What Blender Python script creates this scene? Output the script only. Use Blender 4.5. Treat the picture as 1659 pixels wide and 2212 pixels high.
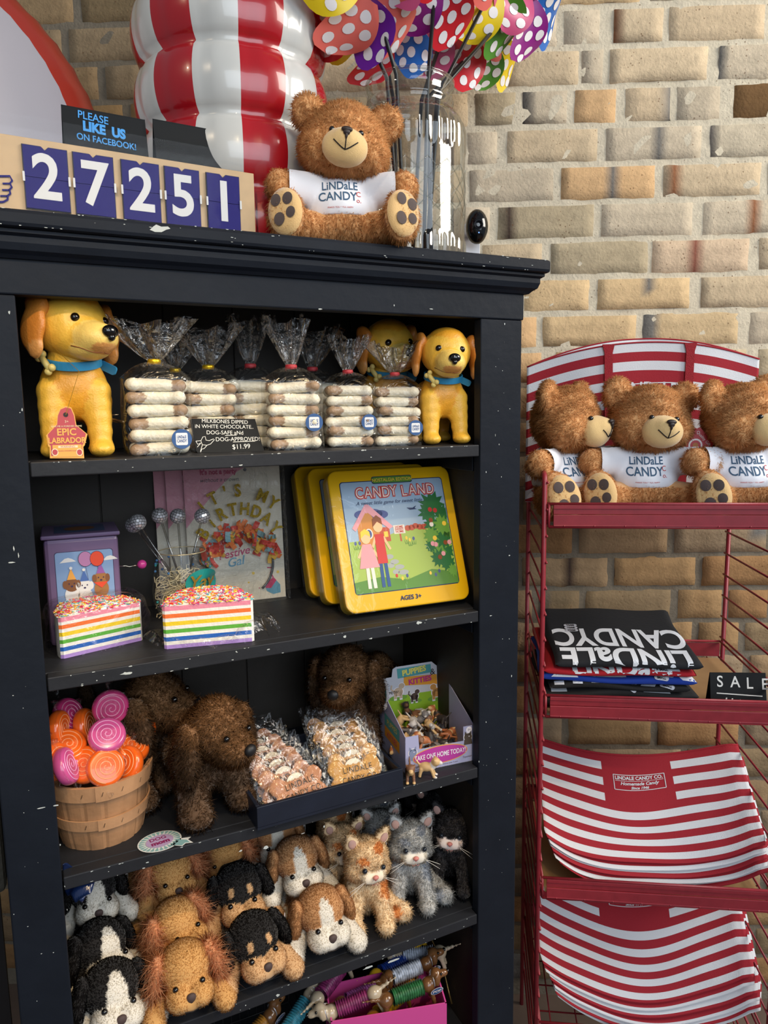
import bpy, bmesh, math, random
import numpy as np
from mathutils import Vector, Matrix, Euler
from mathutils.bvhtree import BVHTree
R = math.radians
PI = math.pi
for o in list(bpy.data.objects): bpy.data.objects.remove(o)
SC = bpy.context.scene
COL = SC.collection
# ------------------------------------------------------------------ camera
FPX = 1575.2
CR = Vector((0.8984218, -0.43892489, -0.01353522))
CU = Vector((0.07252098, 0.11790058, 0.99037375))
CF = Vector((0.43310388, 0.89075496, -0.13775572))
CAM = Vector((0, -1.0, 1.5))
cd = bpy.data.cameras.new('camera'); cam = bpy.data.objects.new('camera', cd); COL.objects.link(cam)
mw = Matrix((CR, CU, -CF)).transposed().to_4x4(); mw.translation = CAM
cam.matrix_world = mw
cd.sensor_fit = 'VERTICAL'; cd.sensor_height = 36; cd.lens = FPX / 2212 * 36; cd.clip_start = 0.02
SC.camera = cam
# ------------------------------------------------------------------ world and lights
w = bpy.data.worlds.new('world'); SC.world = w; w.use_nodes = True
bg = w.node_tree.nodes['Background']; bg.inputs[0].default_value = (0.80, 0.88, 1.0, 1); bg.inputs[1].default_value = 0.24
SC.view_settings.view_transform = 'Standard'; SC.view_settings.look = 'None'
SC.view_settings.gamma = 1.0; SC.view_settings.exposure = 0.0; SC.view_settings.use_curve_mapping = False

def light(name, kind, loc, target, energy, color, size=1.0, size_y=None, spot=60, blend=0.5):
    l = bpy.data.lights.new(name, kind); l.energy = energy; l.color = color
    if kind == 'AREA':
        l.shape = 'RECTANGLE'; l.size = size; l.size_y = size_y or size
    else:
        l.shadow_soft_size = size
    if kind == 'SPOT': l.spot_size = R(spot); l.spot_blend = blend
    o = bpy.data.objects.new(name, l); COL.objects.link(o); o.location = loc
    o.rotation_euler = (Vector(target) - Vector(loc)).to_track_quat('-Z', 'Y').to_euler()
    return o
# shop window behind the photographer, and the warm ceiling track lights
light('window_daylight', 'AREA', (0.3, -3.6, 2.5), (0.6, 0.2, 1.35), 75, (0.80, 0.90, 1.0), 3.0, 2.0)
light('wall_fill_side', 'AREA', (3.0, -1.9, 3.1), (1.2, 0.2, 2.1), 108, (1.0, 0.94, 0.85), 1.6, 1.6)  # added warm fill from the right, brightens the upper brick wall
light('track_spot', 'SPOT', (-0.55, -1.5, 2.75), (0.02, 0.1, 1.42), 46, (1.0, 0.72, 0.38), 0.03, spot=22, blend=0.6)
light('track_spot', 'SPOT', (0.05, -1.75, 2.85), (0.42, 0.1, 1.2), 44, (1.0, 0.74, 0.42), 0.03, spot=34, blend=0.6)
light('track_spot', 'SPOT', (0.35, -1.2, 2.8), (0.35, 0.2, 0.6), 60, (1.0, 0.72, 0.40), 0.03, spot=34, blend=0.8)
light('track_spot', 'SPOT', (-0.9, -0.5, 2.7), (0.22, 0.25, 2.0), 15, (1.0, 0.80, 0.55), 0.03, spot=40, blend=0.7)

# ------------------------------------------------------------------ pixel helpers (a ray of the photograph met with a real plane)
def ray(px, py):
    return CR * ((px - 829.5) / FPX) + CU * (-(py - 1106) / FPX) + CF
def PY(px, py, y):
    r = ray(px, py); t = (y - CAM.y) / r.y; return CAM + r * t
def PZ(px, py, z):
    r = ray(px, py); t = (z - CAM.z) / r.z; return CAM + r * t
def PP(px, py, p0, n):
    r = ray(px, py); t = (Vector(p0) - CAM).dot(n) / r.dot(n); return CAM + r * t

# ------------------------------------------------------------------ materials
def lin(c):
    return tuple(((x / 255) / 12.92 if x / 255 <= 0.04045 else ((x / 255 + 0.055) / 1.055) ** 2.4) for x in c)
def H(h):
    h = h.lstrip('#'); return lin((int(h[0:2], 16), int(h[2:4], 16), int(h[4:6], 16)))
MC = {}
def M(name, col='#808080', rough=0.6, metal=0.0, bump=0.0, bs=200.0, var=0.0, vs=30.0, vc=False, coat=0.0, sheen=0.0, spec=0.5, sss=0.0):
    if name in MC: return MC[name]
    m = bpy.data.materials.new(name); m.use_nodes = True; nt = m.node_tree; b = nt.nodes['Principled BSDF']
    c = H(col) if isinstance(col, str) else col
    b.inputs['Base Color'].default_value = (*c, 1); b.inputs['Roughness'].default_value = rough
    b.inputs['Metallic'].default_value = metal; b.inputs['Specular IOR Level'].default_value = spec
    b.inputs['Coat Weight'].default_value = coat; b.inputs['Sheen Weight'].default_value = sheen
    if sss: b.inputs['Subsurface Weight'].default_value = sss; b.inputs['Subsurface Scale'].default_value = 0.004
    tc = None
    if bump or var:
        tc = nt.nodes.new('ShaderNodeTexCoord')
    src = None
    if vc:
        a = nt.nodes.new('ShaderNodeVertexColor'); a.layer_name = 'Col'; src = a.outputs[0]
    if var:
        n = nt.nodes.new('ShaderNodeTexNoise'); n.inputs['Scale'].default_value = vs; n.inputs['Detail'].default_value = 5
        nt.links.new(tc.outputs['Object'], n.inputs['Vector'])
        mr = nt.nodes.new('ShaderNodeMapRange'); mr.inputs[3].default_value = 1 - var; mr.inputs[4].default_value = 1 + var
        mr.inputs[1].default_value = 0.3; mr.inputs[2].default_value = 0.7
        nt.links.new(n.outputs[0], mr.inputs[0])
        mx = nt.nodes.new('ShaderNodeMix'); mx.data_type = 'RGBA'; mx.blend_type = 'MULTIPLY'; mx.inputs[0].default_value = 1
        if src: nt.links.new(src, mx.inputs[6])
        else: mx.inputs[6].default_value = (*c, 1)
        nt.links.new(mr.outputs[0], mx.inputs[7]); src = mx.outputs[2]
    if src: nt.links.new(src, b.inputs['Base Color'])
    if bump:
        n = nt.nodes.new('ShaderNodeTexNoise'); n.inputs['Scale'].default_value = bs; n.inputs['Detail'].default_value = 4
        nt.links.new(tc.outputs['Object'], n.inputs['Vector'])
        bp = nt.nodes.new('ShaderNodeBump'); bp.inputs['Strength'].default_value = bump; bp.inputs['Distance'].default_value = 0.002
        nt.links.new(n.outputs[0], bp.inputs['Height']); nt.links.new(bp.outputs[0], b.inputs['Normal'])
    MC[name] = m; return m

def film(name, tint=(1, 1, 1), gloss=0.10, rough=0.12, bs=60.0, bump=0.6, dist=0.006, fres=0.55):
    if name in MC: return MC[name]
    m = bpy.data.materials.new(name); m.use_nodes = True; nt = m.node_tree
    for n in list(nt.nodes):
        if n.type != 'OUTPUT_MATERIAL': nt.nodes.remove(n)
    out = [n for n in nt.nodes if n.type == 'OUTPUT_MATERIAL'][0]
    tr = nt.nodes.new('ShaderNodeBsdfTransparent'); tr.inputs[0].default_value = (*tint, 1)
    gl = nt.nodes.new('ShaderNodeBsdfGlossy'); gl.inputs['Roughness'].default_value = rough
    lw = nt.nodes.new('ShaderNodeLayerWeight'); lw.inputs[0].default_value = 0.35
    ma = nt.nodes.new('ShaderNodeMath'); ma.operation = 'MULTIPLY_ADD'; ma.inputs[1].default_value = fres; ma.inputs[2].default_value = gloss
    mx = nt.nodes.new('ShaderNodeMixShader')
    tc = nt.nodes.new('ShaderNodeTexCoord'); n = nt.nodes.new('ShaderNodeTexNoise'); n.inputs['Scale'].default_value = bs; n.inputs['Detail'].default_value = 3
    n.inputs['Distortion'].default_value = 1.2
    bp = nt.nodes.new('ShaderNodeBump'); bp.inputs['Strength'].default_value = bump; bp.inputs['Distance'].default_value = dist
    nt.links.new(tc.outputs['Object'], n.inputs[0]); nt.links.new(n.outputs[0], bp.inputs['Height'])
    nt.links.new(bp.outputs[0], gl.inputs['Normal']); nt.links.new(bp.outputs[0], lw.inputs['Normal'])
    nt.links.new(lw.outputs['Facing'], ma.inputs[0]); nt.links.new(ma.outputs[0], mx.inputs[0])
    nt.links.new(tr.outputs[0], mx.inputs[1]); nt.links.new(gl.outputs[0], mx.inputs[2]); nt.links.new(mx.outputs[0], out.inputs[0])
    MC[name] = m; return m

# ------------------------------------------------------------------ mesh builder
class MB:
    def __init__(s): s.v = []; s.f = []; s.m = []; s.c = []; s.T = None
    def add(s, v, f, m=0, c=None):
        b = len(s.v)
        for i, p in enumerate(v):
            p = Vector(p)
            s.v.append(s.T @ p if s.T else p)
            s.c.append(c[i] if isinstance(c, list) else (c or (1, 1, 1)))
        for q in f: s.f.append([b + i for i in q]); s.m.append(m)
        return s
    def box(s, x0, y0, z0, x1, y1, z1, m=0, c=None):
        v = [(x, y, z) for z in (z0, z1) for y in (y0, y1) for x in (x0, x1)]
        return s.add(v, [(0, 2, 3, 1), (4, 5, 7, 6), (0, 1, 5, 4), (2, 6, 7, 3), (0, 4, 6, 2), (1, 3, 7, 5)], m, c)
    def tube(s, pts, r, seg=8, m=0, c=None, caps=True, closed=False):
        pts = [Vector(p) for p in pts]; n = len(pts); rr = r if isinstance(r, (list, tuple)) else [r] * n
        v = []; f = []; up = None
        for i, p in enumerate(pts):
            a = pts[i - 1] if (i > 0 or closed) else p; b = pts[(i + 1) % n] if (i < n - 1 or closed) else p
            t = (b - a).normalized()
            if up is None:
                up = t.orthogonal().normalized()
            else:
                up = (up - t * up.dot(t)); up = up.normalized() if up.length > 1e-6 else t.orthogonal().normalized()
            sd = t.cross(up)
            for k in range(seg):
                a_ = 2 * PI * k / seg; v.append(p + (up * math.cos(a_) + sd * math.sin(a_)) * rr[i])
        for i in range(n if closed else n - 1):
            j = (i + 1) % n
            for k in range(seg):
                k2 = (k + 1) % seg; f.append((i * seg + k, i * seg + k2, j * seg + k2, j * seg + k))
        if caps and not closed: f.append(tuple(range(seg))[::-1]); f.append(tuple((n - 1) * seg + k for k in range(seg)))
        return s.add(v, f, m, c)
    def lathe(s, prof, seg=32, m=0, c=None, cen=(0, 0), sx=1, sy=1, fn=None):
        v = []; f = []; n = len(prof)
        for (r, z) in prof:
            for k in range(seg):
                a = 2 * PI * k / seg; q = r if fn is None else fn(r, z, a)
                v.append((cen[0] + q * math.cos(a) * sx, cen[1] + q * math.sin(a) * sy, z))
        for i in range(n - 1):
            for k in range(seg):
                k2 = (k + 1) % seg; f.append((i * seg + k, i * seg + k2, (i + 1) * seg + k2, (i + 1) * seg + k))
        return s.add(v, f, m, c)
    def ell(s, cen, r, rot=None, seg=20, rings=12, m=0, c=None):
        if not hasattr(r, '__len__'): r = (r, r, r)
        Rm = Euler(rot).to_matrix() if rot else Matrix.Identity(3); v = []; f = []; cen = Vector(cen)
        v.append(cen + Rm @ Vector((0, 0, -r[2])))
        for i in range(1, rings):
            t = PI * i / rings - PI / 2
            for k in range(seg):
                a = 2 * PI * k / seg
                v.append(cen + Rm @ Vector((r[0] * math.cos(t) * math.cos(a), r[1] * math.cos(t) * math.sin(a), r[2] * math.sin(t))))
        v.append(cen + Rm @ Vector((0, 0, r[2]))); top = len(v) - 1
        for k in range(seg):
            k2 = (k + 1) % seg; f.append((0, 1 + k2, 1 + k)); f.append((top, top - seg + k, top - seg + k2))
        for i in range(rings - 2):
            for k in range(seg):
                k2 = (k + 1) % seg; a = 1 + i * seg; f.append((a + k, a + k2, a + seg + k2, a + seg + k))
        return s.add(v, f, m, c)
    def prism(s, poly, d, m=0, c=None, T=None):
        # polygon in local XZ facing -Y, thickness d towards +Y
        n = len(poly); v = [Vector((x, 0, z)) for x, z in poly] + [Vector((x, d, z)) for x, z in poly]
        if T: v = [T @ p for p in v]
        f = [tuple(range(n)), tuple(range(2 * n - 1, n - 1, -1))] + [(i, i + n, (i + 1) % n + n, (i + 1) % n) for i in range(n)]
        return s.add(v, f, m, c)
    def grid(s, fn, nu, nv, m=0, c=None, cf=None):
        v = []; cc = []
        for j in range(nv + 1):
            for i in range(nu + 1):
                v.append(fn(i / nu, j / nv))
                if cf: cc.append(cf(i / nu, j / nv))
        f = [(j * (nu + 1) + i, j * (nu + 1) + i + 1, (j + 1) * (nu + 1) + i + 1, (j + 1) * (nu + 1) + i) for j in range(nv) for i in range(nu)]
        return s.add(v, f, m, cc if cf else c)
    def build(s, name, mats, parent=None, smooth=False, bevel=0, solid=0, sub=0, angle=40, off=0):
        if not isinstance(mats, (list, tuple)): mats = [mats]
        me = bpy.data.meshes.new(name); me.from_pydata([tuple(p) for p in s.v], [], s.f)
        for mt in mats: me.materials.append(mt)
        if len(mats) > 1: me.polygons.foreach_set('material_index', s.m)
        if any(c != (1, 1, 1) for c in s.c):
            a = me.color_attributes.new('Col', 'FLOAT_COLOR', 'POINT')
            a.data.foreach_set('color', np.array([(*c, 1) for c in s.c], dtype=np.float32).ravel())
        if smooth: me.polygons.foreach_set('use_smooth', [True] * len(me.polygons))
        bm = bmesh.new(); bm.from_mesh(me)
        if not solid: bmesh.ops.recalc_face_normals(bm, faces=bm.faces)
        bm.to_mesh(me); bm.free()
        o = bpy.data.objects.new(name, me); COL.objects.link(o)
        if parent: o.parent = parent
        if solid: md = o.modifiers.new('s', 'SOLIDIFY'); md.thickness = solid; md.offset = off
        if bevel: md = o.modifiers.new('b', 'BEVEL'); md.width = bevel; md.segments = 2; md.limit_method = 'ANGLE'; md.angle_limit = R(angle)
        if sub: md = o.modifiers.new('u', 'SUBSURF'); md.levels = sub; md.render_levels = sub
        return o

def tag(o, label=None, cat=None, group=None, kind=None):
    if label: o['label'] = label
    if cat: o['category'] = cat
    if group: o['group'] = group
    if kind: o['kind'] = kind
    return o
def thing(name, label, cat, loc=(0, 0, 0), rz=0, group=None, rot=None, sc=1.0):
    o = bpy.data.objects.new(name, None); COL.objects.link(o); o.empty_display_size = 0.02
    o.location = loc; o.rotation_euler = rot if rot else (0, 0, rz); o.scale = (sc, sc, sc)
    return tag(o, label, cat, group)
def dup(root, label, loc, rz=0, rot=None, sc=None, group=None, cat=None):
    def cp(o, par):
        c = o.copy(); COL.objects.link(c)
        if par: c.parent = par
        for ch in o.children: cp(ch, c)
        return c
    r = cp(root, None); r['label'] = label; r.location = loc; r.rotation_euler = rot if rot else (0, 0, rz)
    if sc: r.scale = (sc, sc, sc)
    if group: r['group'] = group
    return r
def kids(o, name):
    r = [c for c in o.children if c.name.split('.')[0] == name]
    return r[0]

_tc = {}
def text_mesh(txt, size, bold=0.0, sx=1.0, shear=0.0, spacing=1.0, res=4, depth=0.0):
    cu = bpy.data.curves.new('t', 'FONT'); cu.body = txt; cu.size = size; cu.offset = bold; cu.align_x = 'CENTER'; cu.align_y = 'CENTER'
    cu.shear = shear; cu.space_character = spacing; cu.resolution_u = res; cu.extrude = depth; cu.space_line = 0.85
    o = bpy.data.objects.new('t', cu); COL.objects.link(o)
    dg = bpy.context.evaluated_depsgraph_get(); me = bpy.data.meshes.new_from_object(o.evaluated_get(dg))
    v = [Vector((p.co.x * sx, 0, p.co.y)) for p in me.vertices]; v = [p + Vector((0, -q.co.z, 0)) for p, q in zip(v, me.vertices)]
    f = [tuple(p.vertices) for p in me.polygons]
    bpy.data.objects.remove(o); bpy.data.curves.remove(cu); bpy.data.meshes.remove(me)
    return v, f
def text(mb, txt, x, y, z, size, T=None, m=0, c=None, rot=0, **k):
    v, f = text_mesh(txt, size, **k)
    Rm = Matrix.Rotation(rot, 4, 'Y')
    v = [(Rm @ p) + Vector((x, y, z)) for p in v]
    if T: v = [T @ p for p in v]
    mb.add(v, f, m, c)
def stroke(mb, pts, r, y=0.0, m=0, c=None, T=None):
    # flat pen stroke in XZ plane
    pts = [Vector((p[0], y, p[1])) for p in pts]
    v = []; f = []
    for i, p in enumerate(pts):
        a = pts[max(0, i - 1)]; b = pts[min(len(pts) - 1, i + 1)]; t = (b - a).normalized(); n = Vector((-t.z, 0, t.x)) * r
        v += [p + n, p - n]
    for i in range(len(pts) - 1): f.append((2 * i, 2 * i + 1, 2 * i + 3, 2 * i + 2))
    if T: v = [T @ p for p in v]
    mb.add(v, f, m, c)
def disc(mb, x, z, rx, rz, y=0.0, m=0, c=None, n=20, T=None, a0=0):
    v = [Vector((x + rx * math.cos(2 * PI * k / n + a0), y, z + rz * math.sin(2 * PI * k / n + a0))) for k in range(n)]
    if T: v = [T @ p for p in v]
    mb.add(v, [tuple(range(n))], m, c)
def poly(mb, pts, y=0.0, m=0, c=None, T=None):
    v = [Vector((p[0], y, p[1])) for p in pts]
    if T: v = [T @ p for p in v]
    mb.add(v, [tuple(range(len(v)))], m, c)
def rrect(x0, z0, x1, z1, r, n=5):
    o = []
    for cx, cz, a in ((x1 - r, z0 + r, -90), (x1 - r, z1 - r, 0), (x0 + r, z1 - r, 90), (x0 + r, z0 + r, 180)):
        for k in range(n + 1): t = R(a + 90 * k / n); o.append((cx + r * math.cos(t), cz + r * math.sin(t)))
    return o

# ------------------------------------------------------------------ room: brick wall, floor
WA = R(28.35)
WN = Vector((math.sin(WA), math.cos(WA), 0)); WX = Vector((math.cos(WA), -math.sin(WA), 0)); WD = 0.83
RA = R(32.68)
RX = Vector((math.cos(RA), -math.sin(RA), 0)); RD = Vector((math.sin(RA), math.cos(RA), 0))

def wall():
    rnd = random.Random(4)
    def U(px, py): p = PP(px, py, WN * WD, WN); return p.dot(WX), p.z
    pitch = 0.0795; z6 = U(1300, 597)[1]; mb = MB()      # joint under course 6
    hand = {  # bricks seen in the photo, (x0, x1, hue) px at the course's height
        6: [(540, 745, 0), (810, 1090, 1), (1110, 1640, 2)], 5: [(240, 630, 1), (635, 765, 0), (790, 1330, 1), (1380, 1800, 0)],
        4: [(60, 290, 3), (315, 570, 0), (600, 835, 4), (875, 1130, 2), (1155, 1400, 0), (1460, 1800, 5)],
        3: [(20, 190, 0), (235, 735, 1), (770, 1300, 0), (1335, 1800, 6)],
        2: [(30, 495, 0), (525, 1045, 4), (1080, 1620, 1), (1650, 1900, 0)],
        1: [(-60, 150, 0), (185, 715, 3), (745, 1250, 0), (1300, 1800, 0)],
        0: [(-200, 60, 0), (100, 435, 1), (470, 1010, 3), (1020, 1555, 7), (1600, 1900, 1)],
        -1: [(325, 690, 8), (725, 1235, 8), (1285, 1800, 1)],
        -2: [(200, 405, 4), (430, 945, 8), (970, 1500, 9), (1550, 1900, 0)],
        -3: [(150, 430, 4), (500, 710, 4), (760, 1250, 0), (1320, 1540, 3), (1590, 1900, 3)]}
    pal = [(196, 180, 156), (203, 180, 146), (200, 176, 142), (180, 163, 132), (206, 164, 112), (112, 80, 40), (198, 184, 160), (205, 178, 148), (208, 176, 128), (200, 172, 128)]
    def rock(x, z, s=3.0):
        from mathutils import noise
        return noise.noise(Vector((x * s, z * s, 1.7)))
    from mathutils import noise
    bricks = []
    for row in range(-22, 16):
        z0 = z6 + (row) * pitch; z1 = z0 + pitch
        if row in hand:
            for a, b, h in hand[row]:
                yy = 597 - row * 79 - 35
                x0 = U(1000 + a / 2.517, yy)[0]; x1 = U(1000 + b / 2.517, yy)[0]
                bricks.append((x0, x1, z0, z1, h, row))
            left = min(U(1000 + a / 2.517, 597 - row * 79)[0] for a, b, h in hand[row]); right = max(U(1000 + b / 2.517, 597)[0] for a, b, h in hand[row])
            x = left - 0.012
            while x > -2.4:
                L = rnd.choice((0.21, 0.21, 0.10)) * rnd.uniform(.9, 1.1); bricks.append((x - L, x, z0, z1, rnd.choice((0, 1, 3, 8, 2)), row)); x -= L + 0.013
            x = right + 0.013
            while x < 2.4:
                L = rnd.choice((0.21, 0.21, 0.10)); bricks.append((x, x + L, z0, z1, rnd.choice((0, 1, 3)), row)); x += L + 0.013
        else:
            x = -2.4 - rnd.random() * 0.2
            while x < 2.4:
                L = rnd.choice((0.21, 0.215, 0.20, 0.10)) * rnd.uniform(.92, 1.08)
                bricks.append((x, x + L, z0, z1, rnd.choice((0, 1, 2, 3, 3, 4, 8, 8)), row)); x += L + 0.013
    for (x0, x1, z0, z1, h, row) in bricks:
        shaded_low = row < -6  # lower courses: browner brick, with shade also put into the colour
        g = 0.0038; nx = max(4, int((x1 - x0) / 0.018)); nz = 5
        c = Vector(lin(pal[h])); g_ = sum(c) / 3; c = Vector((c.x * 1.04, c.y, c.z * .92)); c = (c * .8 + Vector((g_, g_ * .97, g_ * .9)) * .2) * rnd.uniform(1.02, 1.2)
        if not shaded_low and x1 < .28: c = Vector((c.x * .50, c.y * .44, c.z * .36))  # left bricks: falloff of the light put into their colour
        if shaded_low and row >= -7 - 20: c = Vector((c.x * .56, c.y * .49, c.z * .42)) * rnd.uniform(.8, 1.1)
        pr = rnd.uniform(0.0035, 0.006) * (0.6 if not shaded_low else 1)
        sk = [rnd.uniform(-.003, .003) for _ in range(4)]; rag = 0.006 if rnd.random() < .5 else 0.011
        patch = rnd.choice((None,) * 9 + ('d', 'r', 'g')) if h not in (5,) else None
        pc = {'d': (70, 55, 48), 'r': (150, 98, 66), 'g': (120, 116, 110)}.get(patch); pw = rnd.uniform(.08, .2); px_ = rnd.choice((0.04, .5, .8)); ph = rnd.random() < .5
        ex = .0035 / (x1 - x0); US = [0] + [ex + (1 - 2 * ex) * i / (nx - 2) for i in range(nx - 1)] + [1]; TS = [0, .05, .35, .65, .95, 1]
        v = []; cc = []
        for j in range(nz + 1):
            for i in range(nx + 1):
                u = US[i]; t = TS[j]; x = x0 + (x1 - x0) * u; z = z0 + g + (z1 - z0 - 2 * g) * t
                e = 1.0
                if i in (0, nx): e = 0
                if j in (0, nz): e = 0
                d1 = noise.noise(Vector((x * 22, z * 22, row * 3.1)))
                if e == 0:
                    x += d1 * rag; z += noise.noise(Vector((x * 25, z * 9, 7.7))) * rag + (sk[0] * (1 - u) + sk[1] * u) * (1 if j else -1)
                y = -(pr * e + 0.0025 * e * noise.noise(Vector((x * 30, z * 30, 2.2)))) + (0.004 if e == 0 else 0)
                v.append((x, y, z))
                k = c.copy() * (1 + 0.12 * noise.noise(Vector((x * 12, z * 14, 5))))
                if pc and px_ - .02 < u < px_ + pw and (not ph or t > .6): k = Vector(lin(pc))
                if h == 6 and u < .08: k = Vector(lin((120, 112, 104)))
                if h == 7 and .34 < u < .45: k = Vector(lin((140, 84, 68)))
                if h == 9 and u < .14: k = Vector(lin((120, 116, 110)))
                cc.append(tuple(k))
        f = [(j * (nx + 1) + i, j * (nx + 1) + i + 1, (j + 1) * (nx + 1) + i + 1, (j + 1) * (nx + 1) + i) for j in range(nz) for i in range(nx)]
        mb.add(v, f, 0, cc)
    def mort(u, t):
        x = -2.45 + 4.9 * u; z = -.05 + 3.35 * t
        return (x, -0.0008 - 0.0028 * noise.noise(Vector((x * 18, z * 18, 9))) - .002 * noise.noise(Vector((x * 60, z * 60, 3))), z)
    x_m = lambda u: -2.45 + 4.9 * u
    def mcol(u, t):  # mortar darkens downward and to the left, matching the shaded bricks
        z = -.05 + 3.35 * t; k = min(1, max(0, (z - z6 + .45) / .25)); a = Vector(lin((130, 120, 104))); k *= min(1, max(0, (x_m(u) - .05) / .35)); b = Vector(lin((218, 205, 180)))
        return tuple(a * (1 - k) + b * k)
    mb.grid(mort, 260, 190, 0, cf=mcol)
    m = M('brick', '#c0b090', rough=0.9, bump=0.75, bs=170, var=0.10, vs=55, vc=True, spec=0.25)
    nt = m.node_tree; b = nt.nodes['Principled BSDF']; lk = b.inputs['Base Color'].links[0]; src = lk.from_socket
    tc = [n for n in nt.nodes if n.type == 'TEX_COORD'][0]
    vo = nt.nodes.new('ShaderNodeTexVoronoi'); vo.inputs['Scale'].default_value = 95; nt.links.new(tc.outputs['Object'], vo.inputs['Vector'])
    n2 = nt.nodes.new('ShaderNodeTexNoise'); n2.inputs['Scale'].default_value = 14; nt.links.new(tc.outputs['Object'], n2.inputs['Vector'])
    th = nt.nodes.new('ShaderNodeMapRange'); th.inputs[1].default_value = .40; th.inputs[2].default_value = .62; th.inputs[3].default_value = 0.02; th.inputs[4].default_value = 0.17; nt.links.new(n2.outputs[0], th.inputs[0])
    cm = nt.nodes.new('ShaderNodeMath'); cm.operation = 'LESS_THAN'; nt.links.new(vo.outputs['Distance'], cm.inputs[0]); nt.links.new(th.outputs[0], cm.inputs[1])
    sc_ = nt.nodes.new('ShaderNodeMath'); sc_.operation = 'MULTIPLY'; sc_.inputs[1].default_value = 0.6; nt.links.new(cm.outputs[0], sc_.inputs[0])
    mx = nt.nodes.new('ShaderNodeMix'); mx.data_type = 'RGBA'; nt.links.new(sc_.outputs[0], mx.inputs[0]); nt.links.new(src, mx.inputs[6]); mx.inputs[7].default_value = (*H('#6b4a30'), 1)
    nt.links.new(mx.outputs[2], b.inputs['Base Color'])
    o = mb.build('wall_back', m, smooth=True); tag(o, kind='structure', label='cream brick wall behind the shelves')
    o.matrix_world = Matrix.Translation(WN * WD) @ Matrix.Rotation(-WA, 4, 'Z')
    return o
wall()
fl = MB(); fl.box(-3, -4.5, -0.06, 4, 3, 0.0)
tag(fl.build('floor', M('floor_concrete', '#6e5c50', rough=0.7, bump=0.3, bs=40, var=0.25, vs=6)), kind='structure')

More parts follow.
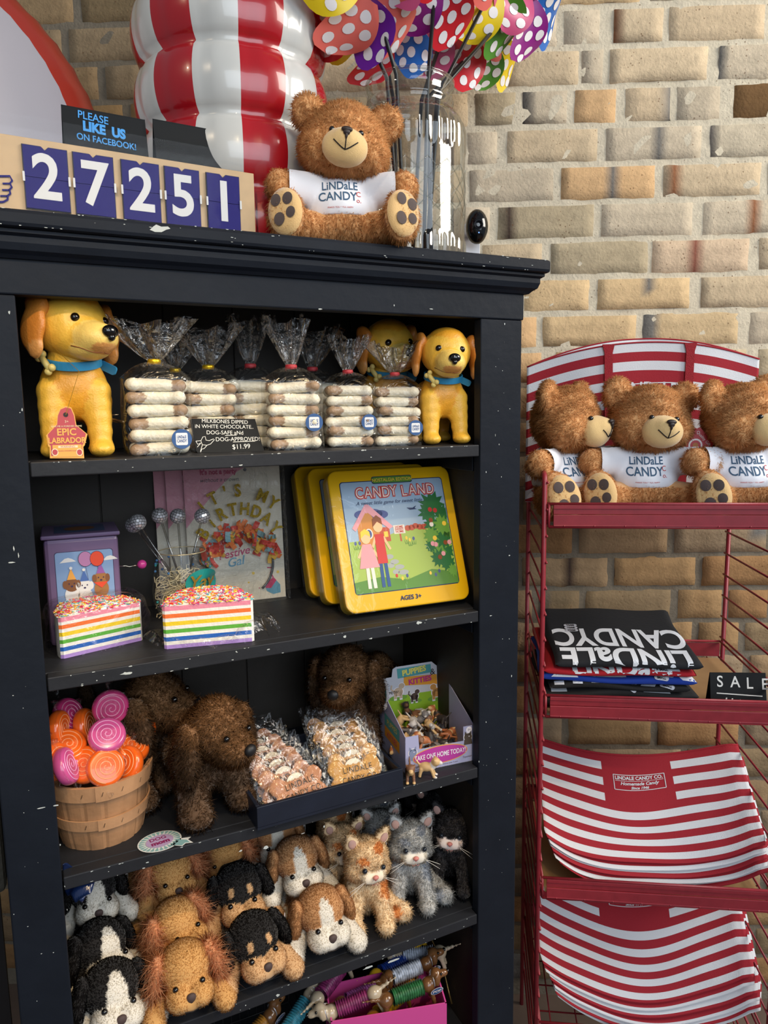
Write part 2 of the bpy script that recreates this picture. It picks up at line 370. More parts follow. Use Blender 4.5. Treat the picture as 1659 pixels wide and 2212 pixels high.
# ------------------------------------------------------------------ bookcase
PAINT = M('navy_black_paint', '#171c25', rough=0.5, spec=.14, bump=0.35, bs=45, var=0.12, vs=14)
PAINT2 = M('shelf_top_paint', '#24262b', rough=0.5, spec=.25, bump=0.3, bs=60, var=0.12, vs=20)
INSIDE = M('dark_interior_paint', '#241e18', rough=0.6, bump=0.25, bs=60, var=0.1, vs=12)
CHIP = M('bare_primer', '#b9c0bf', rough=0.8)
ZT = [1.443, 1.165, 0.886, 0.608, 0.325]; TOPZ = 1.735; XL, XRI = -0.0, 0.662; BD = 0.305
def bookcase():
    t = thing('bookcase', 'tall navy black painted wooden bookcase with chipped edges holding toys', 'bookcase', (0.339, 0.12, 0))
    t.location = (0, 0, 0)
    def part(n, mb, m, bev=0.002): return mb.build(n, m, t, bevel=bev)
    part('stile', MB().box(-0.064, 0, 0, 0, 0.02, 1.643), PAINT)
    part('stile', MB().box(0.662, 0, 0, 0.742, 0.02, 1.643), PAINT)
    part('header', MB().box(-0.07, -0.002, 1.643, 0.744, 0.02, 1.70), PAINT)
    prof = [(0.0, 1.684), (-0.006, 1.684), (-0.010, 1.688), (-0.016, 1.692), (-0.019, 1.700), (-0.019, 1.707), (-0.024, 1.710), (-0.024, 1.714), (0.0, 1.714)]
    cr = MB(); v = []; n = len(prof)
    path = [(-0.075, 0.32), (-0.075, 0.0), (0.744, 0.0), (0.744, 0.32)]
    for (x, y) in path:
        for (d, z) in prof:
            dd = -d
            v.append((x + (dd if x > 0 else -dd), (y - dd) if y == 0.0 else y, z))
    f = []
    for i in range(3):
        for k in range(n):
            k2 = (k + 1) % n; f.append((i * n + k, i * n + k2, (i + 1) * n + k2, (i + 1) * n + k))
    cr.add(v, f); cr.build('crown_molding', PAINT, t, smooth=False)
    part('top_board', MB().box(-0.107, -0.033, 1.7145, 0.774, 0.335, TOPZ), PAINT, 0.005)
    part('side_panel', MB().box(-0.064, 0.02, 0, -0.02, BD + .012, 1.7), INSIDE)
    part('side_panel', MB().box(0.676, 0.02, 0, 0.742, BD + .012, 1.7), INSIDE)
    bp = MB(); bp.box(-.03, BD + .004, .02, .69, BD + .014, 1.7); x = -0.02
    for wv in (0.125, 0.118, 0.12, 0.115, 0.112, 0.107):
        bp.box(x, BD, 0.02, x + wv - 0.0018, BD + 0.012, 1.7); x += wv
    part('back_panel', bp, INSIDE, 0.001)
    for i, z in enumerate(ZT + [0.06]):
        s = MB(); s.box(-0.0195, 0.0005, z - 0.019, 0.6755, 0.0015 + 0.0, z)
        s = MB(); s.box(0.0015, 0.001, z - 0.019, 0.6605, 0.022, z - .0002); s.box(-0.019, 0.022, z - 0.019, 0.675, BD - 0.0005, z)
        part('shelf', s, [PAINT2], 0.0015)
        for xx in ((-0.0195, -0.006), (0.662, 0.6755)):
            part('shelf_cleat', MB().box(xx[0], 0.024, z - 0.045, xx[1], BD - 0.001, z - 0.0195), PAINT, 0.001)
    # chips of paint knocked off along edges
    rnd = random.Random(9); ch = MB()
    def chip(x, z, y, s, asp=1.0):
        k = rnd.randint(6, 9); ph = rnd.random() * 6; poly(ch, [(x + s * asp * math.cos(2 * PI * i / k + ph) * rnd.uniform(.45, 1), z + s * math.sin(2 * PI * i / k + ph) * rnd.uniform(.45, 1)) for i in range(k)], y)
    for z in ZT[:4]:
        for _ in range(34):
            x = rnd.uniform(0.02, 0.65); e = rnd.random(); zz = z - 0.0015 if e < .55 else (z - 0.0175 if e < .75 else z - rnd.uniform(.003, .016))
            chip(x, zz, 0.0006, rnd.uniform(.0004, .0012), rnd.uniform(1, 4))
    for px, py, s, a in ((905, 1345, .0035, 1.7), (275, 1455, .0022, 5), (745, 1375, .0028, 1.5), (575, 1830, .0035, 1.7), (700, 1785, .003, .8), (520, 1838, .002, 2), (655, 1800, .001, 4), (760, 1718, .0018, 1), (850, 2075, .003, 5), (600, 2150, .003, 1.5), (1035, 1645, .002, 1), (795, 2090, .0028, 4)):
        p = PY(px, py, 0.0005); chip(p.x, p.z, 0.0004, s, a)
    for px, py, s, a in ((1050, 1020, .002, .6), (1083, 1030, .0016, .5), (1105, 1460, .0025, .5), (1100, 1380, .0015, .6), (1040, 1090, .0014, .4), (1090, 700, .0025, .6), (1078, 960, .002, .4), (1070, 940, .003, .2), (1050, 1560, .002, .5), (1095, 1640, .001, .5), (1100, 1200, .0012, 2.), (1060, 1330, .001, 3), (20, 675, .003, .5), (48, 885, .0025, .5), (120, 1740, .0015, 4), (90, 1745, .0012, 5), (130, 1825, .002, .5), (30, 1185, .004, .25), (40, 1200, .004, .2), (25, 1215, .001, 6), (145, 1965, .002, .4), (140, 1915, .0018, .4), (30, 1975, .0012, .6), (850, 660, .0025, .5), (690, 668, .0012, 4), (930, 668, .001, 5)):
        p = PY(px, py, -0.0005); chip(p.x, p.z, -0.0028 if py < 690 and px > 100 else -0.0006, s, a)
    for _ in range(60):
        xx = rnd.choice((rnd.uniform(.668, .738), rnd.uniform(-.06, -.004))); chip(xx, rnd.uniform(.4, 1.64), -0.0006, rnd.uniform(.0003, .0009), rnd.uniform(.5, 2))
    for _ in range(60):
        chip(rnd.uniform(-.1, .77), rnd.choice((1.7335, 1.716, rnd.uniform(1.717, 1.732))), -0.0336, rnd.uniform(.0003, .0008), rnd.uniform(1, 5))
    p = PY(345, 493, -.0335); v = [(-.008, .001), (-.012, -.003), (-.006, -.005), (.002, -.0045), (.008, -.001), (.013, .0005), (.010, .003), (.002, .002), (-.004, .004)]
    poly(ch, [(p.x + a, p.z + b) for a, b in v], -0.0337)
    tag(ch.build('paint_chips', CHIP, t), kind='stuff')
    return t
bookcase()

# ------------------------------------------------------------------ red wire display rack
RED = M('red_enamel', '#922a35', rough=0.38, var=0.1, vs=60)
RW, RDP = 0.443, 0.355
RP = CAM + ray(1175, 1145) * 1.33; RP.z = 0
RM = Matrix.Translation(RP) @ Matrix.Rotation(-RA, 4, 'Z')
def RPX(px, py, d): return RM.inverted() @ PP(px, py, RP + RD * d, RD)     # rack-local point at depth d behind its front
SHZ = [RPX(1188, 1088, 0).z, RPX(1184, 1500, 0).z, RPX(1180, 1893, 0).z, RPX(1178, 2205, 0).z]
def rack():
    t = thing('wire_rack', 'red enamelled wire display rack with four shelves against the brick wall', 'rack', RP, -RA)
    topz = RPX(1177, 1028, 0).z
    for x in (0, RW):
        mb = MB(); mb.tube([(x, 0, 0), (x, 0, topz - .01), (x, .004, topz), (x, .02, topz + .004)], 0.0048, 10); mb.build('front_post', RED, t, smooth=True)
        mb = MB(); mb.tube([(x, RDP, 0), (x, RDP, topz)], 0.0048, 10); mb.build('back_post', RED, t, smooth=True)
    z = topz - 0.012
    k = 0
    mid = []
    while z > 0.05:
        for x in (0, RW):
            sgn = 1 if x == 0 else -1
            mb = MB(); mb.tube([(x + sgn * .005, -0.006, z), (x + sgn * .005, RDP + .006, z)], 0.0022, 8); mb.build('side_rung', RED, t, smooth=True)
        z -= 0.049
    for i, zt in enumerate(SHZ):
        x0, x1 = 0.008, RW - 0.008; hgt = 0.038
        s = MB()
        for (y, zz) in ((-.004, zt), (-.004, zt - hgt - .004)):
            s.tube([(x0, y, zz), (x1, y, zz)], 0.0028, 8)
        for x in (x0, x1): s.tube([(x, -.004, zt), (x, -.004, zt - hgt - .004)], 0.0026, 8); s.tube([(x, -.004, zt), (x, RDP, zt)], 0.0022, 8); s.tube([(x, -.004, zt - hgt), (x, RDP, zt - hgt)], 0.0022, 8)
        s.tube([(x0, RDP - .004, zt), (x1, RDP - .004, zt)], 0.0026, 8)
        n = 8
        for k in range(n):
            x = x0 + (x1 - x0) * (k + .5) / n; s.tube([(x, -.009, zt - hgt - .0015), (x, RDP, zt - hgt - .0015)], 0.0016, 6)
        for k in range(1, 5): s.tube([(x0, RDP * k / 5, zt - hgt - .004), (x1, RDP * k / 5, zt - hgt - .004)], 0.0016, 6)
        sh = s.build('shelf', RED, t, smooth=True)
        c = MB(); a, b = x0 + .008, x1 - .006
        c.box(a, -.0065, zt - .009, b, -.003, zt - .002); c.box(a, -.0045, zt - .019, b, -.0015, zt - .008); c.box(a, -.0075, zt - .0385, b, -.0035, zt - .0195); c.box(a, -.0085, zt - .0405, b, -.003, zt - .038)
        c.build('label_channel', RED, sh, bevel=.0006)
        c = MB(); c.box(x0, RDP - .004, zt - .036, x1, RDP - .001, zt - .004); c.build('back_rail', RED, sh, bevel=.0006)
    return t
rack()
# ------------------------------------------------------------------ soft toy toolkit
def blob(ells, vox=0.006, sm=5, paint=None, cut=None):
    mb = MB()
    for e in ells: mb.ell(e[0], e[1], e[2] if len(e) > 2 else None, 16, 10)
    me = bpy.data.meshes.new('b'); me.from_pydata([tuple(p) for p in mb.v], [], mb.f)
    o = bpy.data.objects.new('b', me); COL.objects.link(o)
    md = o.modifiers.new('r', 'REMESH'); md.mode = 'VOXEL'; md.voxel_size = vox
    md = o.modifiers.new('s', 'SMOOTH'); md.factor = 0.5; md.iterations = sm
    ev = o.evaluated_get(bpy.context.evaluated_depsgraph_get()); m2 = ev.to_mesh(); n = len(m2.vertices)
    v = np.empty(n * 3, dtype=np.float64); m2.vertices.foreach_get('co', v); v = v.reshape(-1, 3)
    m2.calc_loop_triangles(); t = np.empty(len(m2.loop_triangles) * 3, dtype=np.int32); m2.loop_triangles.foreach_get('vertices', t); t = t.reshape(-1, 3)
    ev.to_mesh_clear(); bpy.data.objects.remove(o); bpy.data.meshes.remove(me)
    best = np.full(n, 1e9); col = np.ones((n, 3))
    for e in ells:
        r = e[1] if hasattr(e[1], '__len__') else (e[1],) * 3
        d = v - np.array(e[0])
        if len(e) > 2 and e[2]: d = d @ np.array(Euler(e[2]).to_matrix())
        q = (np.sqrt(((d / np.array(r)) ** 2).sum(1)) - 1) * min(r)
        k = q < best; best[k] = q[k]
        if len(e) > 3: col[k] = e[3]
    if paint:
        for (c, r, rot, pc) in paint:
            d = v - np.array(c); r = r if hasattr(r, '__len__') else (r,) * 3
            if rot: d = d @ np.array(Euler(rot).to_matrix())
            col[((d / np.array(r)) ** 2).sum(1) < 1] = pc
    if cut is not None:
        keep = cut(v); t = t[keep[t].all(1)]
    return v, t, col
def vnorm(v, t):
    fn = np.cross(v[t[:, 1]] - v[t[:, 0]], v[t[:, 2]] - v[t[:, 0]]); n = np.zeros_like(v)
    for i in range(3): np.add.at(n, t[:, i], fn)
    l = np.linalg.norm(n, axis=1, keepdims=True); l[l == 0] = 1
    return n / l, np.linalg.norm(fn, axis=1) / 2
FURQ = 1.0
def furry(name, B, parent, n=8000, L=0.007, W=0.0007, comb=(0, 0, -0.5), jit=0.45, cj=0.12, seed=1, mat=None, mask=None, curl=0.0, tip=None, loc=None, clump=0.0):
    v, t, col = B; rs = np.random.RandomState(seed); nv, ar = vnorm(v, t); n = int(n * FURQ)
    verts = [v]; cols = [col]; norms = [nv]; polys = [t.ravel()]; sizes = [np.full(len(t), 3)]
    if n:
        ti = rs.choice(len(t), n, p=ar / ar.sum()); a = rs.rand(n, 2); k = a.sum(1) > 1; a[k] = 1 - a[k]; w = np.c_[1 - a.sum(1), a]
        P = (v[t[ti]] * w[:, :, None]).sum(1); N = (nv[t[ti]] * w[:, :, None]).sum(1); Cc = col[t[ti][:, 0]]
        if mask is not None:
            kp = mask(P); P, N, Cc = P[kp], N[kp], Cc[kp]; n = len(P)
        N /= np.linalg.norm(N, axis=1, keepdims=True) + 1e-9
        jr = rs.randn(n, 3) * jit
        if clump:
            ph = P * clump; jr += 0.55 * np.c_[np.sin(ph[:, 0] + 2.1 * ph[:, 1]), np.sin(ph[:, 1] * 1.3 + ph[:, 2] * 1.7 + 1), np.sin(ph[:, 2] + 1.9 * ph[:, 0] + 2)]
        D = N + np.array(comb) + jr; D /= np.linalg.norm(D, axis=1, keepdims=True)
        k = (D * N).sum(1) < 0.15; D[k] += N[k] * 0.4; D /= np.linalg.norm(D, axis=1, keepdims=True)
        S = np.cross(D, N + rs.randn(n, 3) * .3); S /= np.linalg.norm(S, axis=1, keepdims=True) + 1e-9
        Ln = (L * rs.uniform(.6, 1.25, n))[:, None]; Wn = W * rs.uniform(.7, 1.3, n)[:, None] / 2
        bend = (np.array([0, 0, -1.0]) * .25 + rs.randn(n, 3) * (.1 + curl)) * Ln
        root = P - N * L * .05; mid = P + D * Ln * .55; end = P + D * Ln + bend
        bl = np.stack([root - S * Wn, root + S * Wn, mid + S * Wn * .8, mid - S * Wn * .8, end], 1).reshape(-1, 3)
        c = Cc * rs.uniform(1 - cj, 1 + cj, (n, 1)); cc = np.repeat(c, 5, 0)
        if tip is not None: cc.reshape(n, 5, 3)[:, 4] = cc.reshape(n, 5, 3)[:, 4] * .4 + np.array(tip) * .6
        nn = np.repeat(N + rs.randn(n, 3) * .22 + D * .25, 5, 0); nn /= np.linalg.norm(nn, axis=1, keepdims=True)
        b = len(v) + np.arange(n)[:, None] * 5
        verts.append(bl); cols.append(cc); norms.append(nn)
        f = np.concatenate([b + np.array([[0, 1, 2, 3]]), b + np.array([[3, 2, 4]])], 1).ravel(); polys.append(f); sizes.append(np.tile([4, 3], n))
    V = np.concatenate(verts); Cx = np.concatenate(cols); NN = np.concatenate(norms); lp = np.concatenate(polys).astype(np.int32); sz = np.concatenate(sizes).astype(np.int32)
    me = bpy.data.meshes.new(name); me.vertices.add(len(V)); me.vertices.foreach_set('co', V.ravel()); me.loops.add(len(lp)); me.loops.foreach_set('vertex_index', lp)
    me.polygons.add(len(sz)); me.polygons.foreach_set('loop_start', np.r_[0, np.cumsum(sz)[:-1]].astype(np.int32)); me.polygons.foreach_set('loop_total', sz)
    me.update(calc_edges=True); me.validate()
    at = me.color_attributes.new('Col', 'FLOAT_COLOR', 'POINT'); at.data.foreach_set('color', np.c_[Cx, np.ones(len(Cx))].astype(np.float32).ravel())
    me.polygons.foreach_set('use_smooth', np.ones(len(me.polygons), dtype=bool))
    me.normals_split_custom_set_from_vertices(NN.tolist())
    me.materials.append(mat or FUR); me.materials.append(FURB)
    mi_ = np.zeros(len(sz), dtype=np.int32); mi_[len(t):] = 1; me.polygons.foreach_set('material_index', mi_)
    o = bpy.data.objects.new(name, me); COL.objects.link(o)
    if parent: o.parent = parent
    if loc: o.location = loc
    return o
FUR = M('plush_fur', '#ffffff', rough=0.85, vc=True, sheen=0.25, spec=0.2)
FURB = bpy.data.materials.new('plush_pile'); FURB.use_nodes = True; _n = FURB.node_tree
for _x in list(_n.nodes):
    if _x.type != 'OUTPUT_MATERIAL': _n.nodes.remove(_x)
_o = _n.nodes[0]; _a = _n.nodes.new('ShaderNodeVertexColor'); _a.layer_name = 'Col'; _d = _n.nodes.new('ShaderNodeBsdfDiffuse'); _t = _n.nodes.new('ShaderNodeBsdfTranslucent'); _m = _n.nodes.new('ShaderNodeMixShader'); _m.inputs[0].default_value = .5
_n.links.new(_a.outputs[0], _d.inputs[0]); _n.links.new(_a.outputs[0], _t.inputs[0]); _n.links.new(_d.outputs[0], _m.inputs[1]); _n.links.new(_t.outputs[0], _m.inputs[2]); _n.links.new(_m.outputs[0], _o.inputs[0])
VELOUR = M('plush_velour', '#ffffff', rough=0.9, vc=True, sheen=0.4, spec=0.1, bump=0.4, bs=900)
SATIN = M('black_plastic_eye', '#0a0808', rough=0.08, spec=0.8)
THREAD = M('dark_thread', '#1c1614', rough=0.8)
def limb(p0, p1, r0, r1, col=None, n=5):
    p0 = Vector(p0); p1 = Vector(p1); return [(tuple(p0.lerp(p1, i / (n - 1))), (r0 + (r1 - r0) * i / (n - 1),) * 3, None, col) for i in range(n)]
def bvh(B): return BVHTree.FromPolygons([tuple(p) for p in B[0]], [tuple(q) for q in B[1]])
def project(mb, tree, d, off=0.0006, fallback=True):
    d = Vector(d).normalized(); out = []
    for p in mb.v:
        h = tree.ray_cast(p - d * 0.3, d)
        out.append(h[0] - d * off if h[0] else p)
    mb.v = out; return mb
def densify(v, f, step):
    # split long edges of a flat text mesh so it follows a curved surface
    bm = bmesh.new(); vs = [bm.verts.new(p) for p in v]
    for q in f:
        try: bm.faces.new([vs[i] for i in q])
        except Exception: pass
    for _ in range(4):
        es = [e for e in bm.edges if e.calc_length() > step]
        if not es: break
        bmesh.ops.subdivide_edges(bm, edges=es, cuts=1); bmesh.ops.triangulate(bm, faces=bm.faces)
    bm.verts.index_update(); V = [p.co.copy() for p in bm.verts]; F = [[q.index for q in fc.verts] for fc in bm.faces]; bm.free(); return V, F
def ptext(mb, txt, x, y, z, size, T=None, m=0, c=None, rot=0, step=.006, **k):
    v, f = text_mesh(txt, size, **k); v, f = densify(v, f, step); Rm = Matrix.Rotation(rot, 4, 'Y')
    v = [(Rm @ p) + Vector((x, y, z)) for p in v]
    if T: v = [T @ p for p in v]
    mb.add(v, f, m, c)
def loc2(T, px, py):
    n = T.to_3x3() @ Vector((0, 1, 0)); p = T.inverted() @ PP(px, py, T.translation, n.normalized()); return p.x, p.z

# ------------------------------------------------------------------ teddy bears with printed shirts
TAN = lin((220, 168, 114)); CRM = lin((232, 198, 140)); DKP = lin((74, 60, 56))
BEARDATA = {}
def shirt_cut(v):
    k = (v[:, 2] < .050) & (v[:, 2] > .0452); v[k, 2] = .050
    for s in (-1, 1):
        k = (s * v[:, 0] > .080) & (s * v[:, 0] < .0848); v[k, 0] = s * .080
    return (v[:, 2] >= .0499) & (np.abs(v[:, 0]) <= .0801) & (v[:, 2] < .1185)
def bear_parts():
    ell = [((0, 0.004, .060), (.050, .042, .058), None, TAN), ((0, -.006, .042), (.056, .047, .042), None, TAN)]
    for s in (-1, 1):
        ell += limb((s * .034, -.01, .030), (s * .078, -.060, .032), .031, .027, TAN)
        ell += [((s * .086, -.076, .042), (.030, .015, .043), (R(-12), R(s * 12), R(s * 24)), TAN)]
        ell += limb((s * .042, -.004, .098), (s * .090, -.034, .093), .021, .019, TAN)
        ell += [((s * .095, -.037, .094), (.022, .021, .024), None, TAN)]
    body = blob(ell, .005, 5)
    sh = [((0, 0.004, .066), (.0565, .0495, .060), None, (1, 1, 1)), ((0, -.006, .060), (.057, .050, .034), None, (1, 1, 1))]
    for s in (-1, 1): sh += limb((s * .040, -.004, .097), (s * .084, -.031, .093), .0265, .0265, (1, 1, 1))
    shirt = blob(sh, .0045, 8, cut=shirt_cut)
    hd = [((0, .004, .052), (.066, .056, .056), None, TAN), ((0, -.016, .040), (.052, .044, .040), None, TAN), ((0, -.004, .076), (.046, .042, .034), None, TAN)]
    for s in (-1, 1): hd += [((s * .060, .012, .092), (.027, .013, .028), (0, R(s * 20), R(s * -14)), TAN), ((s * .034, -.010, .038), (.036, .038, .034), None, TAN)]
    head = blob(hd, .005, 5)
    mz = blob([((0, -.052, .038), (.036, .026, .028), None, CRM), ((0, -.066, .046), (.022, .016, .018), None, CRM)], .004, 6)
    BEARDATA.update(body=body, shirt=shirt, head=head, mz=mz)
bear_parts()
SHIRT = M('white_cotton', '#e6eaf4', rough=0.9, bump=0.35, bs=30)
INKB = M('print_blue', '#3c5d7c', rough=0.8); INKR = M('print_red', '#c4453f', rough=0.8)
def logo(mb, x, z, s, y=-.12, T=None, mb2=0, mr=1, big=True):
    k = dict(T=T, step=.005)
    ptext(mb, 'LiNDaLE', x, y, z + .17 * s, .30 * s, m=mb2, sx=.82, bold=.002 * s * 2, **k)
    ptext(mb, 'CANDY', x - .06 * s, y, z - .12 * s, .34 * s, m=mb2, sx=.80, bold=.004 * s, **k)
    ptext(mb, 'C', x + .46 * s, y, z - .04 * s, .20 * s, m=mr, sx=.9, **k)
    ptext(mb, 'o.', x + .46 * s, y, z - .22 * s, .17 * s, m=mr, **k)
    ptext(mb, 'HANDMADE SWEETS', x, y, z + .40 * s, .055 * s, m=mr, **k)
    ptext(mb, 'MAKES YOU * YUL HAPPY', x, y, z - .40 * s, .055 * s, m=mr, **k)
def make_bear():
    t = thing('teddy_bear', 'x', 'teddy bear', group='teddy bears in printed shirts')
    body = furry('body', BEARDATA['body'], t, n=22000, L=.0075, W=.0010, comb=(0, 0, -.8), clump=150, mask=lambda P: ~((P[:, 2] > .052) & (np.abs(P[:, 0]) < .078) & (P[:, 2] < .116) & (P[:, 1] > -.06)))
    v, tr, c = BEARDATA['shirt']; mb = MB(); mb.add([tuple(p) for p in v], [tuple(map(int, q)) for q in tr])
    so = mb.build('shirt', SHIRT, t, smooth=True)
    lg = MB(); logo(lg, -.004, .084, .062); project(lg, bvh(BEARDATA['shirt']), (0, 1, 0), .0007); lg.build('printed_logo', [INKB, INKR], so)
    for s in (-1, 1):
        Tp = Matrix.Translation((s * .0888, -.0895, .044)) @ Euler((R(-12), R(s * 12), R(s * 24))).to_matrix().to_4x4()
        p = MB(); n = 22; ring = lambda r, y: [Tp @ Vector((.027 * r * math.cos(2 * PI * k / n), y, .037 * r * math.sin(2 * PI * k / n))) for k in range(n)]
        v = ring(1, .006) + ring(.96, .0) + ring(.6, -.0035) + [Tp @ Vector((0, -.0045, 0))]
        f = [(a * n + k, a * n + (k + 1) % n, (a + 1) * n + (k + 1) % n, (a + 1) * n + k) for a in range(2) for k in range(n)] + [(2 * n + k, 2 * n + (k + 1) % n, 3 * n) for k in range(n)]
        p.add(v, f, 0)
        pd = p.build('sole', M('cream_velour', '#dcb67c', rough=.85, sheen=.5, bump=.3, bs=500), t, smooth=True)
        q = MB()
        for dx, dz, r in ((-.009, .017, .0082), (.010, .014, .0082), (-.007, -.013, .0088), (.012, -.008, .0075)):
            q.add([Tp @ Vector((dx + r * math.cos(a * PI / 8), -.0048, dz + r * 1.15 * math.sin(a * PI / 8))) for a in range(16)] + [Tp @ Vector((dx, -.0062, dz))], [(a, (a + 1) % 16, 16) for a in range(16)])
        q.build('sole_pads', M('brown_velour', '#4a3c3a', rough=.8, sheen=.5), pd, smooth=True)
    h = furry('head', BEARDATA['head'], t, n=20000, L=.0085, W=.0010, comb=(0, .55, .25), seed=3, clump=140, mask=lambda P: ~((P[:, 1] < -.044) & (np.abs(P[:, 0]) < .03) & (P[:, 2] > .016) & (P[:, 2] < .062)))
    h.location = (0, -.004, .112)
    furry('muzzle', BEARDATA['mz'], h, n=0, mat=VELOUR)
    tz = bvh(BEARDATA['mz'])
    n = MB(); n.ell((0, -.0795, .0575), (.0085, .0045, .0042), None, 14, 8); n.ell((0, -.0815, .0535), (.0052, .003, .0045), None, 12, 8); n.ell((0, -.0825, .0495), (.0022, .0018, .005), None, 10, 6); n.build('nose', M('nose_thread', '#2e2321', rough=.5), h, smooth=True)
    mo = MB()
    pts = [Vector((0, 0, z)) for z in (.046, .041, .036, .031)]; a = [Vector((x, 0, .031 + .012 * (abs(x) / .018) ** 1.3)) for x in [-.018 + .036 * i / 12 for i in range(13)]]
    for L_ in (pts, a):
        o = []
        for q in L_:
            hh = tz.ray_cast(q + Vector((0, -.3, 0)), Vector((0, 1, 0))); o.append(hh[0] + Vector((0, -.0004, 0)) if hh[0] else q + Vector((0, -.075, 0)))
        mo.tube(o, .0009, 6)
    mo.build('mouth', THREAD, h, smooth=True)
    th = bvh(BEARDATA['head'])
    for s in (-1, 1):
        hh = th.ray_cast(Vector((s * .0215, -.3, .060)), Vector((0, 1, 0))); e = MB(); e.ell(hh[0] + Vector((0, -.0035, 0)), .0046, None, 14, 10); e.build('eye', SATIN, h, smooth=True)
    return t
bear0 = make_bear()
def set_bear(b, label, loc, rz, head, sc=1.0):
    b['label'] = label; b.location = loc; b.rotation_euler = (0, 0, rz); b.scale = (sc,) * 3; kids(b, 'head').rotation_euler = head
p = PZ(742, 530, TOPZ)
bt = PZ(745, 520, TOPZ) 
BSC = .95
set_bear(bear0, 'tan teddy bear in white shirt sitting on top of the bookcase beside the glass jar', (.452, .062, TOPZ), R(-20), (R(8), R(7), R(0)), BSC)
for (lx, rz, hd, lb) in ((.050, -RA + R(40), (R(5), 0, R(16)), 'teddy bear on the red rack turned sideways at the left, nearest the post'),
                         (.206, -RA + R(0), (R(6), R(5), R(12)), 'teddy bear on the red rack facing forward, the middle one of the row'),
                         (.385, -RA + R(10), (R(4), R(-4), R(20)), 'teddy bear on the red rack at the right end, partly out of frame')):
    l = RM @ Vector((lx, .150, 0)); b = dup(bear0, lb, (l.x, l.y, SHZ[0] - .038)); set_bear(b, lb, b.location.copy(), rz, hd, 1.13)

# swing tag on the top bear
def red_tag(loc, rz, lab, rot=0):
    mb = MB(); T = Matrix.Translation(loc) @ Matrix.Rotation(rz, 4, 'Z') @ Matrix.Rotation(rot, 4, 'Y')
    mb.prism(rrect(-.017, -.022, .017, .022, .003), .0006, 0, T=T)
    disc(mb, 0, .0, .010, .010, -.0004, 1, T=T); disc(mb, 0, .0, .0075, .0075, -.0006, 0, T=T); disc(mb, 0, 0, .004, .004, -.0008, 2, T=T)
    text(mb, 'Quality Gift', 0, -.0005, .015, .006, T=T, m=1); text(mb, 'Promotions', 0, -.0005, -.015, .006, T=T, m=1)
    return mb
g = red_tag((0, 0, 0), 0, ''); tg = g.build('swing_tag', [M('tag_red', '#b0202c', rough=.4), M('tag_white', '#e8e0e0', rough=.5), M('tag_brown', '#b0703c', rough=.6)])
tag(tg, 'red card swing tag behind the shoulder of the bear on the bookcase', 'tag'); tg.location = PY(812, 352, .085); tg.rotation_euler = (0, R(8), R(-18))
tg2 = tg.copy(); COL.objects.link(tg2); tag(tg2, 'red card swing tag beside the middle bear on the red rack', 'tag')
q = RM @ RPX(1502, 962, .125); tg2.location = q; tg2.rotation_euler = (0, R(48), -RA); tg2.scale = (1.3,) * 3

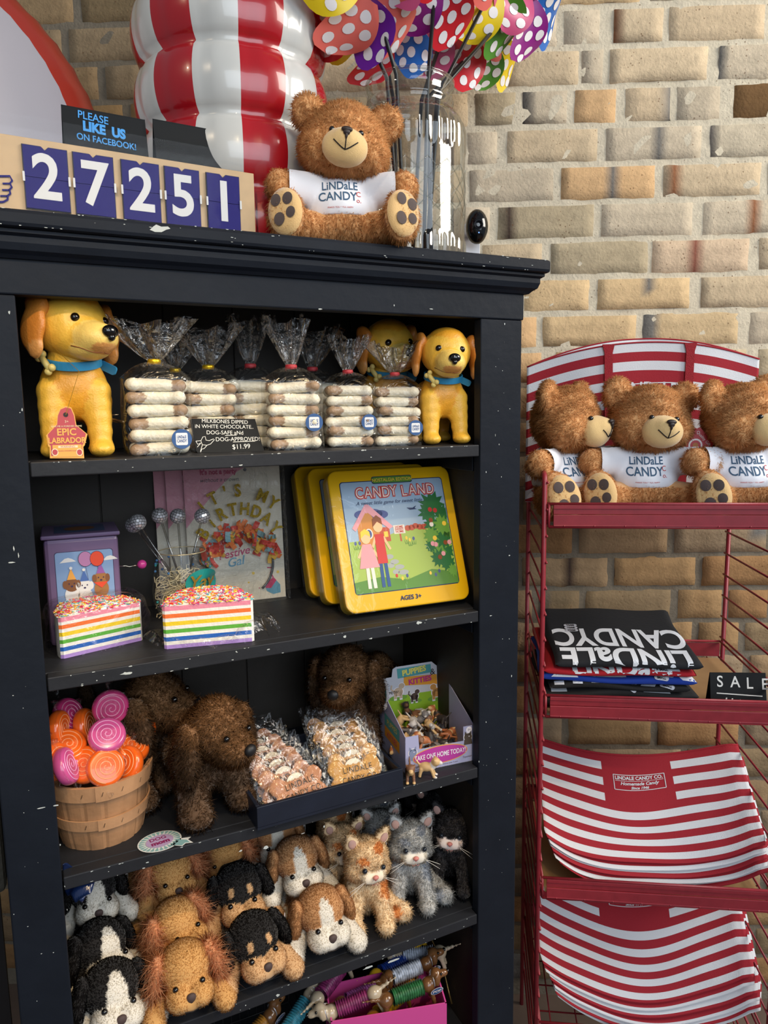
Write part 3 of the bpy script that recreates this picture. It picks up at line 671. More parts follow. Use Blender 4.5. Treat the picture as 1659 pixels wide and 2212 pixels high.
# ------------------------------------------------------------------ flip counter sign
def flip_sign():
    yaw = R(4.5); p = PZ(560, 505, TOPZ); org = PY(562, 500, .028); org.z = TOPZ + .0005
    T = Matrix.Translation(org) @ Matrix.Rotation(yaw, 4, 'Z')
    t = thing('flip_counter', 'tan number counter sign in a clear case reading 27251 with purple digit tiles', 'sign', org, yaw)
    wood = M('counter_board', '#b89c76', rough=.5, var=.05, vs=60); pur = M('tile_purple', '#27246a', rough=.5, spec=.1); wht = M('digit_white', '#c8cacc', rough=.5); dark = M('sign_dark', '#1d1d24', rough=.5)
    L = .42; Hh = .098
    b = MB(); b.box(-L, .006, .0, -.004, .030, Hh - .006); b.build('board', wood, t, bevel=.001)
    xs = []
    for d, (a, b_) in zip('27251', ((53, 151), (161, 249), (264, 347), (357, 433), (447, 519))):
        ca = loc2(T, a, 400)[0]; cb = loc2(T, b_, 400)[0]
        z0, z1 = .010, .0835; m = MB(); xm = (ca + cb) / 2
        pl = [(ca, z0), (cb, z0), (cb, z1), (xm + .004, z1), (xm, z1 - .004), (xm - .004, z1), (ca, z1)]
        m.prism([(x * 1, z) for x, z in pl], .0015, 1, T=Matrix.Translation((0, .0035, 0)))
        zm = (z0 + z1) / 2
        m.prism([(ca + .001, z0 + .001), (cb - .001, z0 + .001), (cb - .001, zm - .0003), (ca + .001, zm - .0003)], .001, 0, T=Matrix.Translation((0, .0022, 0)))
        m.prism([(ca + .001, zm + .0003), (cb - .001, zm + .0003), (cb - .001, z1 - .001), (xm + .004, z1 - .001), (xm, z1 - .005), (xm - .004, z1 - .001), (ca + .001, z1 - .001)], .001, 0, T=Matrix.Translation((0, .0022, 0)))
        text(m, d, xm, .0016, zm - .001, .072, m=2, bold=.0016, sx=.92)
        for sx_ in (ca, cb): m.box(sx_ - .0012, .0005, zm - .006, sx_ + .0012, .002, zm + .005, 2)
        m.build('digit_tile', [pur, dark, wht], t)
    # thumb icon
    m = MB(); pts = [(-12, 378), (22, 378), (27, 388), (22, 394), (26, 402), (21, 408), (23, 416), (17, 421), (17, 429), (8, 434), (-12, 434)]
    P = [loc2(T, a, b) for a, b in pts]; stroke(m, P, .0012, .0045)
    for a, b in ((394, 22), (408, 21), (421, 17)):
        stroke(m, [loc2(T, b, a), loc2(T, b - 16, a)], .0010, .0045)
    m.build('thumb_icon', pur, t)
    # clear acrylic case
    ac = film('clear_acrylic', gloss=.002, rough=.03, bump=.02, fres=.03)
    c = MB(); zt = .113
    for bx in ((-L - .005, -.0035, 0, .012, -.0015, zt), (-L - .005, .038, 0, .012, .040, zt), (-L - .005, -.0035, zt - .002, .012, .040, zt), (.010, -.0035, 0, .012, .040, zt), (-L - .005, -.0035, 0, -L - .003, .04, zt)): c.box(*bx)
    c.build('clear_case', ac, t)
    return T
SIGN_T = flip_sign()

# ------------------------------------------------------------------ tent cards standing on the case
def tent(px0, px1, pyt, pyb, label, txt=None, yaw=R(4.5), y=.09):
    a = PY(px0, pyb, y); b = PY(px1, pyb, y); Wd = (b - a).length; z0 = TOPZ + .0004
    t_ = PY((px0 + px1) / 2, (pyt + pyb) / 2, y); Hh = (PY(px0, pyt, y) - a).length; h = .175
    base = Vector((a.x, y - .012, z0)); T = Matrix.Translation(base) @ Matrix.Rotation(yaw, 4, 'Z')
    t = thing('tent_card', label, 'tent card', base, yaw)
    lean = R(-11); bk = M('black_card', '#1e2022', rough=.6, spec=.15)
    F = Matrix.Rotation(lean, 4, 'X')
    m = MB(); m.prism([(0, 0), (Wd, 0), (Wd, h), (0, h)], .0008, T=F); m.build('front_panel', bk, t)
    d = 2 * h * math.sin(-lean); B = Matrix.Translation((0, d, 0)) @ Matrix.Rotation(-lean, 4, 'X'); m = MB(); m.prism([(0, 0), (Wd, 0), (Wd, h), (0, h)], -.0008, T=B); m.build('back_panel', bk, t)
    if txt:
        m = MB(); TT = F @ Matrix.Translation((Wd / 2, -.0008, 0))
        for s, x, z, sz, bd, rt in txt: text(m, s, x * Wd, 0, h - z, sz, T=TT, bold=bd, rot=rt, sx=.84)
        m.build('chalk_lettering', M('chalk_blue', '#4a9be0', rough=.8), t)
    return t
tent(146, 328, 222, 332, 'black tent card with blue chalk lettering standing behind the counter case', [('PLEASE', -.14, .0110, .0150, .0002, R(4)), ('LIKE  US', -.02, .0262, .0180, .0010, R(3)), ('ON FACEBOOK!', .0, .0415, .0125, .0002, R(2))])
tent(345, 497, 262, 362, 'blank black tent card standing behind the counter case beside the bear')

# ------------------------------------------------------------------ striped candy prop, inflatable, jar
def candy_prop():
    cx, cy = PY(505, 250, .245).x, .245; rad = .155
    t = thing('striped_candy_prop', 'giant glossy red and white striped candy figure on the bookcase', 'candy prop', (cx, cy, TOPZ + .0005))
    seg = 14 * 8; z = 0; prof = []
    h = .099
    for s in range(6):
        for k in range(12 if s < 5 else 13):
            u = k / 12; zz = (s + u) * h + .0005
            if zz < 0: continue
            prof.append((rad * (.875 + .125 * math.sin(PI * u) ** .55), zz))
    prof = [(0.001, 0), (prof[0][0] * .98, 0)] + prof + [(rad * .5, prof[-1][1] + .03), (.001, prof[-1][1] + .04)]
    mb = MB(); n0 = 0
    mb.lathe(prof, seg, fn=lambda r, z, a: r * (1 - .018 * abs(math.cos(a * 7 + .9)) ** 8) )
    mb.m = [(0 if int(((k % seg) + 4) / 8) % 2 else 1) for k in range(len(mb.f))]
    o = mb.build('striped_body', [M('gloss_red', '#a8101c', rough=.25, coat=.6, bump=.15, bs=25), M('gloss_white', '#c8c8c4', rough=.25, coat=.5, bump=.1, bs=25)], t, smooth=True)
    o.rotation_euler = (0, 0, R(-11))
candy_prop()
def inflatable():
    c = PY(-300, 440, .60); r = .44
    t = thing('inflatable_candy', 'large white inflatable disc with a crinkled red rim behind the counter sign', 'inflatable', (c.x, c.y, c.z - r), R(-24))
    def fn(u, v):
        a = 2 * PI * u; q = v * PI - PI / 2; rr = math.cos(q) ** .75 * r; w_ = 1 + (.004 * math.sin(a * 90) + .003 * math.sin(a * 61 + 1)) * (math.cos(q) ** 6)
        return (rr * math.cos(a) * w_, .14 * math.sin(q), r + rr * math.sin(a) * w_)
    mb = MB(); mb.grid(fn, 180, 30)
    mb.m = [(1 if 10 < (i // 180) < 19 and True else 0) for i in range(len(mb.f))]
    st = MB(); st.tube([(0, 0, -(c.z - r) + .001), (0, 0, .06)], .03, 16); st.build('pole', M('gloss_white'), t, smooth=True)
    mb.build('vinyl_shell', [M('white_vinyl', '#d4ccd0', rough=.3, bump=.5, bs=22), M('red_vinyl', '#c8402f', rough=.25, bump=.3, bs=25)], t, smooth=True)
inflatable()

def glass(name, tint=(1, 1, 1), rough=.01):
    m = M(name, '#ffffff', rough=rough); b = m.node_tree.nodes['Principled BSDF']; b.inputs['Transmission Weight'].default_value = 1; b.inputs['IOR'].default_value = 1.45; b.inputs['Base Color'].default_value = (*tint, 1); return m
JC = PZ(905, 545, TOPZ); JC = Vector((.618, .150, TOPZ + .0005)); JR = .082
def jar():
    t = thing('glass_jar', 'large clear ribbed glass jar holding the pinwheels on the bookcase', 'jar', JC)
    G = film('jar_glass', tint=(.90, .92, .91), gloss=.04, rough=.03, bump=.03, fres=.48)
    prof = [(0, 0), (.070, 0), (.078, .004), (.081, .012), (.082, .03), (.082, .24), (.081, .25), (.077, .266), (.069, .278), (.064, .284), (.063, .290), (.0645, .296), (.0655, .300), (.063, .304), (.0625, .320), (.0655, .326), (.066, .330), (.0635, .334)]
    out = []
    for i in range(len(prof) - 1):
        a, b = prof[i], prof[i + 1]; k = max(1, int(abs(b[1] - a[1]) / .005))
        for q in range(k): out.append((a[0] + (b[0] - a[0]) * q / k, a[1] + (b[1] - a[1]) * q / k))
    out.append(prof[-1]); o2 = out + [(max(r - .0035, .0), max(z, .006)) for r, z in out[::-1]]
    def fn(r, z, a):
        if r < .07: return r
        s = 0
        if .205 < z < .262 or .012 < z < .055: s = min(1, min(abs(z - .205), abs(z - .262)) / .006) if z > .1 else min(1, min(abs(z - .012), abs(z - .055)) / .006)
        return r + .0030 * s * (abs(math.cos(a * 16)) - .3)
    nb = len(out)
    mb = MB(); mb.lathe(out, 192, fn=fn)
    # close the rim
    o = mb.build('glass_body', G, t, smooth=True)
    bm = bmesh.new(); bm.from_mesh(o.data)
    top = max(v.co.z for v in bm.verts)
    bm.to_mesh(o.data); bm.free()
    e = MB()
    for k in range(16):
        for sg in (1, -1):
            pts = []
            for i in range(13):
                u = i / 12; a = 2 * PI * k / 16 + sg * u * 2 * PI / 16 * 2.5; zz = .095 + .085 * u; pts.append((.0822 * math.cos(a), .0822 * math.sin(a), zz))
            e.tube(pts, .0009, 5)
    e.build('embossed_lattice', G, t, smooth=True)
    r = MB(); r.tube([(.0640 * math.cos(2 * PI * k / 48), .0640 * math.sin(2 * PI * k / 48), .3335) for k in range(48)], .0028, 8, closed=True); r.build('rim', G, t, smooth=True)
jar()
PCOL = {'pink': '#e0509a', 'red': '#d0222e', 'yellow': '#efd020', 'green': '#4f8f2c', 'blue': '#2468bc', 'purple': '#8c1a80', 'coral': '#f07468', 'violet': '#7020a0', 'rose': '#c8507c'}
def pinwheel(hub, nrm, base, cols, label, rr=.105, spin=0):
    t = thing('pinwheel', label, 'pinwheel', base, 0, 'polka dot pinwheels in the glass jar')
    off = -Vector(base); hub = Vector(hub); nrm = Vector(nrm).normalized()
    q = nrm.to_track_quat('Z', 'Y').to_matrix().to_4x4(); T = Matrix.Translation(hub + off) @ q
    st = MB(); back = T @ Vector((0, 0, -.012)); rd_ = (Vector((hub.x, hub.y, 0)) - Vector((JC.x, JC.y, 0))); rim = JC + rd_.normalized() * min(.055, rd_.length * .6) + Vector((0, 0, .298)) + off; tail = back - rim; bs_ = rim - tail * (.27 / max(.05, tail.z + .02)) * .35; bs_ = Vector((max(-.05, min(.05, -rim.x * .3)), -rim.y * .3, 0)); st.tube([bs_, bs_ * .45 + rim * .55, rim, back], .0034, 8); st.tube([back - tail.normalized() * .012, back + tail.normalized() * .004], .0052, 8); st.build('stick', M('black_stick', '#0e0f10', rough=.35), t, smooth=True)
    n = len(cols)
    for i, cn in enumerate(cols):
        a0 = spin + 2 * PI * i / n; ca, sa = math.cos(a0), math.sin(a0); pw = rr * .40 * 6 / max(n, 5)
        def fn(u, v):
            x = v * rr; wv = pw * (math.sin(min(1, v * 1.05) * PI * .5) ** 1.0) * (1 if v < .72 else math.sqrt(max(0, 1 - ((v - .72) / .28) ** 2)))
            y = (u * 2 - 1) * wv - v * v * rr * .25; h_ = (u ** 1.6) * .030 * math.sin(PI * min(1, v * 1.1)) * .9 - .004
            return T @ Vector((x * ca - y * sa, x * sa + y * ca, h_))
        mb = MB(); mb.grid(fn, 12, 16, 0)
        for (du, dv) in ((.28, .80), (.70, .84), (.5, .62), (.18, .58), (.82, .62), (.35, .42), (.7, .42), (.5, .95)):
            for sgn in (1, -1):
                c0 = fn(du, dv); tu = (fn(min(1, du + .04), dv) - fn(du - .04, dv)); tv = (fn(du, min(1, dv + .03)) - fn(du, dv - .03))
                if tu.length < 1e-5 or tv.length < 1e-5: continue
                ru = .0088; lu = tu.length / .08 if du + .04 <= 1 else 1; lv = tv.length / .06
                ring = [fn(min(1, max(0, du + ru / lu * math.cos(k * PI / 7))), min(1, max(0, dv + ru / lv * math.sin(k * PI / 7)))) for k in range(14)]
                nn = tu.cross(tv).normalized() * .0007 * sgn; mb.add([p + nn for p in ring] + [c0 + nn], [(k, (k + 1) % 14, 14) for k in range(14)], 1)
        mb.build('petal', [M('petal_' + cn, PCOL[cn], rough=.35), M('petal_dot', '#f0ecec', rough=.4)], t, smooth=True)
    hb = MB(); hb.lathe([(0, .006), (.010, .006), (.012, .003), (.012, -.003), (0, -.006)], 20); o = hb.build('hub', M('hub_yellow', '#e8c418', rough=.35), t, smooth=True); o.matrix_local = T @ Matrix.Translation((0, 0, .004))
for o_ in bpy.data.objects:
    if o_.name == 'glass_jar': o_.scale = (1.12, 1.12, .90)
def JB(dx, dy): return JC + Vector((dx, dy, .010))
toC = lambda p: (CAM - p)
for (px, py, y, bx, by, n, cols, lb, rr, sp) in (
        (826, 82, .24, -.02, .03, (-.5, -.8, .5), ('green', 'yellow', 'red', 'blue', 'rose', 'red'), 'pinwheel low at the left of the jar with green, yellow and blue petals', .108, 2.6),
        (962, 66, .27, .03, .04, (-.15, -1, .25), ('coral', 'yellow', 'green', 'blue', 'rose', 'red'), 'pinwheel at the middle with yellow hub, blue and green petals over the jar rim', .114, .15),
        (1062, 78, .30, .05, -.01, (.3, -.9, -.2), ('coral', 'red', 'rose', 'red', 'green', 'yellow'), 'pinwheel at the right with red petals seen edge on beside the brick wall', .100, .6),
        (738, -40, .10, -.045, -.02, (-.5, -.7, -.5), ('pink', 'red', 'violet', 'rose', 'pink', 'red'), 'pinwheel at the upper left with pink, red and violet petals before the striped prop', .116, 3.3),
        (800, -52, .06, -.04, -.04, (.1, -.7, -.6), ('coral', 'coral', 'red', 'pink', 'rose', 'yellow'), 'pinwheel at the top with coral petals hanging over the bear', .116, 4.7),
        (950, -66, .10, .01, -.05, (.0, -.9, -.5), ('purple', 'red', 'coral', 'rose', 'violet', 'red'), 'pinwheel at the top middle with purple and red petals cut by the frame', .108, 4.4),
        (1085, -45, .14, .05, .0, (.3, -.8, -.5), ('yellow', 'green', 'blue', 'purple', 'yellow', 'pink'), 'pinwheel at the upper right with wide yellow and green petals', .118, 4.5),
        (1150, -18, .17, .06, .02, (.4, -.9, -.3), ('purple', 'blue', 'green', 'violet', 'purple', 'rose'), 'pinwheel furthest right with purple and blue petals before the bricks', .108, 5.1)):
    pinwheel(PY(px, py, y), n, JB(bx * .7, by * .7), cols, lb, rr, sp)

def security_camera():
    c = PP(1030, 490, WN * (WD - .07), WN); t = thing('security_camera', 'small white and black security camera on the brick wall beside the jar', 'camera', c, -WA)
    b = MB(); b.prism(rrect(-.018, -.075, .018, .020, .014), .008, T=Matrix.Translation((-.008, .035, 0))); b.build('mount_plate', M('camera_white', '#dcdde2', rough=.35), t, smooth=False, bevel=.001)
    b = MB(); b.ell((0, 0, 0), (.024, .020, .036), None, 24, 14); b.build('housing', M('camera_black', '#08080a', rough=.1, coat=.5), t, smooth=True)
    b = MB(); b.tube([(0, .015, 0), (0, .037, -.01)], .006, 12); b.tube([(0, .037, -.03), (0, .068, -.03)], .01, 12); b.build('bracket', M('camera_white'), t, smooth=True)
    b = MB(); b.lathe([(.010, 0), (.0095, .002), (.008, .001), (.004, .0)], 24); l = b.build('lens', M('lens_ring', '#15161c', rough=.2, metal=.6), t, smooth=True); l.matrix_local = Matrix.Translation((.002, -.0206, .0)) @ Matrix.Rotation(R(90), 4, 'X')
    em = M('blue_led', '#3050ff'); em.node_tree.nodes['Principled BSDF'].inputs['Emission Color'].default_value = (.15, .3, 1, 1); em.node_tree.nodes['Principled BSDF'].inputs['Emission Strength'].default_value = 3
    b = MB(); b.ell((.003, -.0185, -.016), .0013, None, 10, 6); b.build('status_light', em, t, smooth=True)
security_camera()
# ------------------------------------------------------------------ shelf 1: labradors, biscuit bags, chalk card
S1, S2, S3, S4, S5 = [z + .0002 for z in ZT]
YEL = lin((232, 182, 66)); YL2 = lin((226, 160, 44)); ORN = lin((205, 128, 50)); MUZ = lin((240, 205, 110))
def make_lab():
    t = thing('toy_labrador', 'x', 'toy dog', group='yellow vinyl labradors')
    ell = [((0, .012, .088), (.040, .052, .040), None, YL2), ((0, -.018, .092), (.043, .034, .045), None, YL2), ((0, .055, .085), (.038, .034, .040), None, YL2),
           ((0, -.024, .122), (.032, .030, .034), None, YEL)]
    ell += limb((0, -.022, .12), (0, -.034, .150), .030, .026, YEL)
    for s in (-1, 1):
        ell += limb((s * .026, -.030, .085), (s * .029, -.040, .016), .021, .0155, YEL) + [((s * .029, -.047, .011), (.0175, .023, .011), None, YEL)]
        ell += limb((s * .026, .060, .075), (s * .030, .070, .016), .024, .014, YL2) + [((s * .030, .062, .010), (.016, .022, .010), None, YEL)]
    ell += limb((0, .085, .10), (.01, .125, .12), .012, .007, YL2)
    furry('body', blob(ell, .004, 6, paint=[((0, -.05, .10), (.024, .02, .016), None, lin((220, 156, 52)))]), t, n=0, mat=M('vinyl_yellow', '#ffffff', rough=.38, vc=True, bump=.3, bs=420, sss=.05, var=.10, vs=60))
    hd = [((0, .0, .030), (.040, .040, .036), None, YEL), ((0, -.012, .018), (.033, .032, .026), None, YEL), ((0, -.040, .014), (.023, .027, .018), None, MUZ), ((0, -.030, .005), (.022, .026, .014), None, MUZ), ((0, -.005, .048), (.030, .028, .020), None, YL2)]
    head = blob(hd, .0035, 5, paint=[((0, -.058, .002), (.016, .012, .008), None, lin((214, 150, 82)))])
    h = furry('head', head, t, n=0, mat=M('vinyl_yellow')); h.location = (0, -.032, .134); h.scale = (1.2, 1.2, 1.2)
    for s in (-1, 1):
        e = blob([((s * .038, .0, .046), (.008, .018, .014), (0, R(s * 18), 0), ORN), ((s * .045, -.002, .024), (.007, .020, .026), (R(10), R(s * -6), 0), ORN), ((s * .046, -.006, .004), (.0055, .013, .014), None, lin((214, 150, 82)))], .003, 4)
        furry('ear', e, h, n=0, mat=M('vinyl_yellow'))
    tr = bvh(head)
    for s in (-1, 1):
        hh = tr.ray_cast(Vector((s * .0175, -.2, .034)), Vector((0, 1, 0)))[0]
        m = MB(); m.ell(hh + Vector((0, .0012, 0)), (.0052, .0038, .0048), (0, R(s * 12), 0), 16, 10); m.build('eye', M('dark_eye', '#140c08', rough=.06), h, smooth=True)
    m = MB(); m.ell((0, -.0655, .0195), (.0092, .0065, .0068), None, 18, 10); m.ell((0, -.067, .0135), (.004, .004, .004)); m.build('nose', M('black_nose', '#08080a', rough=.12, coat=.5), h, smooth=True)
    m = MB()
    for s in (-1, 1):
        pts = []
        for i in range(10):
            a = i / 9; q = tr.ray_cast(Vector((s * (.001 + .021 * a), -.2, -.001 - .003 * math.sin(a * PI) + .006 * a)), Vector((0, 1, 0)))[0]
            if q: pts.append(q)
        if len(pts) > 2: m.tube(pts, .0006, 5)
    m.build('mouth', M('mouth_line', '#8a5028', rough=.6), h, smooth=True)
    # collar
    c = MB()
    ce = Vector((0, -.026, .126)); Rm = Euler((R(18), 0, 0)).to_matrix()
    v = []; n = 40
    for k in range(n):
        a = 2 * PI * k / n
        for (dr, dz) in ((0, -.006), (.0022, -.005), (.0022, .005), (0, .006)):
            v.append(ce + Rm @ Vector(((.0345 + dr) * math.cos(a), (.0325 + dr) * math.sin(a), dz)))
    c.add(v, [(4 * k + i, 4 * k + (i + 1) % 4, 4 * ((k + 1) % n) + (i + 1) % 4, 4 * ((k + 1) % n) + i) for k in range(n) for i in range(4)])
    co = c.build('collar', M('collar_blue', '#2f86b4', rough=.4), t, smooth=False)
    m = MB(); m.prism(rrect(-.004, -.006, .022, .006, .004), .003, T=Matrix.Translation((.036, -.02, .121)) @ Euler((0, R(25), R(-35))).to_matrix().to_4x4()); m.build('strap_end', M('collar_blue'), co)
    m = MB(); B_ = Matrix.Translation((-.029, -.050, .121)) @ Euler((0, R(52), R(-42))).to_matrix().to_4x4()
    for s in (-1, 1):
        for q in (-1, 1): m.ell(B_ @ Vector((s * .011, -.003, q * .004)), .0048, None, 12, 8)
    m.tube([B_ @ Vector((-.011, -.003, 0)), B_ @ Vector((.011, -.003, 0))], .0042, 10); m.build('bone_charm', M('bone_cream', '#dcc878', rough=.4), co, smooth=True)
    return t
lab = make_lab(); lab['label'] = 'large yellow vinyl labrador at the left end of the top shelf looking right'
lab.location = (.064, .100, S1); lab.rotation_euler = (0, 0, R(-4)); lab.scale = (1.02,) * 3; kids(lab, 'head').rotation_euler = (0, R(2), R(36))
l2 = dup(lab, 'yellow vinyl labrador at the right end of the top shelf beside the stile', (.630, .078, S1), R(-12), sc=.88); kids(l2, 'head').rotation_euler = (R(2), R(3), R(-6))
l3 = dup(lab, 'yellow vinyl labrador half hidden behind the rightmost biscuit bag', (.588, .205, S1), R(-10), sc=1.0); kids(l3, 'head').rotation_euler = (R(4), R(-4), R(14))

def lab_tag():
    T = Matrix.Translation((0.040, .018, S1)) @ Matrix.Rotation(R(-6), 4, 'Z') @ Matrix.Rotation(R(-8), 4, 'X')
    t = thing('hang_tag', 'red and gold kennel shaped hang tag standing before the left labrador', 'tag', T.translation); q = T.copy(); q.translation = Vector((0, 0, 0))
    L = lambda x, y: loc2(T, x, y)
    red = M('kennel_red', '#b02028', rough=.35); gold = M('kennel_gold', '#e0a030', rough=.35); wt = M('kennel_cream', '#e8d8b0', rough=.5)
    out = [(108, 990), (182, 990), (180, 965), (183, 962), (189, 938), (165, 918), (161, 896), (154, 880), (142, 877), (130, 882), (124, 896), (122, 917), (100, 940), (104, 964), (107, 966)]
    m = MB(); P = [L(*a) for a in out]; m.prism(P, .0008, 1, T=q); c = (sum(a[0] for a in P) / len(P), sum(a[1] for a in P) / len(P))
    inn = [(c[0] + (x - c[0]) * .92, c[1] + (z - c[1]) * .93 + .0005) for x, z in P]; poly(m, inn, -.0003, 0, T=q)
    def bx(x0, y0, x1, y1, mi, d=-.0006): a = L(x0, y1); b = L(x1, y0); poly(m, [(a[0], a[1]), (b[0], a[1]), (b[0], b[1]), (a[0], b[1])], d, mi, T=q)
    bx(115, 960, 176, 988, 1); bx(126, 962, 168, 968, 2, -.0008)
    for s, x, y, sz, mi, kw in (('EPIC', 144, 934, .0125, 1, dict(sx=.95, bold=.0003)), ('LABRADOR', 145, 952, .0100, 1, dict(sx=.86, bold=.0003)), ('3+', 144, 911, .0045, 2, {}), ('GIVE ME A FOREVER HOME', 144, 921, .0030, 2, {}), ('WARNING:', 147, 965, .0035, 0, {}), ('CHOKING HAZARD-Small parts', 147, 974, .0022, 0, {})):
        a = L(x, y); text(m, s, a[0], -.0009, a[1], sz, T=q, m=mi, **kw)
    a = L(142, 896); disc(m, a[0], a[1], .003, .003, -.0007, 3, T=q)
    for x in (119, 172): a = L(x, 977); disc(m, a[0], a[1], .004, .0048, -.0008, 2, T=q); disc(m, a[0], a[1], .003, .0036, -.001, 0, T=q)
    m.build('card', [red, gold, wt, M('tag_hole', '#201010')], t)
    s = MB(); pr = PY(142, 896, .017) - T.translation; s.tube([pr, pr + Vector((.02, .01, .055)), pr + Vector((-.02, .03, .10))], .0004, 5); s.build('gold_string', M('gold_thread', '#b08830', rough=.4, metal=.6), t)
lab_tag()

WCH = lin((226, 220, 200)); BIS = lin((160, 134, 108))
def bone_mesh(seed):
    L_, r = .030, .0098
    e = [((s * L_, q * .0075, 0), (r, r * 1.05, .0088), None, (WCH if s < 0 else BIS)) for s in (-1, 1) for q in (-1, 1)]
    e += [((x, 0, 0), (.012, .0125, .0085), None, WCH if x < .013 else BIS) for x in (-.02, -.01, 0, .01, .02)]
    v, t, c = blob(e, .0028, 4)
    x = v[:, 0] + .25 * v[:, 1] + .002 * np.sin(v[:, 1] * 500 + seed); k = x > .0165; c[k] = BIS; c[~k] = WCH; v[~k] *= np.array([1.03, 1.04, 1.10])
    o = furry('biscuit', (v, t, c), None, n=0, mat=M('biscuit_coating', '#ffffff', rough=.45, vc=True, bump=.5, bs=260, var=.05, vs=300)); me = o.data; bpy.data.objects.remove(o); return me
BONES = [bone_mesh(1), bone_mesh(2)]
FILM = film('cellophane', gloss=.03, rough=.16, bs=30, bump=.8, dist=.010, fres=.30)
RUF = film('cellophane_ruffle', gloss=.09, rough=.22, bs=34, bump=1.0, dist=.016, fres=.8)
def bag_mesh(seed, W=.047, D=.030, Hb=.118, Hr=.066, fl=.046, ln=0.0):
    rnd = random.Random(seed); ph = rnd.random() * 6; nf = 9
    def fn(u, v):
        a = 2 * PI * u
        if v < .55:
            q = v / .55; z = Hb * (1 - (1 - q) ** 1.0) * .93; e = .45
            cx, sy = math.copysign(abs(math.cos(a)) ** e, math.cos(a)), math.copysign(abs(math.sin(a)) ** e, math.sin(a)); k = 1 + .02 * math.sin(a * 3 + ph + q * 7) + .03 * q * math.sin(a * 5)
            return Vector((W * cx * k, D * sy * k, z))
        if v < .70:
            q = (v - .55) / .15; e = .45 + .55 * q; cx, sy = math.copysign(abs(math.cos(a)) ** e, math.cos(a)), math.copysign(abs(math.sin(a)) ** e, math.sin(a))
            s = (1 - q) ** .8; f_ = 1 + .10 * q * math.sin(a * 11 + ph)
            return Vector((max(W * s, .0065) * cx * f_, max(D * s, .0065) * sy * f_, Hb * (.93 + .20 * math.sin(q * PI / 2))))
        q = (v - .70) / .30; rr = .0065 + (fl - .0065) * (q ** .8); f_ = 1 + .22 * q * math.sin(a * nf + ph) + .1 * q * math.sin(a * 17 + 2 * ph)
        return Vector((rr * math.cos(a) * f_ + ln * q, rr * .42 * math.sin(a) * f_ + .010 * q * math.sin(a * 7 + ph), Hb * 1.13 + Hr * q * (1 + .10 * math.sin(a * 2 + ph) + .04 * math.sin(a * nf))))
    mb = MB(); mb.grid(fn, 84, 40); mb.m = [(1 if (i // 84) / 40 >= .62 else 0) for i in range(len(mb.f))]; return mb
def sticker(mb, T, r):
    n = 24; disc(mb, 0, 0, r, r, 0, 0, T=T, n=n); disc(mb, 0, 0, r * .90, r * .90, -.0001, 0, T=T)
    poly(mb, [(r * x, r * z) for x, z in rrect(-.58, -.62, .58, .62, .16)], -.0002, 1, T=T)
    poly(mb, [(r * x, r * z) for x, z in rrect(-.50, -.54, .50, .54, .12)], -.0003, 1, T=T)
    text(mb, 'LiNDaLE', 0, -.0005, r * .20, r * .40, T=T, m=0, sx=.62, bold=r * .012); text(mb, 'CANDY', 0, -.0005, -r * .20, r * .44, T=T, m=0, sx=.62, bold=r * .012)
def make_bag(label, loc, rz, seed, tie='red', sc=1.0, stick=True, Hr=.066, fl=.046, ln=0., Hb=.113):
    t = thing('biscuit_bag', label, 'bag of dog biscuits', loc, rz, 'cellophane bags of dipped dog biscuits', sc=sc); rnd = random.Random(seed)
    for k in range(6):
        for j in (-1, 1):
            o = bpy.data.objects.new('biscuit', rnd.choice(BONES)); COL.objects.link(o); o.parent = t
            o.location = (rnd.uniform(-.003, .003), j * .0125, .0095 + k * .0172); fl_ = PI if (k + (j > 0) + seed) % 2 else 0
            o.rotation_euler = (R(rnd.uniform(-3, 3)), R(rnd.uniform(-4, 4)), fl_ + R(rnd.uniform(-7, 7)))
    bag_mesh(seed, Hr=Hr, fl=fl, ln=ln, Hb=Hb).build('cellophane', [FILM, RUF], t, smooth=True)
    m = MB(); m.lathe([(.0080, Hb * 1.10), (.0092, Hb * 1.115), (.0092, Hb * 1.145), (.0080, Hb * 1.16)], 24); m.build('tie', M('tie_red', '#b03038', rough=.5) if tie == 'red' else M('tie_gold', '#d8b020', rough=.3, metal=.7), t, smooth=True)
    if stick:
        m = MB(); sticker(m, Matrix.Translation((.030, -.0325, .022 + .010 * (seed % 3))), .0135); m.build('round_sticker', [M('sticker_blue', '#2f5790', rough=.5), M('sticker_white', '#e6e8ec', rough=.5)], t)
    return t
def onshelf(px, py, z): p = PZ(px, py, z); return p
make_bag('biscuit bag with a gold tie nearest the left labrador, largest on the top shelf', (.166, .060, S1), R(-8), 3, 'gold', 1.0, fl=.060, Hr=.056, ln=-.012)
make_bag('biscuit bag behind the gold tied one, its ruffle showing at the right', (.210, .150, S1), R(5), 4, 'gold', .95, stick=False, Hr=.05)
make_bag('biscuit bag directly behind the black chalk card, its sticker just above it', (.254, .122, S1), R(-10), 7, 'gold', .98, Hr=.062, fl=.050)
make_bag('biscuit bag with a red tie between the chalk card and the back panel', (.330, .160, S1), R(-12), 9, 'red', 1.02, stick=False, Hr=.072, fl=.030)
make_bag('biscuit bag just right of the chalk card, tallest ruffle with a pink glint', (.366, .066, S1), R(-14), 11, 'red', .97, Hr=.070, fl=.032, ln=-.006)
make_bag('biscuit bag tucked behind the one right of the chalk card', (.442, .178, S1), R(-8), 12, 'red', 1.0, stick=False, Hr=.065, fl=.040, ln=.012)
make_bag('biscuit bag second from the right in the front row', (.468, .088, S1), R(-14), 14, 'red', .93, Hr=.058, fl=.034, ln=.004)
make_bag('biscuit bag in front of the half hidden labrador', (.545, .074, S1), R(-14), 16, 'red', .90, Hr=.052, fl=.050)

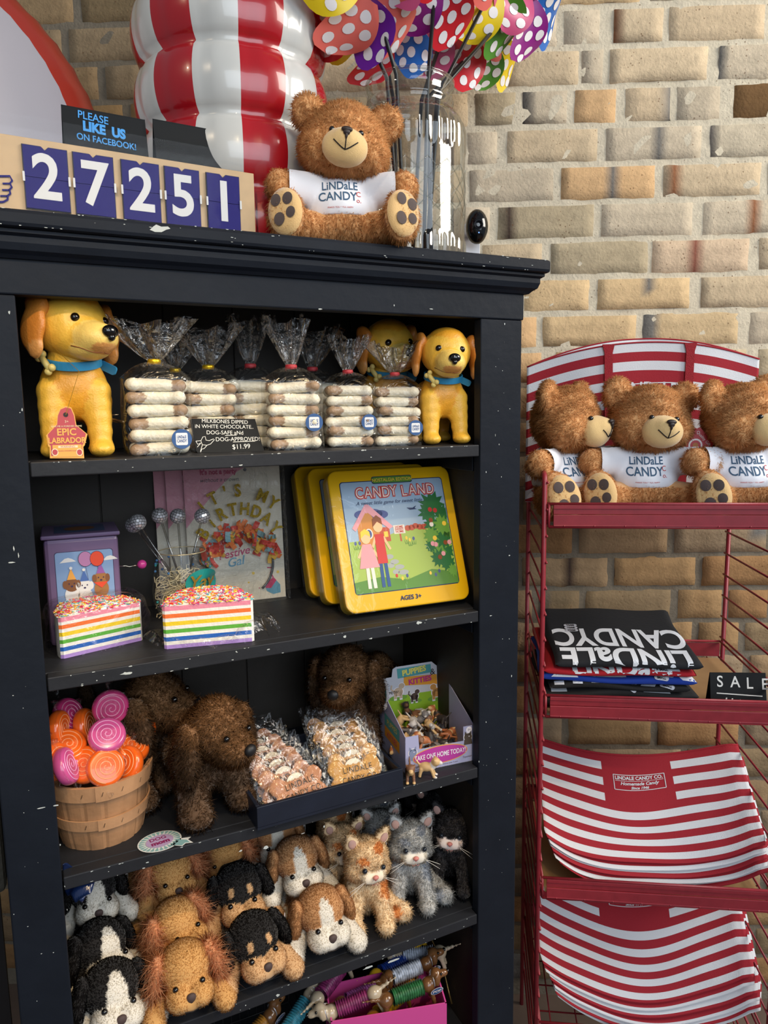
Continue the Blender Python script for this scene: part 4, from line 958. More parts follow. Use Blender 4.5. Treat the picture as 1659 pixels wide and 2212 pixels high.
def chalk_card(name, label, cat, org, rz, lean, outline, th=.0015, mat=None):
    T = Matrix.Translation(org) @ Matrix.Rotation(rz, 4, 'Z') @ Matrix.Rotation(lean, 4, 'X')
    t = thing(name, label, cat, org); q = T.copy(); q.translation = Vector((0, 0, 0))
    m = MB(); m.prism([loc2(T, *a) for a in outline], th, 0, T=q); m.build('board', mat or M('black_card'), t); return t, T, q
t, T, q = chalk_card('chalk_sign', 'small blackboard card with white chalk lettering on the top shelf', 'sign', PZ(495, 976, S1), R(-4), R(-14), [(427, 978), (572, 975), (566, 960), (551, 905), (412, 904), (410, 908), (424, 974)])
m = MB()
for s, x, y, sz, rt in (('MILKBONES DIPPED', 486, 911, .0078, 3), ('iN WHITE CHOCOLATE..', 485, 922, .0078, 2), ('DOG-SAFE aNd', 486, 935, .0082, 2), ('DOG-APPROVED!', 514, 949, .0085, 1), ('$11.99', 521, 965, .0100, -1)):
    a = loc2(T, x, y); text(m, s, a[0], -.0004, a[1], sz, T=q, rot=R(rt), sx=.98)
SK = lambda pts, r=.0004: stroke(m, [loc2(T, a, b) for a, b in pts], r, -.0005, T=q)
SK([(486, 941), (511, 940)]); SK([(503, 955), (551, 953)])
SK([(423, 953), (434, 952), (438, 944), (443, 943), (445, 951), (452, 952), (461, 948), (463, 950), (455, 959), (447, 962), (437, 961), (434, 953)]); SK([(437, 961), (433, 975)]); SK([(447, 962), (441, 969), (436, 970), (433, 977)]); SK([(423, 953), (427, 960), (434, 957)]); SK([(434, 957), (426, 966)])
m.build('chalk_lettering', M('chalk_white', '#e4e4e0', rough=.8), t)
m = MB(); a = PY(207, 908, .19); b = PY(268, 912, .12); m.tube([a, (a + b) / 2 + Vector((0, 0, .003)), b], .0028, 8); m.tube([a, a + Vector((-.003, 0, .006)), a + Vector((.03, -.03, .008))], .0012, 6)
tag(m.build('metal_tongs', M('brushed_metal', '#a89884', rough=.25, metal=.9), smooth=True), 'thin metal tongs lying behind the gold tied biscuit bag', 'tongs')

# ------------------------------------------------------------------ shelf 2: game tins
TH = R(-20.5)
def game_tin(label, x, y, art):
    W, Hh, D = .229, .240, .032
    org = Vector((x, y, S2)) + Vector((0, -D * math.cos(TH), D * math.sin(-TH)))
    T = Matrix.Translation(org) @ Matrix.Rotation(R(-2), 4, 'Z') @ Matrix.Rotation(TH, 4, 'X')
    t = thing('game_tin', label, 'board game', org, 0, 'yellow board game tins'); t.rotation_euler = (TH, 0, R(-2))
    yel = M('tin_yellow', '#e8b410', rough=.22, coat=.6); olive = M('tin_side', '#b89a18', rough=.3)
    m = MB(); m.prism(rrect(.001, .001, W - .001, Hh - .001, .016, 6), .022, T=Matrix.Translation((0, .010, 0))); m.build('tin_base', olive, t, bevel=.001)
    m = MB(); m.prism(rrect(0, 0, W, Hh, .017, 6), .013); lid = m.build('lid', yel, t, bevel=.0025)
    if art >= 1:
        X0, X1, Z0, Z1 = .020, W - .018, .030, Hh - .022
        def r_(u, v): return X0 + (X1 - X0) * u, Z0 + (Z1 - Z0) * v
        m = MB(); poly(m, rrect(X0 - .0015, Z0 - .0015, X1 + .0015, Z1 + .0015, .006), -.0002, 1)
        poly(m, rrect(X0, Z0, X1, Z1, .005), -.0004, 2)
        # meadow
        hill = [r_(0, .0)] + [r_(1, .0)] + [r_(1, .56), r_(.8, .57), r_(.6, .55), r_(.4, .50), r_(.2, .47), r_(0, .46)]; poly(m, hill, -.0006, 3)
        hill = [r_(0, .0)] + [r_(1, .0)] + [r_(1, .10), r_(.75, .15), r_(.5, .08), r_(.25, .13), r_(0, .10)]; poly(m, hill, -.0007, 4)
        for u, v, a, b in ((.26, .70, .11, .035), (.16, .70, .08, .03), (.34, .69, .08, .03)): disc(m, *r_(u, v), a * .17, b * .19 * 1.3, -.0007, 5)
        # plain cottage
        poly(m, [r_(.10, .42), r_(.30, .42), r_(.30, .60), r_(.20, .76), r_(.10, .60)], -.0009, 6); poly(m, [r_(.30, .44), r_(.40, .44), r_(.40, .57), r_(.30, .57)], -.0009, 7)
        poly(m, [r_(.05, .58), r_(.20, .79), r_(.23, .79), r_(.44, .57), r_(.40, .55), r_(.22, .71), r_(.19, .71), r_(.08, .55)], -.0011, 8); disc(m, *r_(.20, .52), .007, .009, -.0012, 9); disc(m, *r_(.20, .52), .005, .007, -.0013, 5)
        poly(m, [r_(.34, .48), r_(.38, .48), r_(.38, .53), r_(.34, .53)], -.0012, 10)
        # sign, bushes, path, flowers
        poly(m, [r_(.44, .50), r_(.55, .50), r_(.55, .58), r_(.44, .58)], -.0009, 9); poly(m, [r_(.49, .43), r_(.505, .43), r_(.505, .5), r_(.49, .5)], -.0009, 7)
        for i, s in enumerate(('HOME', 'SWEET', 'HOME')): a = r_(.495, .562 - .022 * i); text(m, s, a[0], -.0012, a[1], .0052, m=11, bold=.0001)
        for u in (.58, .62, .66, .70, .74, .78): disc(m, *r_(u, .55 + .008 * math.sin(u * 50)), .006, .005, -.0008, 7)
        for u, v, w_ in ((.36, .30, .045), (.40, .25, .05), (.44, .20, .055), (.47, .15, .06), (.36, .22, .04), (.40, .16, .04)): disc(m, *r_(u, v), w_ * .16, .0042, -.0008, 12)
        for u, v in ((.55, .43), (.58, .41), (.62, .42), (.40, .10), (.45, .07), (.50, .09), (.73, .09), (.78, .07), (.82, .10), (.10, .42), (.06, .42)):
            for k in (-1, 0, 1): x_, z_ = r_(u + .012 * k, v); poly(m, [(x_ - .0008, z_ - .006), (x_ + .0008, z_ - .006), (x_ + .002 * k, z_ + .003)], -.0009, 4)
            disc(m, *r_(u, v + .025), .0022, .0032, -.001, (11, 13, 5, 10)[int(u * 100) % 4])
        # two plain children seen from the front, generic
        for (u, hair, top, leg, w_) in ((.16, 13, 8, 9, .052), (.29, 14, 11, 15, .045)):
            x_, z_ = r_(u, .10); s = 1.0 if u < .2 else 1.25
            for q in (-1, 1): poly(m, [(x_ + q * .005 - .003, z_ - .012), (x_ + q * .005 + .003, z_ - .012), (x_ + q * .004 + .003, z_ + .030 * s), (x_ + q * .004 - .003, z_ + .030 * s)], -.0012, leg)
            poly(m, [(x_ - (.018 if u < .2 else .009), z_ + .022 * s), (x_ + (.018 if u < .2 else .009), z_ + .022 * s), (x_ + .008, z_ + .062 * s), (x_ - .008, z_ + .062 * s)], -.0014, top)
            for q in (-1, 1): stroke(m, [(x_ + q * .007, z_ + .058 * s), (x_ + q * .017, z_ + .040 * s)], .0022, -.0013, 16)
            disc(m, x_, z_ + .072 * s, .0085, .0095, -.0015, 16); poly(m, [(x_ - .009, z_ + .072 * s), (x_ - .008, z_ + .083 * s), (x_, z_ + .088 * s), (x_ + .008, z_ + .083 * s), (x_ + .009, z_ + .074 * s), (x_, z_ + .079 * s)], -.0017, hair)
        # leafy tree with sweets
        rnd = random.Random(5)
        for (u, v, s, mi) in ((.86, .74, .17, 17), (.80, .68, .13, 17), (.95, .66, .12, 17), (.83, .56, .12, 17), (.93, .55, .13, 18), (.80, .46, .11, 18), (.92, .42, .13, 17), (.85, .34, .12, 18), (.78, .36, .08, 17), (.93, .30, .12, 17), (.84, .24, .12, 17), (.93, .18, .11, 17), (.97, .48, .08, 18), (.96, .12, .08, 18)):
            n = 11; x_, z_ = r_(u, v); pts = []
            for k in range(2 * n): rr = s * .15 * (1.0 if k % 2 == 0 else .62) * rnd.uniform(.85, 1.1); pts.append((min(X1 - .001, x_ + rr * math.cos(PI * k / n)), min(Z1 - .001, z_ + rr * 1.05 * math.sin(PI * k / n))))
            poly(m, pts, -.0009 - .00005 * rnd.randint(0, 6), mi)
        for u, v, mi in ((.83, .70, 11), (.88, .69, 11), (.82, .60, 14), (.82, .56, 9), (.95, .56, 13), (.83, .43, 13), (.80, .38, 8), (.83, .37, 8), (.93, .38, 14), (.97, .38, 8), (.85, .25, 14), (.89, .28, 8)): disc(m, *r_(u, v), .004, .0042, -.0015, mi)
        poly(m, [r_(.60, .735), r_(.66, .73), r_(.70, .75), r_(.68, .725), r_(.70, .715), r_(.63, .712)], -.0009, 1)
        # title
        a = r_(.5, 1.0); poly(m, rrect(a[0] - .038, a[1] - .005, a[0] + .038, a[1] + .008, .004), -.0016, 1); poly(m, rrect(a[0] - .0368, a[1] - .0038, a[0] + .0368, a[1] + .0068, .0034), -.0018, 4)
        text(m, 'NOSTALGIA EDITION', a[0], -.0021, a[1] + .0012, .0082, m=13, bold=.0001, sx=.95)
        for i, (s, u, dz) in enumerate(zip('CANDYLAND', (.165, .25, .335, .42, .495, .60, .685, .775, .865), (0, .0, .0, .0, .001, .0, .001, .001, .001))):
            a = r_(u, .89); text(m, s, a[0], -.0013, a[1] + dz, .026, m=11, bold=.0017, sx=.82, rot=R(2 * math.sin(i)))
            v_, f_ = text_mesh(s, .026, sx=.82)
            text(m, s, a[0], -.0015, a[1] + dz, .026, m=9, bold=-.0002, sx=.80, rot=R(2 * math.sin(i)))
            for k in range(-3, 4): poly(m, [(a[0] - .008, a[1] + dz + .0034 * k - .0006), (a[0] + .008, a[1] + dz + .0034 * k + .0012), (a[0] + .008, a[1] + dz + .0034 * k + .002), (a[0] - .008, a[1] + dz + .0034 * k + .0002)], -.00045, 2)
        a = r_(.5, .80); text(m, 'A sweet little game for sweet little folks!', a[0], -.0011, a[1], .0088, m=1, shear=.35)
        text(m, 'AGES 3+', .116, -.0011, .015, .0105, m=1, bold=.0003)
        cols = ['#1c2c58', '#9fb6cc', '#a4bc54', '#5c8c34', '#4a568e', '#d08a3c', '#c05434', '#e8a0a8', '#e8e0d4', '#f0c840', '#c83830', '#a8aca8', '#f0c844', '#8a4a24', '#33558a', '#f0c090', '#2f6e38', '#6c9e3e']
        m.build('lid_artwork', [yel] + [M('ink_%d' % i, c, rough=.28, coat=.4) for i, c in enumerate(cols)], lid)
    m = MB(); m.prism(rrect(-.0012, -.0012, W + .0012, Hh + .0012, .018, 6), .0352, T=Matrix.Translation((0, -.0014, 0))); m.build('shrink_wrap', film('shrink_film', gloss=.02, rough=.05, bs=30, bump=.25, dist=.004, fres=.16), t, smooth=False)
    return t
game_tin('front yellow game tin with its meadow picture lid fully in view', .442, .078, 2)
game_tin('yellow game tin in the middle of the three leaning together', .434, .150, 1)
game_tin('rearmost yellow game tin against the back of the shelf', .430, .210, 1)

# party headband packs
def headband_pack(label, px_shift, full):
    a = PZ(610, 1283, S2); W = .170; Hh = .249; lean = R(-4); T = Matrix.Translation((a.x - W + px_shift[0], a.y - .012 + px_shift[1], S2)) @ Matrix.Rotation(R(-3), 4, 'Z') @ Matrix.Rotation(lean, 4, 'X')
    t = thing('headband_pack', label, 'party headband', T.translation, 0, 'party headband packs'); t.rotation_euler = (lean, 0, R(-3))
    m = MB(); m.prism([(0, 0), (W, 0), (W, Hh), (0, Hh)], .001); cream = M('card_cream', '#cfc8b6', rough=.6); pink = M('card_pink', '#d090a0', rough=.6)
    n = 14; poly(m, [(0, Hh)] + [(0, Hh * .55)] + [(W * .85 * k / n, Hh * (.55 + .45 * math.sin(PI / 2 * k / n) ** 1.0)) for k in range(1, n + 1)], -.0004, 1)
    rose = 2
    text(m, "It's not a party", .060, -.0008, Hh - .016, .0120, m=2, bold=.0006, sx=.9); text(m, 'without a crown.', .062, -.0008, Hh - .030, .0100, m=3, shear=.3)
    disc(m, W * .63, Hh - .014, .003, .003, -.0008, 3)
    if full:
        L = lambda x, y: loc2(T, x, y)
        a_ = L(505, 1195); text(m, 'Festive', a_[0], -.0008, a_[1], .020, m=2, shear=.3, rot=R(-8), bold=.0003); a_ = L(508, 1214); text(m, 'Gal', a_[0], -.0008, a_[1], .022, m=4, shear=.3, rot=R(-8), bold=.0003)
        for x, y, r, mi in ((547, 1238, .003, 5), (600, 1235, .003, 5), (537, 1258, .002, 5), (590, 1205, .0015, 4), (560, 1270, .0012, 2)): disc(m, *L(x, y), r, r, -.0008, mi, n=5)
        c = [L(*p) for p in ((572, 1262), (590, 1246), (605, 1262), (606, 1279), (590, 1283), (576, 1276))]; poly(m, c, -.0008, 4); poly(m, [L(*p) for p in ((572, 1262), (590, 1246), (597, 1253), (585, 1270), (574, 1270))], -.001, 2)
        stroke(m, [L(*p) for p in ((577, 1226), (588, 1226), (584, 1237), (590, 1247))], .0012, -.0008, 2)
    card = m.build('backing_card', [cream, pink, M('ink_rose', '#b0305c', rough=.5), M('ink_grey', '#55525a', rough=.5), M('ink_teal', '#5a90a8', rough=.5), M('ink_gold', '#d8b850', rough=.5)], t)
    hb = MB(); pts = []
    for k in range(41):
        a_ = R(-52 + 284 * k / 40); pts.append((W * .53 + .058 * math.cos(a_), -.006, .068 + .060 * math.sin(a_)))
    hb.tube(pts, .0022, 8); h = hb.build('headband', M('band_grey', '#4a4c50', rough=.4), t, smooth=True)
    rnd = random.Random(7); g = MB()
    for i, (s, r0, a0, a1) in enumerate((("IT'S MY", .132, 126, 54), ('BIRTHDAY', .100, 142, 38))):
        for k, ch in enumerate(s if full else ''):
            a_ = R(a0 + (a1 - a0) * k / (len(s) - 1)); rr = r0
            v, f = text_mesh(ch, .030, bold=.0010, sx=.85, depth=.0006); Rm = Matrix.Rotation(-(a_ - PI / 2), 4, 'Y'); v = [Rm @ p + Vector((W * .53 + rr * .80 * math.cos(a_), -.012, .066 + rr * 1.0 * math.sin(a_))) for p in v]; g.add(v, f)
    g.build('glitter_lettering', M('gold_glitter', '#d8b840', rough=.3, metal=.7, bump=1.0, bs=900, var=.5, vs=700), h)
    tz = [[], [], [], []]; fr = [MB() for _ in range(4)]
    for k in range(150 if full else 8):
        a_ = R(rnd.uniform(12, 168)); rr = .070 + rnd.uniform(-.010, .012); p = Vector((W * .53 + .85 * rr * math.cos(a_), -.009 - rnd.random() * .010, .068 + (rr - .012) * math.sin(a_)))
        E = Euler((rnd.uniform(-.8, .8), rnd.uniform(-3, 3), rnd.uniform(-.8, .8))).to_matrix(); l, w_ = rnd.uniform(.010, .022), rnd.uniform(.003, .005)
        fr[rnd.choice((0, 0, 1, 1, 2, 3))].grid(lambda u, v: p + E @ Vector(((u - .5) * w_ * 2, .003 * math.sin(v * 3), -v * l)), 1, 3)
    for mbx, c in zip(fr, ('#c8483c', '#e07838', '#d8a840', '#7fa4a8')): 
        mbx.build('paper_fringe', M('fringe_' + c[1:], c, rough=.7), h)
    f = MB(); f.prism([(-.002, -.001), (W + .002, -.001), (W + .002, Hh), (-.002, Hh)], .0265, T=Matrix.Translation((0, -.0255, 0))); f.build('plastic_sleeve', film('sleeve', gloss=.01, rough=.06, bs=28, bump=1.0, dist=.02, fres=.25), t)
headband_pack('front party headband pack with gold IT\'S MY BIRTHDAY lettering', (0, 0), True)
headband_pack('second party headband pack, just behind the front one', (-.028, .012), False)
headband_pack('rearmost party headband pack, only its left edge showing', (-.046, .024), False)

# jack in the box tin
def jack_box():
    T = Matrix.Translation((.010, .135, S2)) @ Matrix.Rotation(R(-2), 4, 'Z'); W = .101; Hh = .158
    t = thing('toy_music_box', 'purple square music box tin with party animals and a pink crank knob', 'toy box', T.translation, R(-2))
    pur = M('tin_purple', '#6c587c', rough=.35)
    m = MB(); m.box(0, 0, .0, W, W, Hh); m.build('tin_body', pur, t, bevel=.006)
    m = MB(); m.box(-.003, -.003, Hh, W + .003, W + .003, Hh + .006); lid = m.build('lid', pur, t, bevel=.002)
    m = MB(); m.add([(x, y, Hh + .0064) for x, y in ((.015, .015), (.085, .015), (.085, .085), (.015, .085))], [(0, 1, 2, 3)], 0); m.add([(.05 + .022 * math.cos(k), .05 + .02 * math.sin(k), Hh + .0068) for k in [2 * PI * i / 14 for i in range(14)]], [tuple(range(14))], 1)
    m.build('lid_picture', [M('pic_dark', '#3c4868', rough=.4), M('pic_brown', '#6a4426', rough=.5)], lid)
    m = MB(); L = lambda x, y: loc2(T, x, y)
    x0, x1, z0, z1 = .014, .092, .022, .138
    poly(m, rrect(x0 - .0008, z0 - .0008, x1 + .0008, z1 + .0008, .004), -.0002, 1); poly(m, rrect(x0, z0, x1, z1, .004), -.0004, 0)
    poly(m, [(x0, z0), (x1, z0), (x1, z0 + .028), (x0, z0 + .024)], -.0006, 2)
    for k in range(30):
        x = x0 + (x1 - x0) * (k + .3) / 30; poly(m, [(x, z0 + .022), (x + .0018, z0 + .022), (x + .0018, z0 + .036), (x + .0009, z0 + .038), (x, z0 + .036)], -.0008, 3)
    for z in (z0 + .026, z0 + .032): poly(m, [(x0, z), (x1, z), (x1, z + .0012), (x0, z + .0012)], -.0009, 3)
    for px, py, mi in ((184, 1207, 4), (209, 1206, 5)):
        a = L(px, py); disc(m, *a, .0098, .0115, -.0010 - .0002 * mi, 1); disc(m, *a, .0092, .0109, -.0012 - .0002 * mi, mi); stroke(m, [(a[0], a[1] - .011), (a[0] + .004, a[1] - .045)], .0002, -.001, 1)
    for px, py in ((146, 1211), (237, 1205)): a = L(px, py); poly(m, [(a[0] - .011, a[1] - .003), (a[0] + .011, a[1] - .002), (a[0] + .006, a[1] + .002), (a[0] + .001, a[1] + .004), (a[0] - .004, a[1] + .003)], -.0008, 3)
    for px, py, hc, hat in ((155, 1259, 6, 8), (183, 1262, 3, 7), (218, 1245, 9, 10)):
        a = L(px, py); disc(m, a[0], a[1] - .003, .010, .010, -.0012, hc); disc(m, a[0], a[1] - .018, .010, .013, -.0011, 3 if hc == 6 else hc)
        for s in (-1, 1): disc(m, a[0] + s * .009, a[1] - .002, .0032, .006, -.0013, 6 if hc != 3 else 3); disc(m, a[0] + s * .0035, a[1] - .001, .0009, .0011, -.0016, 1)
        disc(m, a[0], a[1] - .005, .0016, .0013, -.0016, 1); poly(m, [(a[0] - .006, a[1] + .005), (a[0] + .006, a[1] + .005), (a[0], a[1] + .022)], -.0014, hat); disc(m, a[0], a[1] + .022, .0022, .0022, -.0016, 3)
    a = L(218, 1259); poly(m, [(a[0] - .010, a[1] + .002), (a[0] + .010, a[1] + .002), (a[0] + .001, a[1] - .007)], -.0018, 5)
    cs = ['#7c9ac4', '#3a2c50', '#5c8c3c', '#d8d8d8', '#b07aa8', '#d84a2c', '#7c5030', '#4868a8', '#e0a048', '#9a6c3c', '#9058a0']
    m.build('front_picture', [M('pic_%d' % i, c, rough=.4) for i, c in enumerate(cs)], t)
    k = PY(303, 1218, .19) - T.translation; m = MB(); m.tube([(W - .002, k.y, k.z), (W + .012, k.y, k.z), (W + .018, k.y, k.z - .002), (k.x, k.y, k.z)], .0012, 8); cr = m.build('crank', M('steel', '#b8b0a0', rough=.2, metal=1), t, smooth=True)
    m = MB(); m.ell((k.x, k.y, k.z), .0072, None, 18, 12); m.build('knob', M('knob_pink', '#c23c8c', rough=.25), cr, smooth=True)
jack_box()

# rainbow cakes
def sprinkle_mesh(mb, top, n, inside, seed, cols=6, L=.006, r=.0009):
    rnd = random.Random(seed); k = 0
    while k < n:
        x, y = rnd.uniform(-.075, .075), rnd.uniform(-.005, .085)
        if not inside(x, y): continue
        z = top(x, y); a = rnd.uniform(0, PI); tl = rnd.uniform(-.35, .35); d = Vector((math.cos(a), math.sin(a), tl)) * L / 2; p = Vector((x, y, z + rnd.uniform(0, .0018))); mb.tube([p - d, p + d], r, 5, m=rnd.randrange(cols)); k += 1
SPR = [M('sprinkle_' + c[1:], c, rough=.35) for c in ('#e83a2c', '#f0d030', '#e04090', '#f0f0e8', '#60b8c8', '#f08838')]
def cake_mesh():
    W, Dp, Hh = .072, .080, .070
    def outline(n=26):
        p = [(-W, .004), (-W + .004, 0), (W - .004, 0), (W, .004)]
        for k in range(1, n): a = PI * k / n; p.append((W * math.cos(a) ** 1 if abs(math.cos(a)) > 0 else 0, .004 + Dp * math.sin(a) ** .9))
        return p
    return outline(), W, Dp, Hh
def cake(label, loc, rz, wrapped, sc=1.0):
    t = thing('rainbow_cake', label, 'toy cake', loc, rz, 'rainbow layer cakes', sc=sc); O, W, Dp, Hh = cake_mesh()
    m = MB(); bands = [(0, .0065, 1), (.0065, .0125, 0), (.0125, .0195, 2), (.0195, .0255, 0), (.0255, .0320, 3), (.0320, .038, 0), (.038, .0448, 4), (.0448, .0508, 0), (.0508, .0576, 5), (.0576, .0628, 0), (.0628, .0705, 6)]
    for z0, z1, mi in bands:
        n = len(O); v = [(x * 1.0, y, z) for z in (z0, z1) for x, y in O]
        f = []
        for i in range(n): 
            j = (i + 1) % n; m.add([v[i], v[j], v[j + n], v[i + n]], [(0, 1, 2, 3)], mi if i in (1, 0) else 0)
        if mi and z1 < .07: pass
    m.add([(x, y, 0) for x, y in O], [tuple(range(len(O)))], 0)
    topf = lambda x, y: .0705 + .012 * max(0, 1 - (x / W) ** 2) * max(0, math.sin(min(1, max(0, y / Dp)) * PI * .8)) + .001
    ri = lambda x, y, s=1.0: y > -.001 and (x / (W * s)) ** 2 + ((y - .004) / (Dp * s)) ** 2 < 1
    # sloped frosting top
    n = 26; rings = 6; cx, cy = 0, .03; vv = []; ff = []
    for r_ in range(rings + 1):
        q = 1 - r_ / rings
        for x, y in O: X, Y = cx + (x - cx) * q, cy + (y - cy) * q; vv.append((X, Y, .0705 if r_ == 0 else topf(X, Y)))
    N = len(O)
    for r_ in range(rings):
        for i in range(N): j = (i + 1) % N; ff.append((r_ * N + i, r_ * N + j, (r_ + 1) * N + j, (r_ + 1) * N + i))
    m.add(vv, ff, 0)
    cs = ['#e8e6e2', '#a888d0', '#2060b8', '#58a838', '#e8c828', '#e87030', '#e088a0']
    m.build('sponge', [M('cake_%d' % i, c, rough=.7, bump=.5, bs=140) for i, c in enumerate(cs)], t)
    s = MB(); sprinkle_mesh(s, topf, 900, ri, 3 + int(wrapped)); tag(s.build('sprinkles', SPR, t), kind='stuff')
    FL = film('cake_wrap', gloss=.03, rough=.15, bs=28, bump=.9, dist=.012, fres=.30)
    rnd = random.Random(8)
    if wrapped:
        def fn(u, v):
            a = 2 * PI * u; e = .5; cx_, sy = math.copysign(abs(math.cos(a)) ** e, math.cos(a)), math.copysign(abs(math.sin(a)) ** e, math.sin(a))
            zz = v; rr = 1.06 + .03 * math.sin(a * 7 + v * 9) + (.30 * max(0, math.cos(a)) ** 3) * (1 - abs(v - .5)); k = 1 if v < .7 else math.sqrt(max(0, 1 - ((v - .7) / .3) ** 2))
            return Vector((W * cx_ * rr * k, .038 + (Dp * .5 + .006) * sy * k, .0005 + .092 * (v if v < .7 else .7 + .3 * math.sin((v - .7) / .3 * PI / 2)) + .003 * math.sin(a * 5)))
        w_ = MB(); w_.grid(fn, 80, 24); w_.build('plastic_wrap', FL, t, smooth=True)
    else:
        def fn(u, v):
            a = 2 * PI * u; q = v; r0 = 1.0 + .42 * q + .10 * q * math.sin(a * 9 + 1) + .08 * q * math.sin(a * 5)
            c_, s_ = math.cos(a), math.sin(a); return Vector((W * 1.02 * c_ * r0 + .006 * q, .036 + Dp * .56 * s_ * (1 + .30 * q), .001 + (.018 * math.sin(q * PI) + .012 * abs(math.sin(a * 6)) * q) * (1.5 if c_ > .5 else .8)))
        w_ = MB(); w_.grid(fn, 96, 10); w_.build('plastic_wrap', FL, t, smooth=True)
a, b = PZ(127, 1427, S2), PZ(305, 1385, S2); mid = (a + b) / 2; cake('rainbow layer cake wrapped in plastic in front of the purple tin', (mid.x + .004, mid.y + .004, S2), math.atan2(b.y - a.y, b.x - a.x), True, (b - a).length / .144)
a, b = PZ(355, 1403, S2), PZ(550, 1385, S2); mid = (a + b) / 2; cake('rainbow layer cake out of its wrap with crumpled plastic beneath, right of the other', (mid.x, mid.y, S2), math.atan2(b.y - a.y, b.x - a.x), False, (b - a).length / .144)

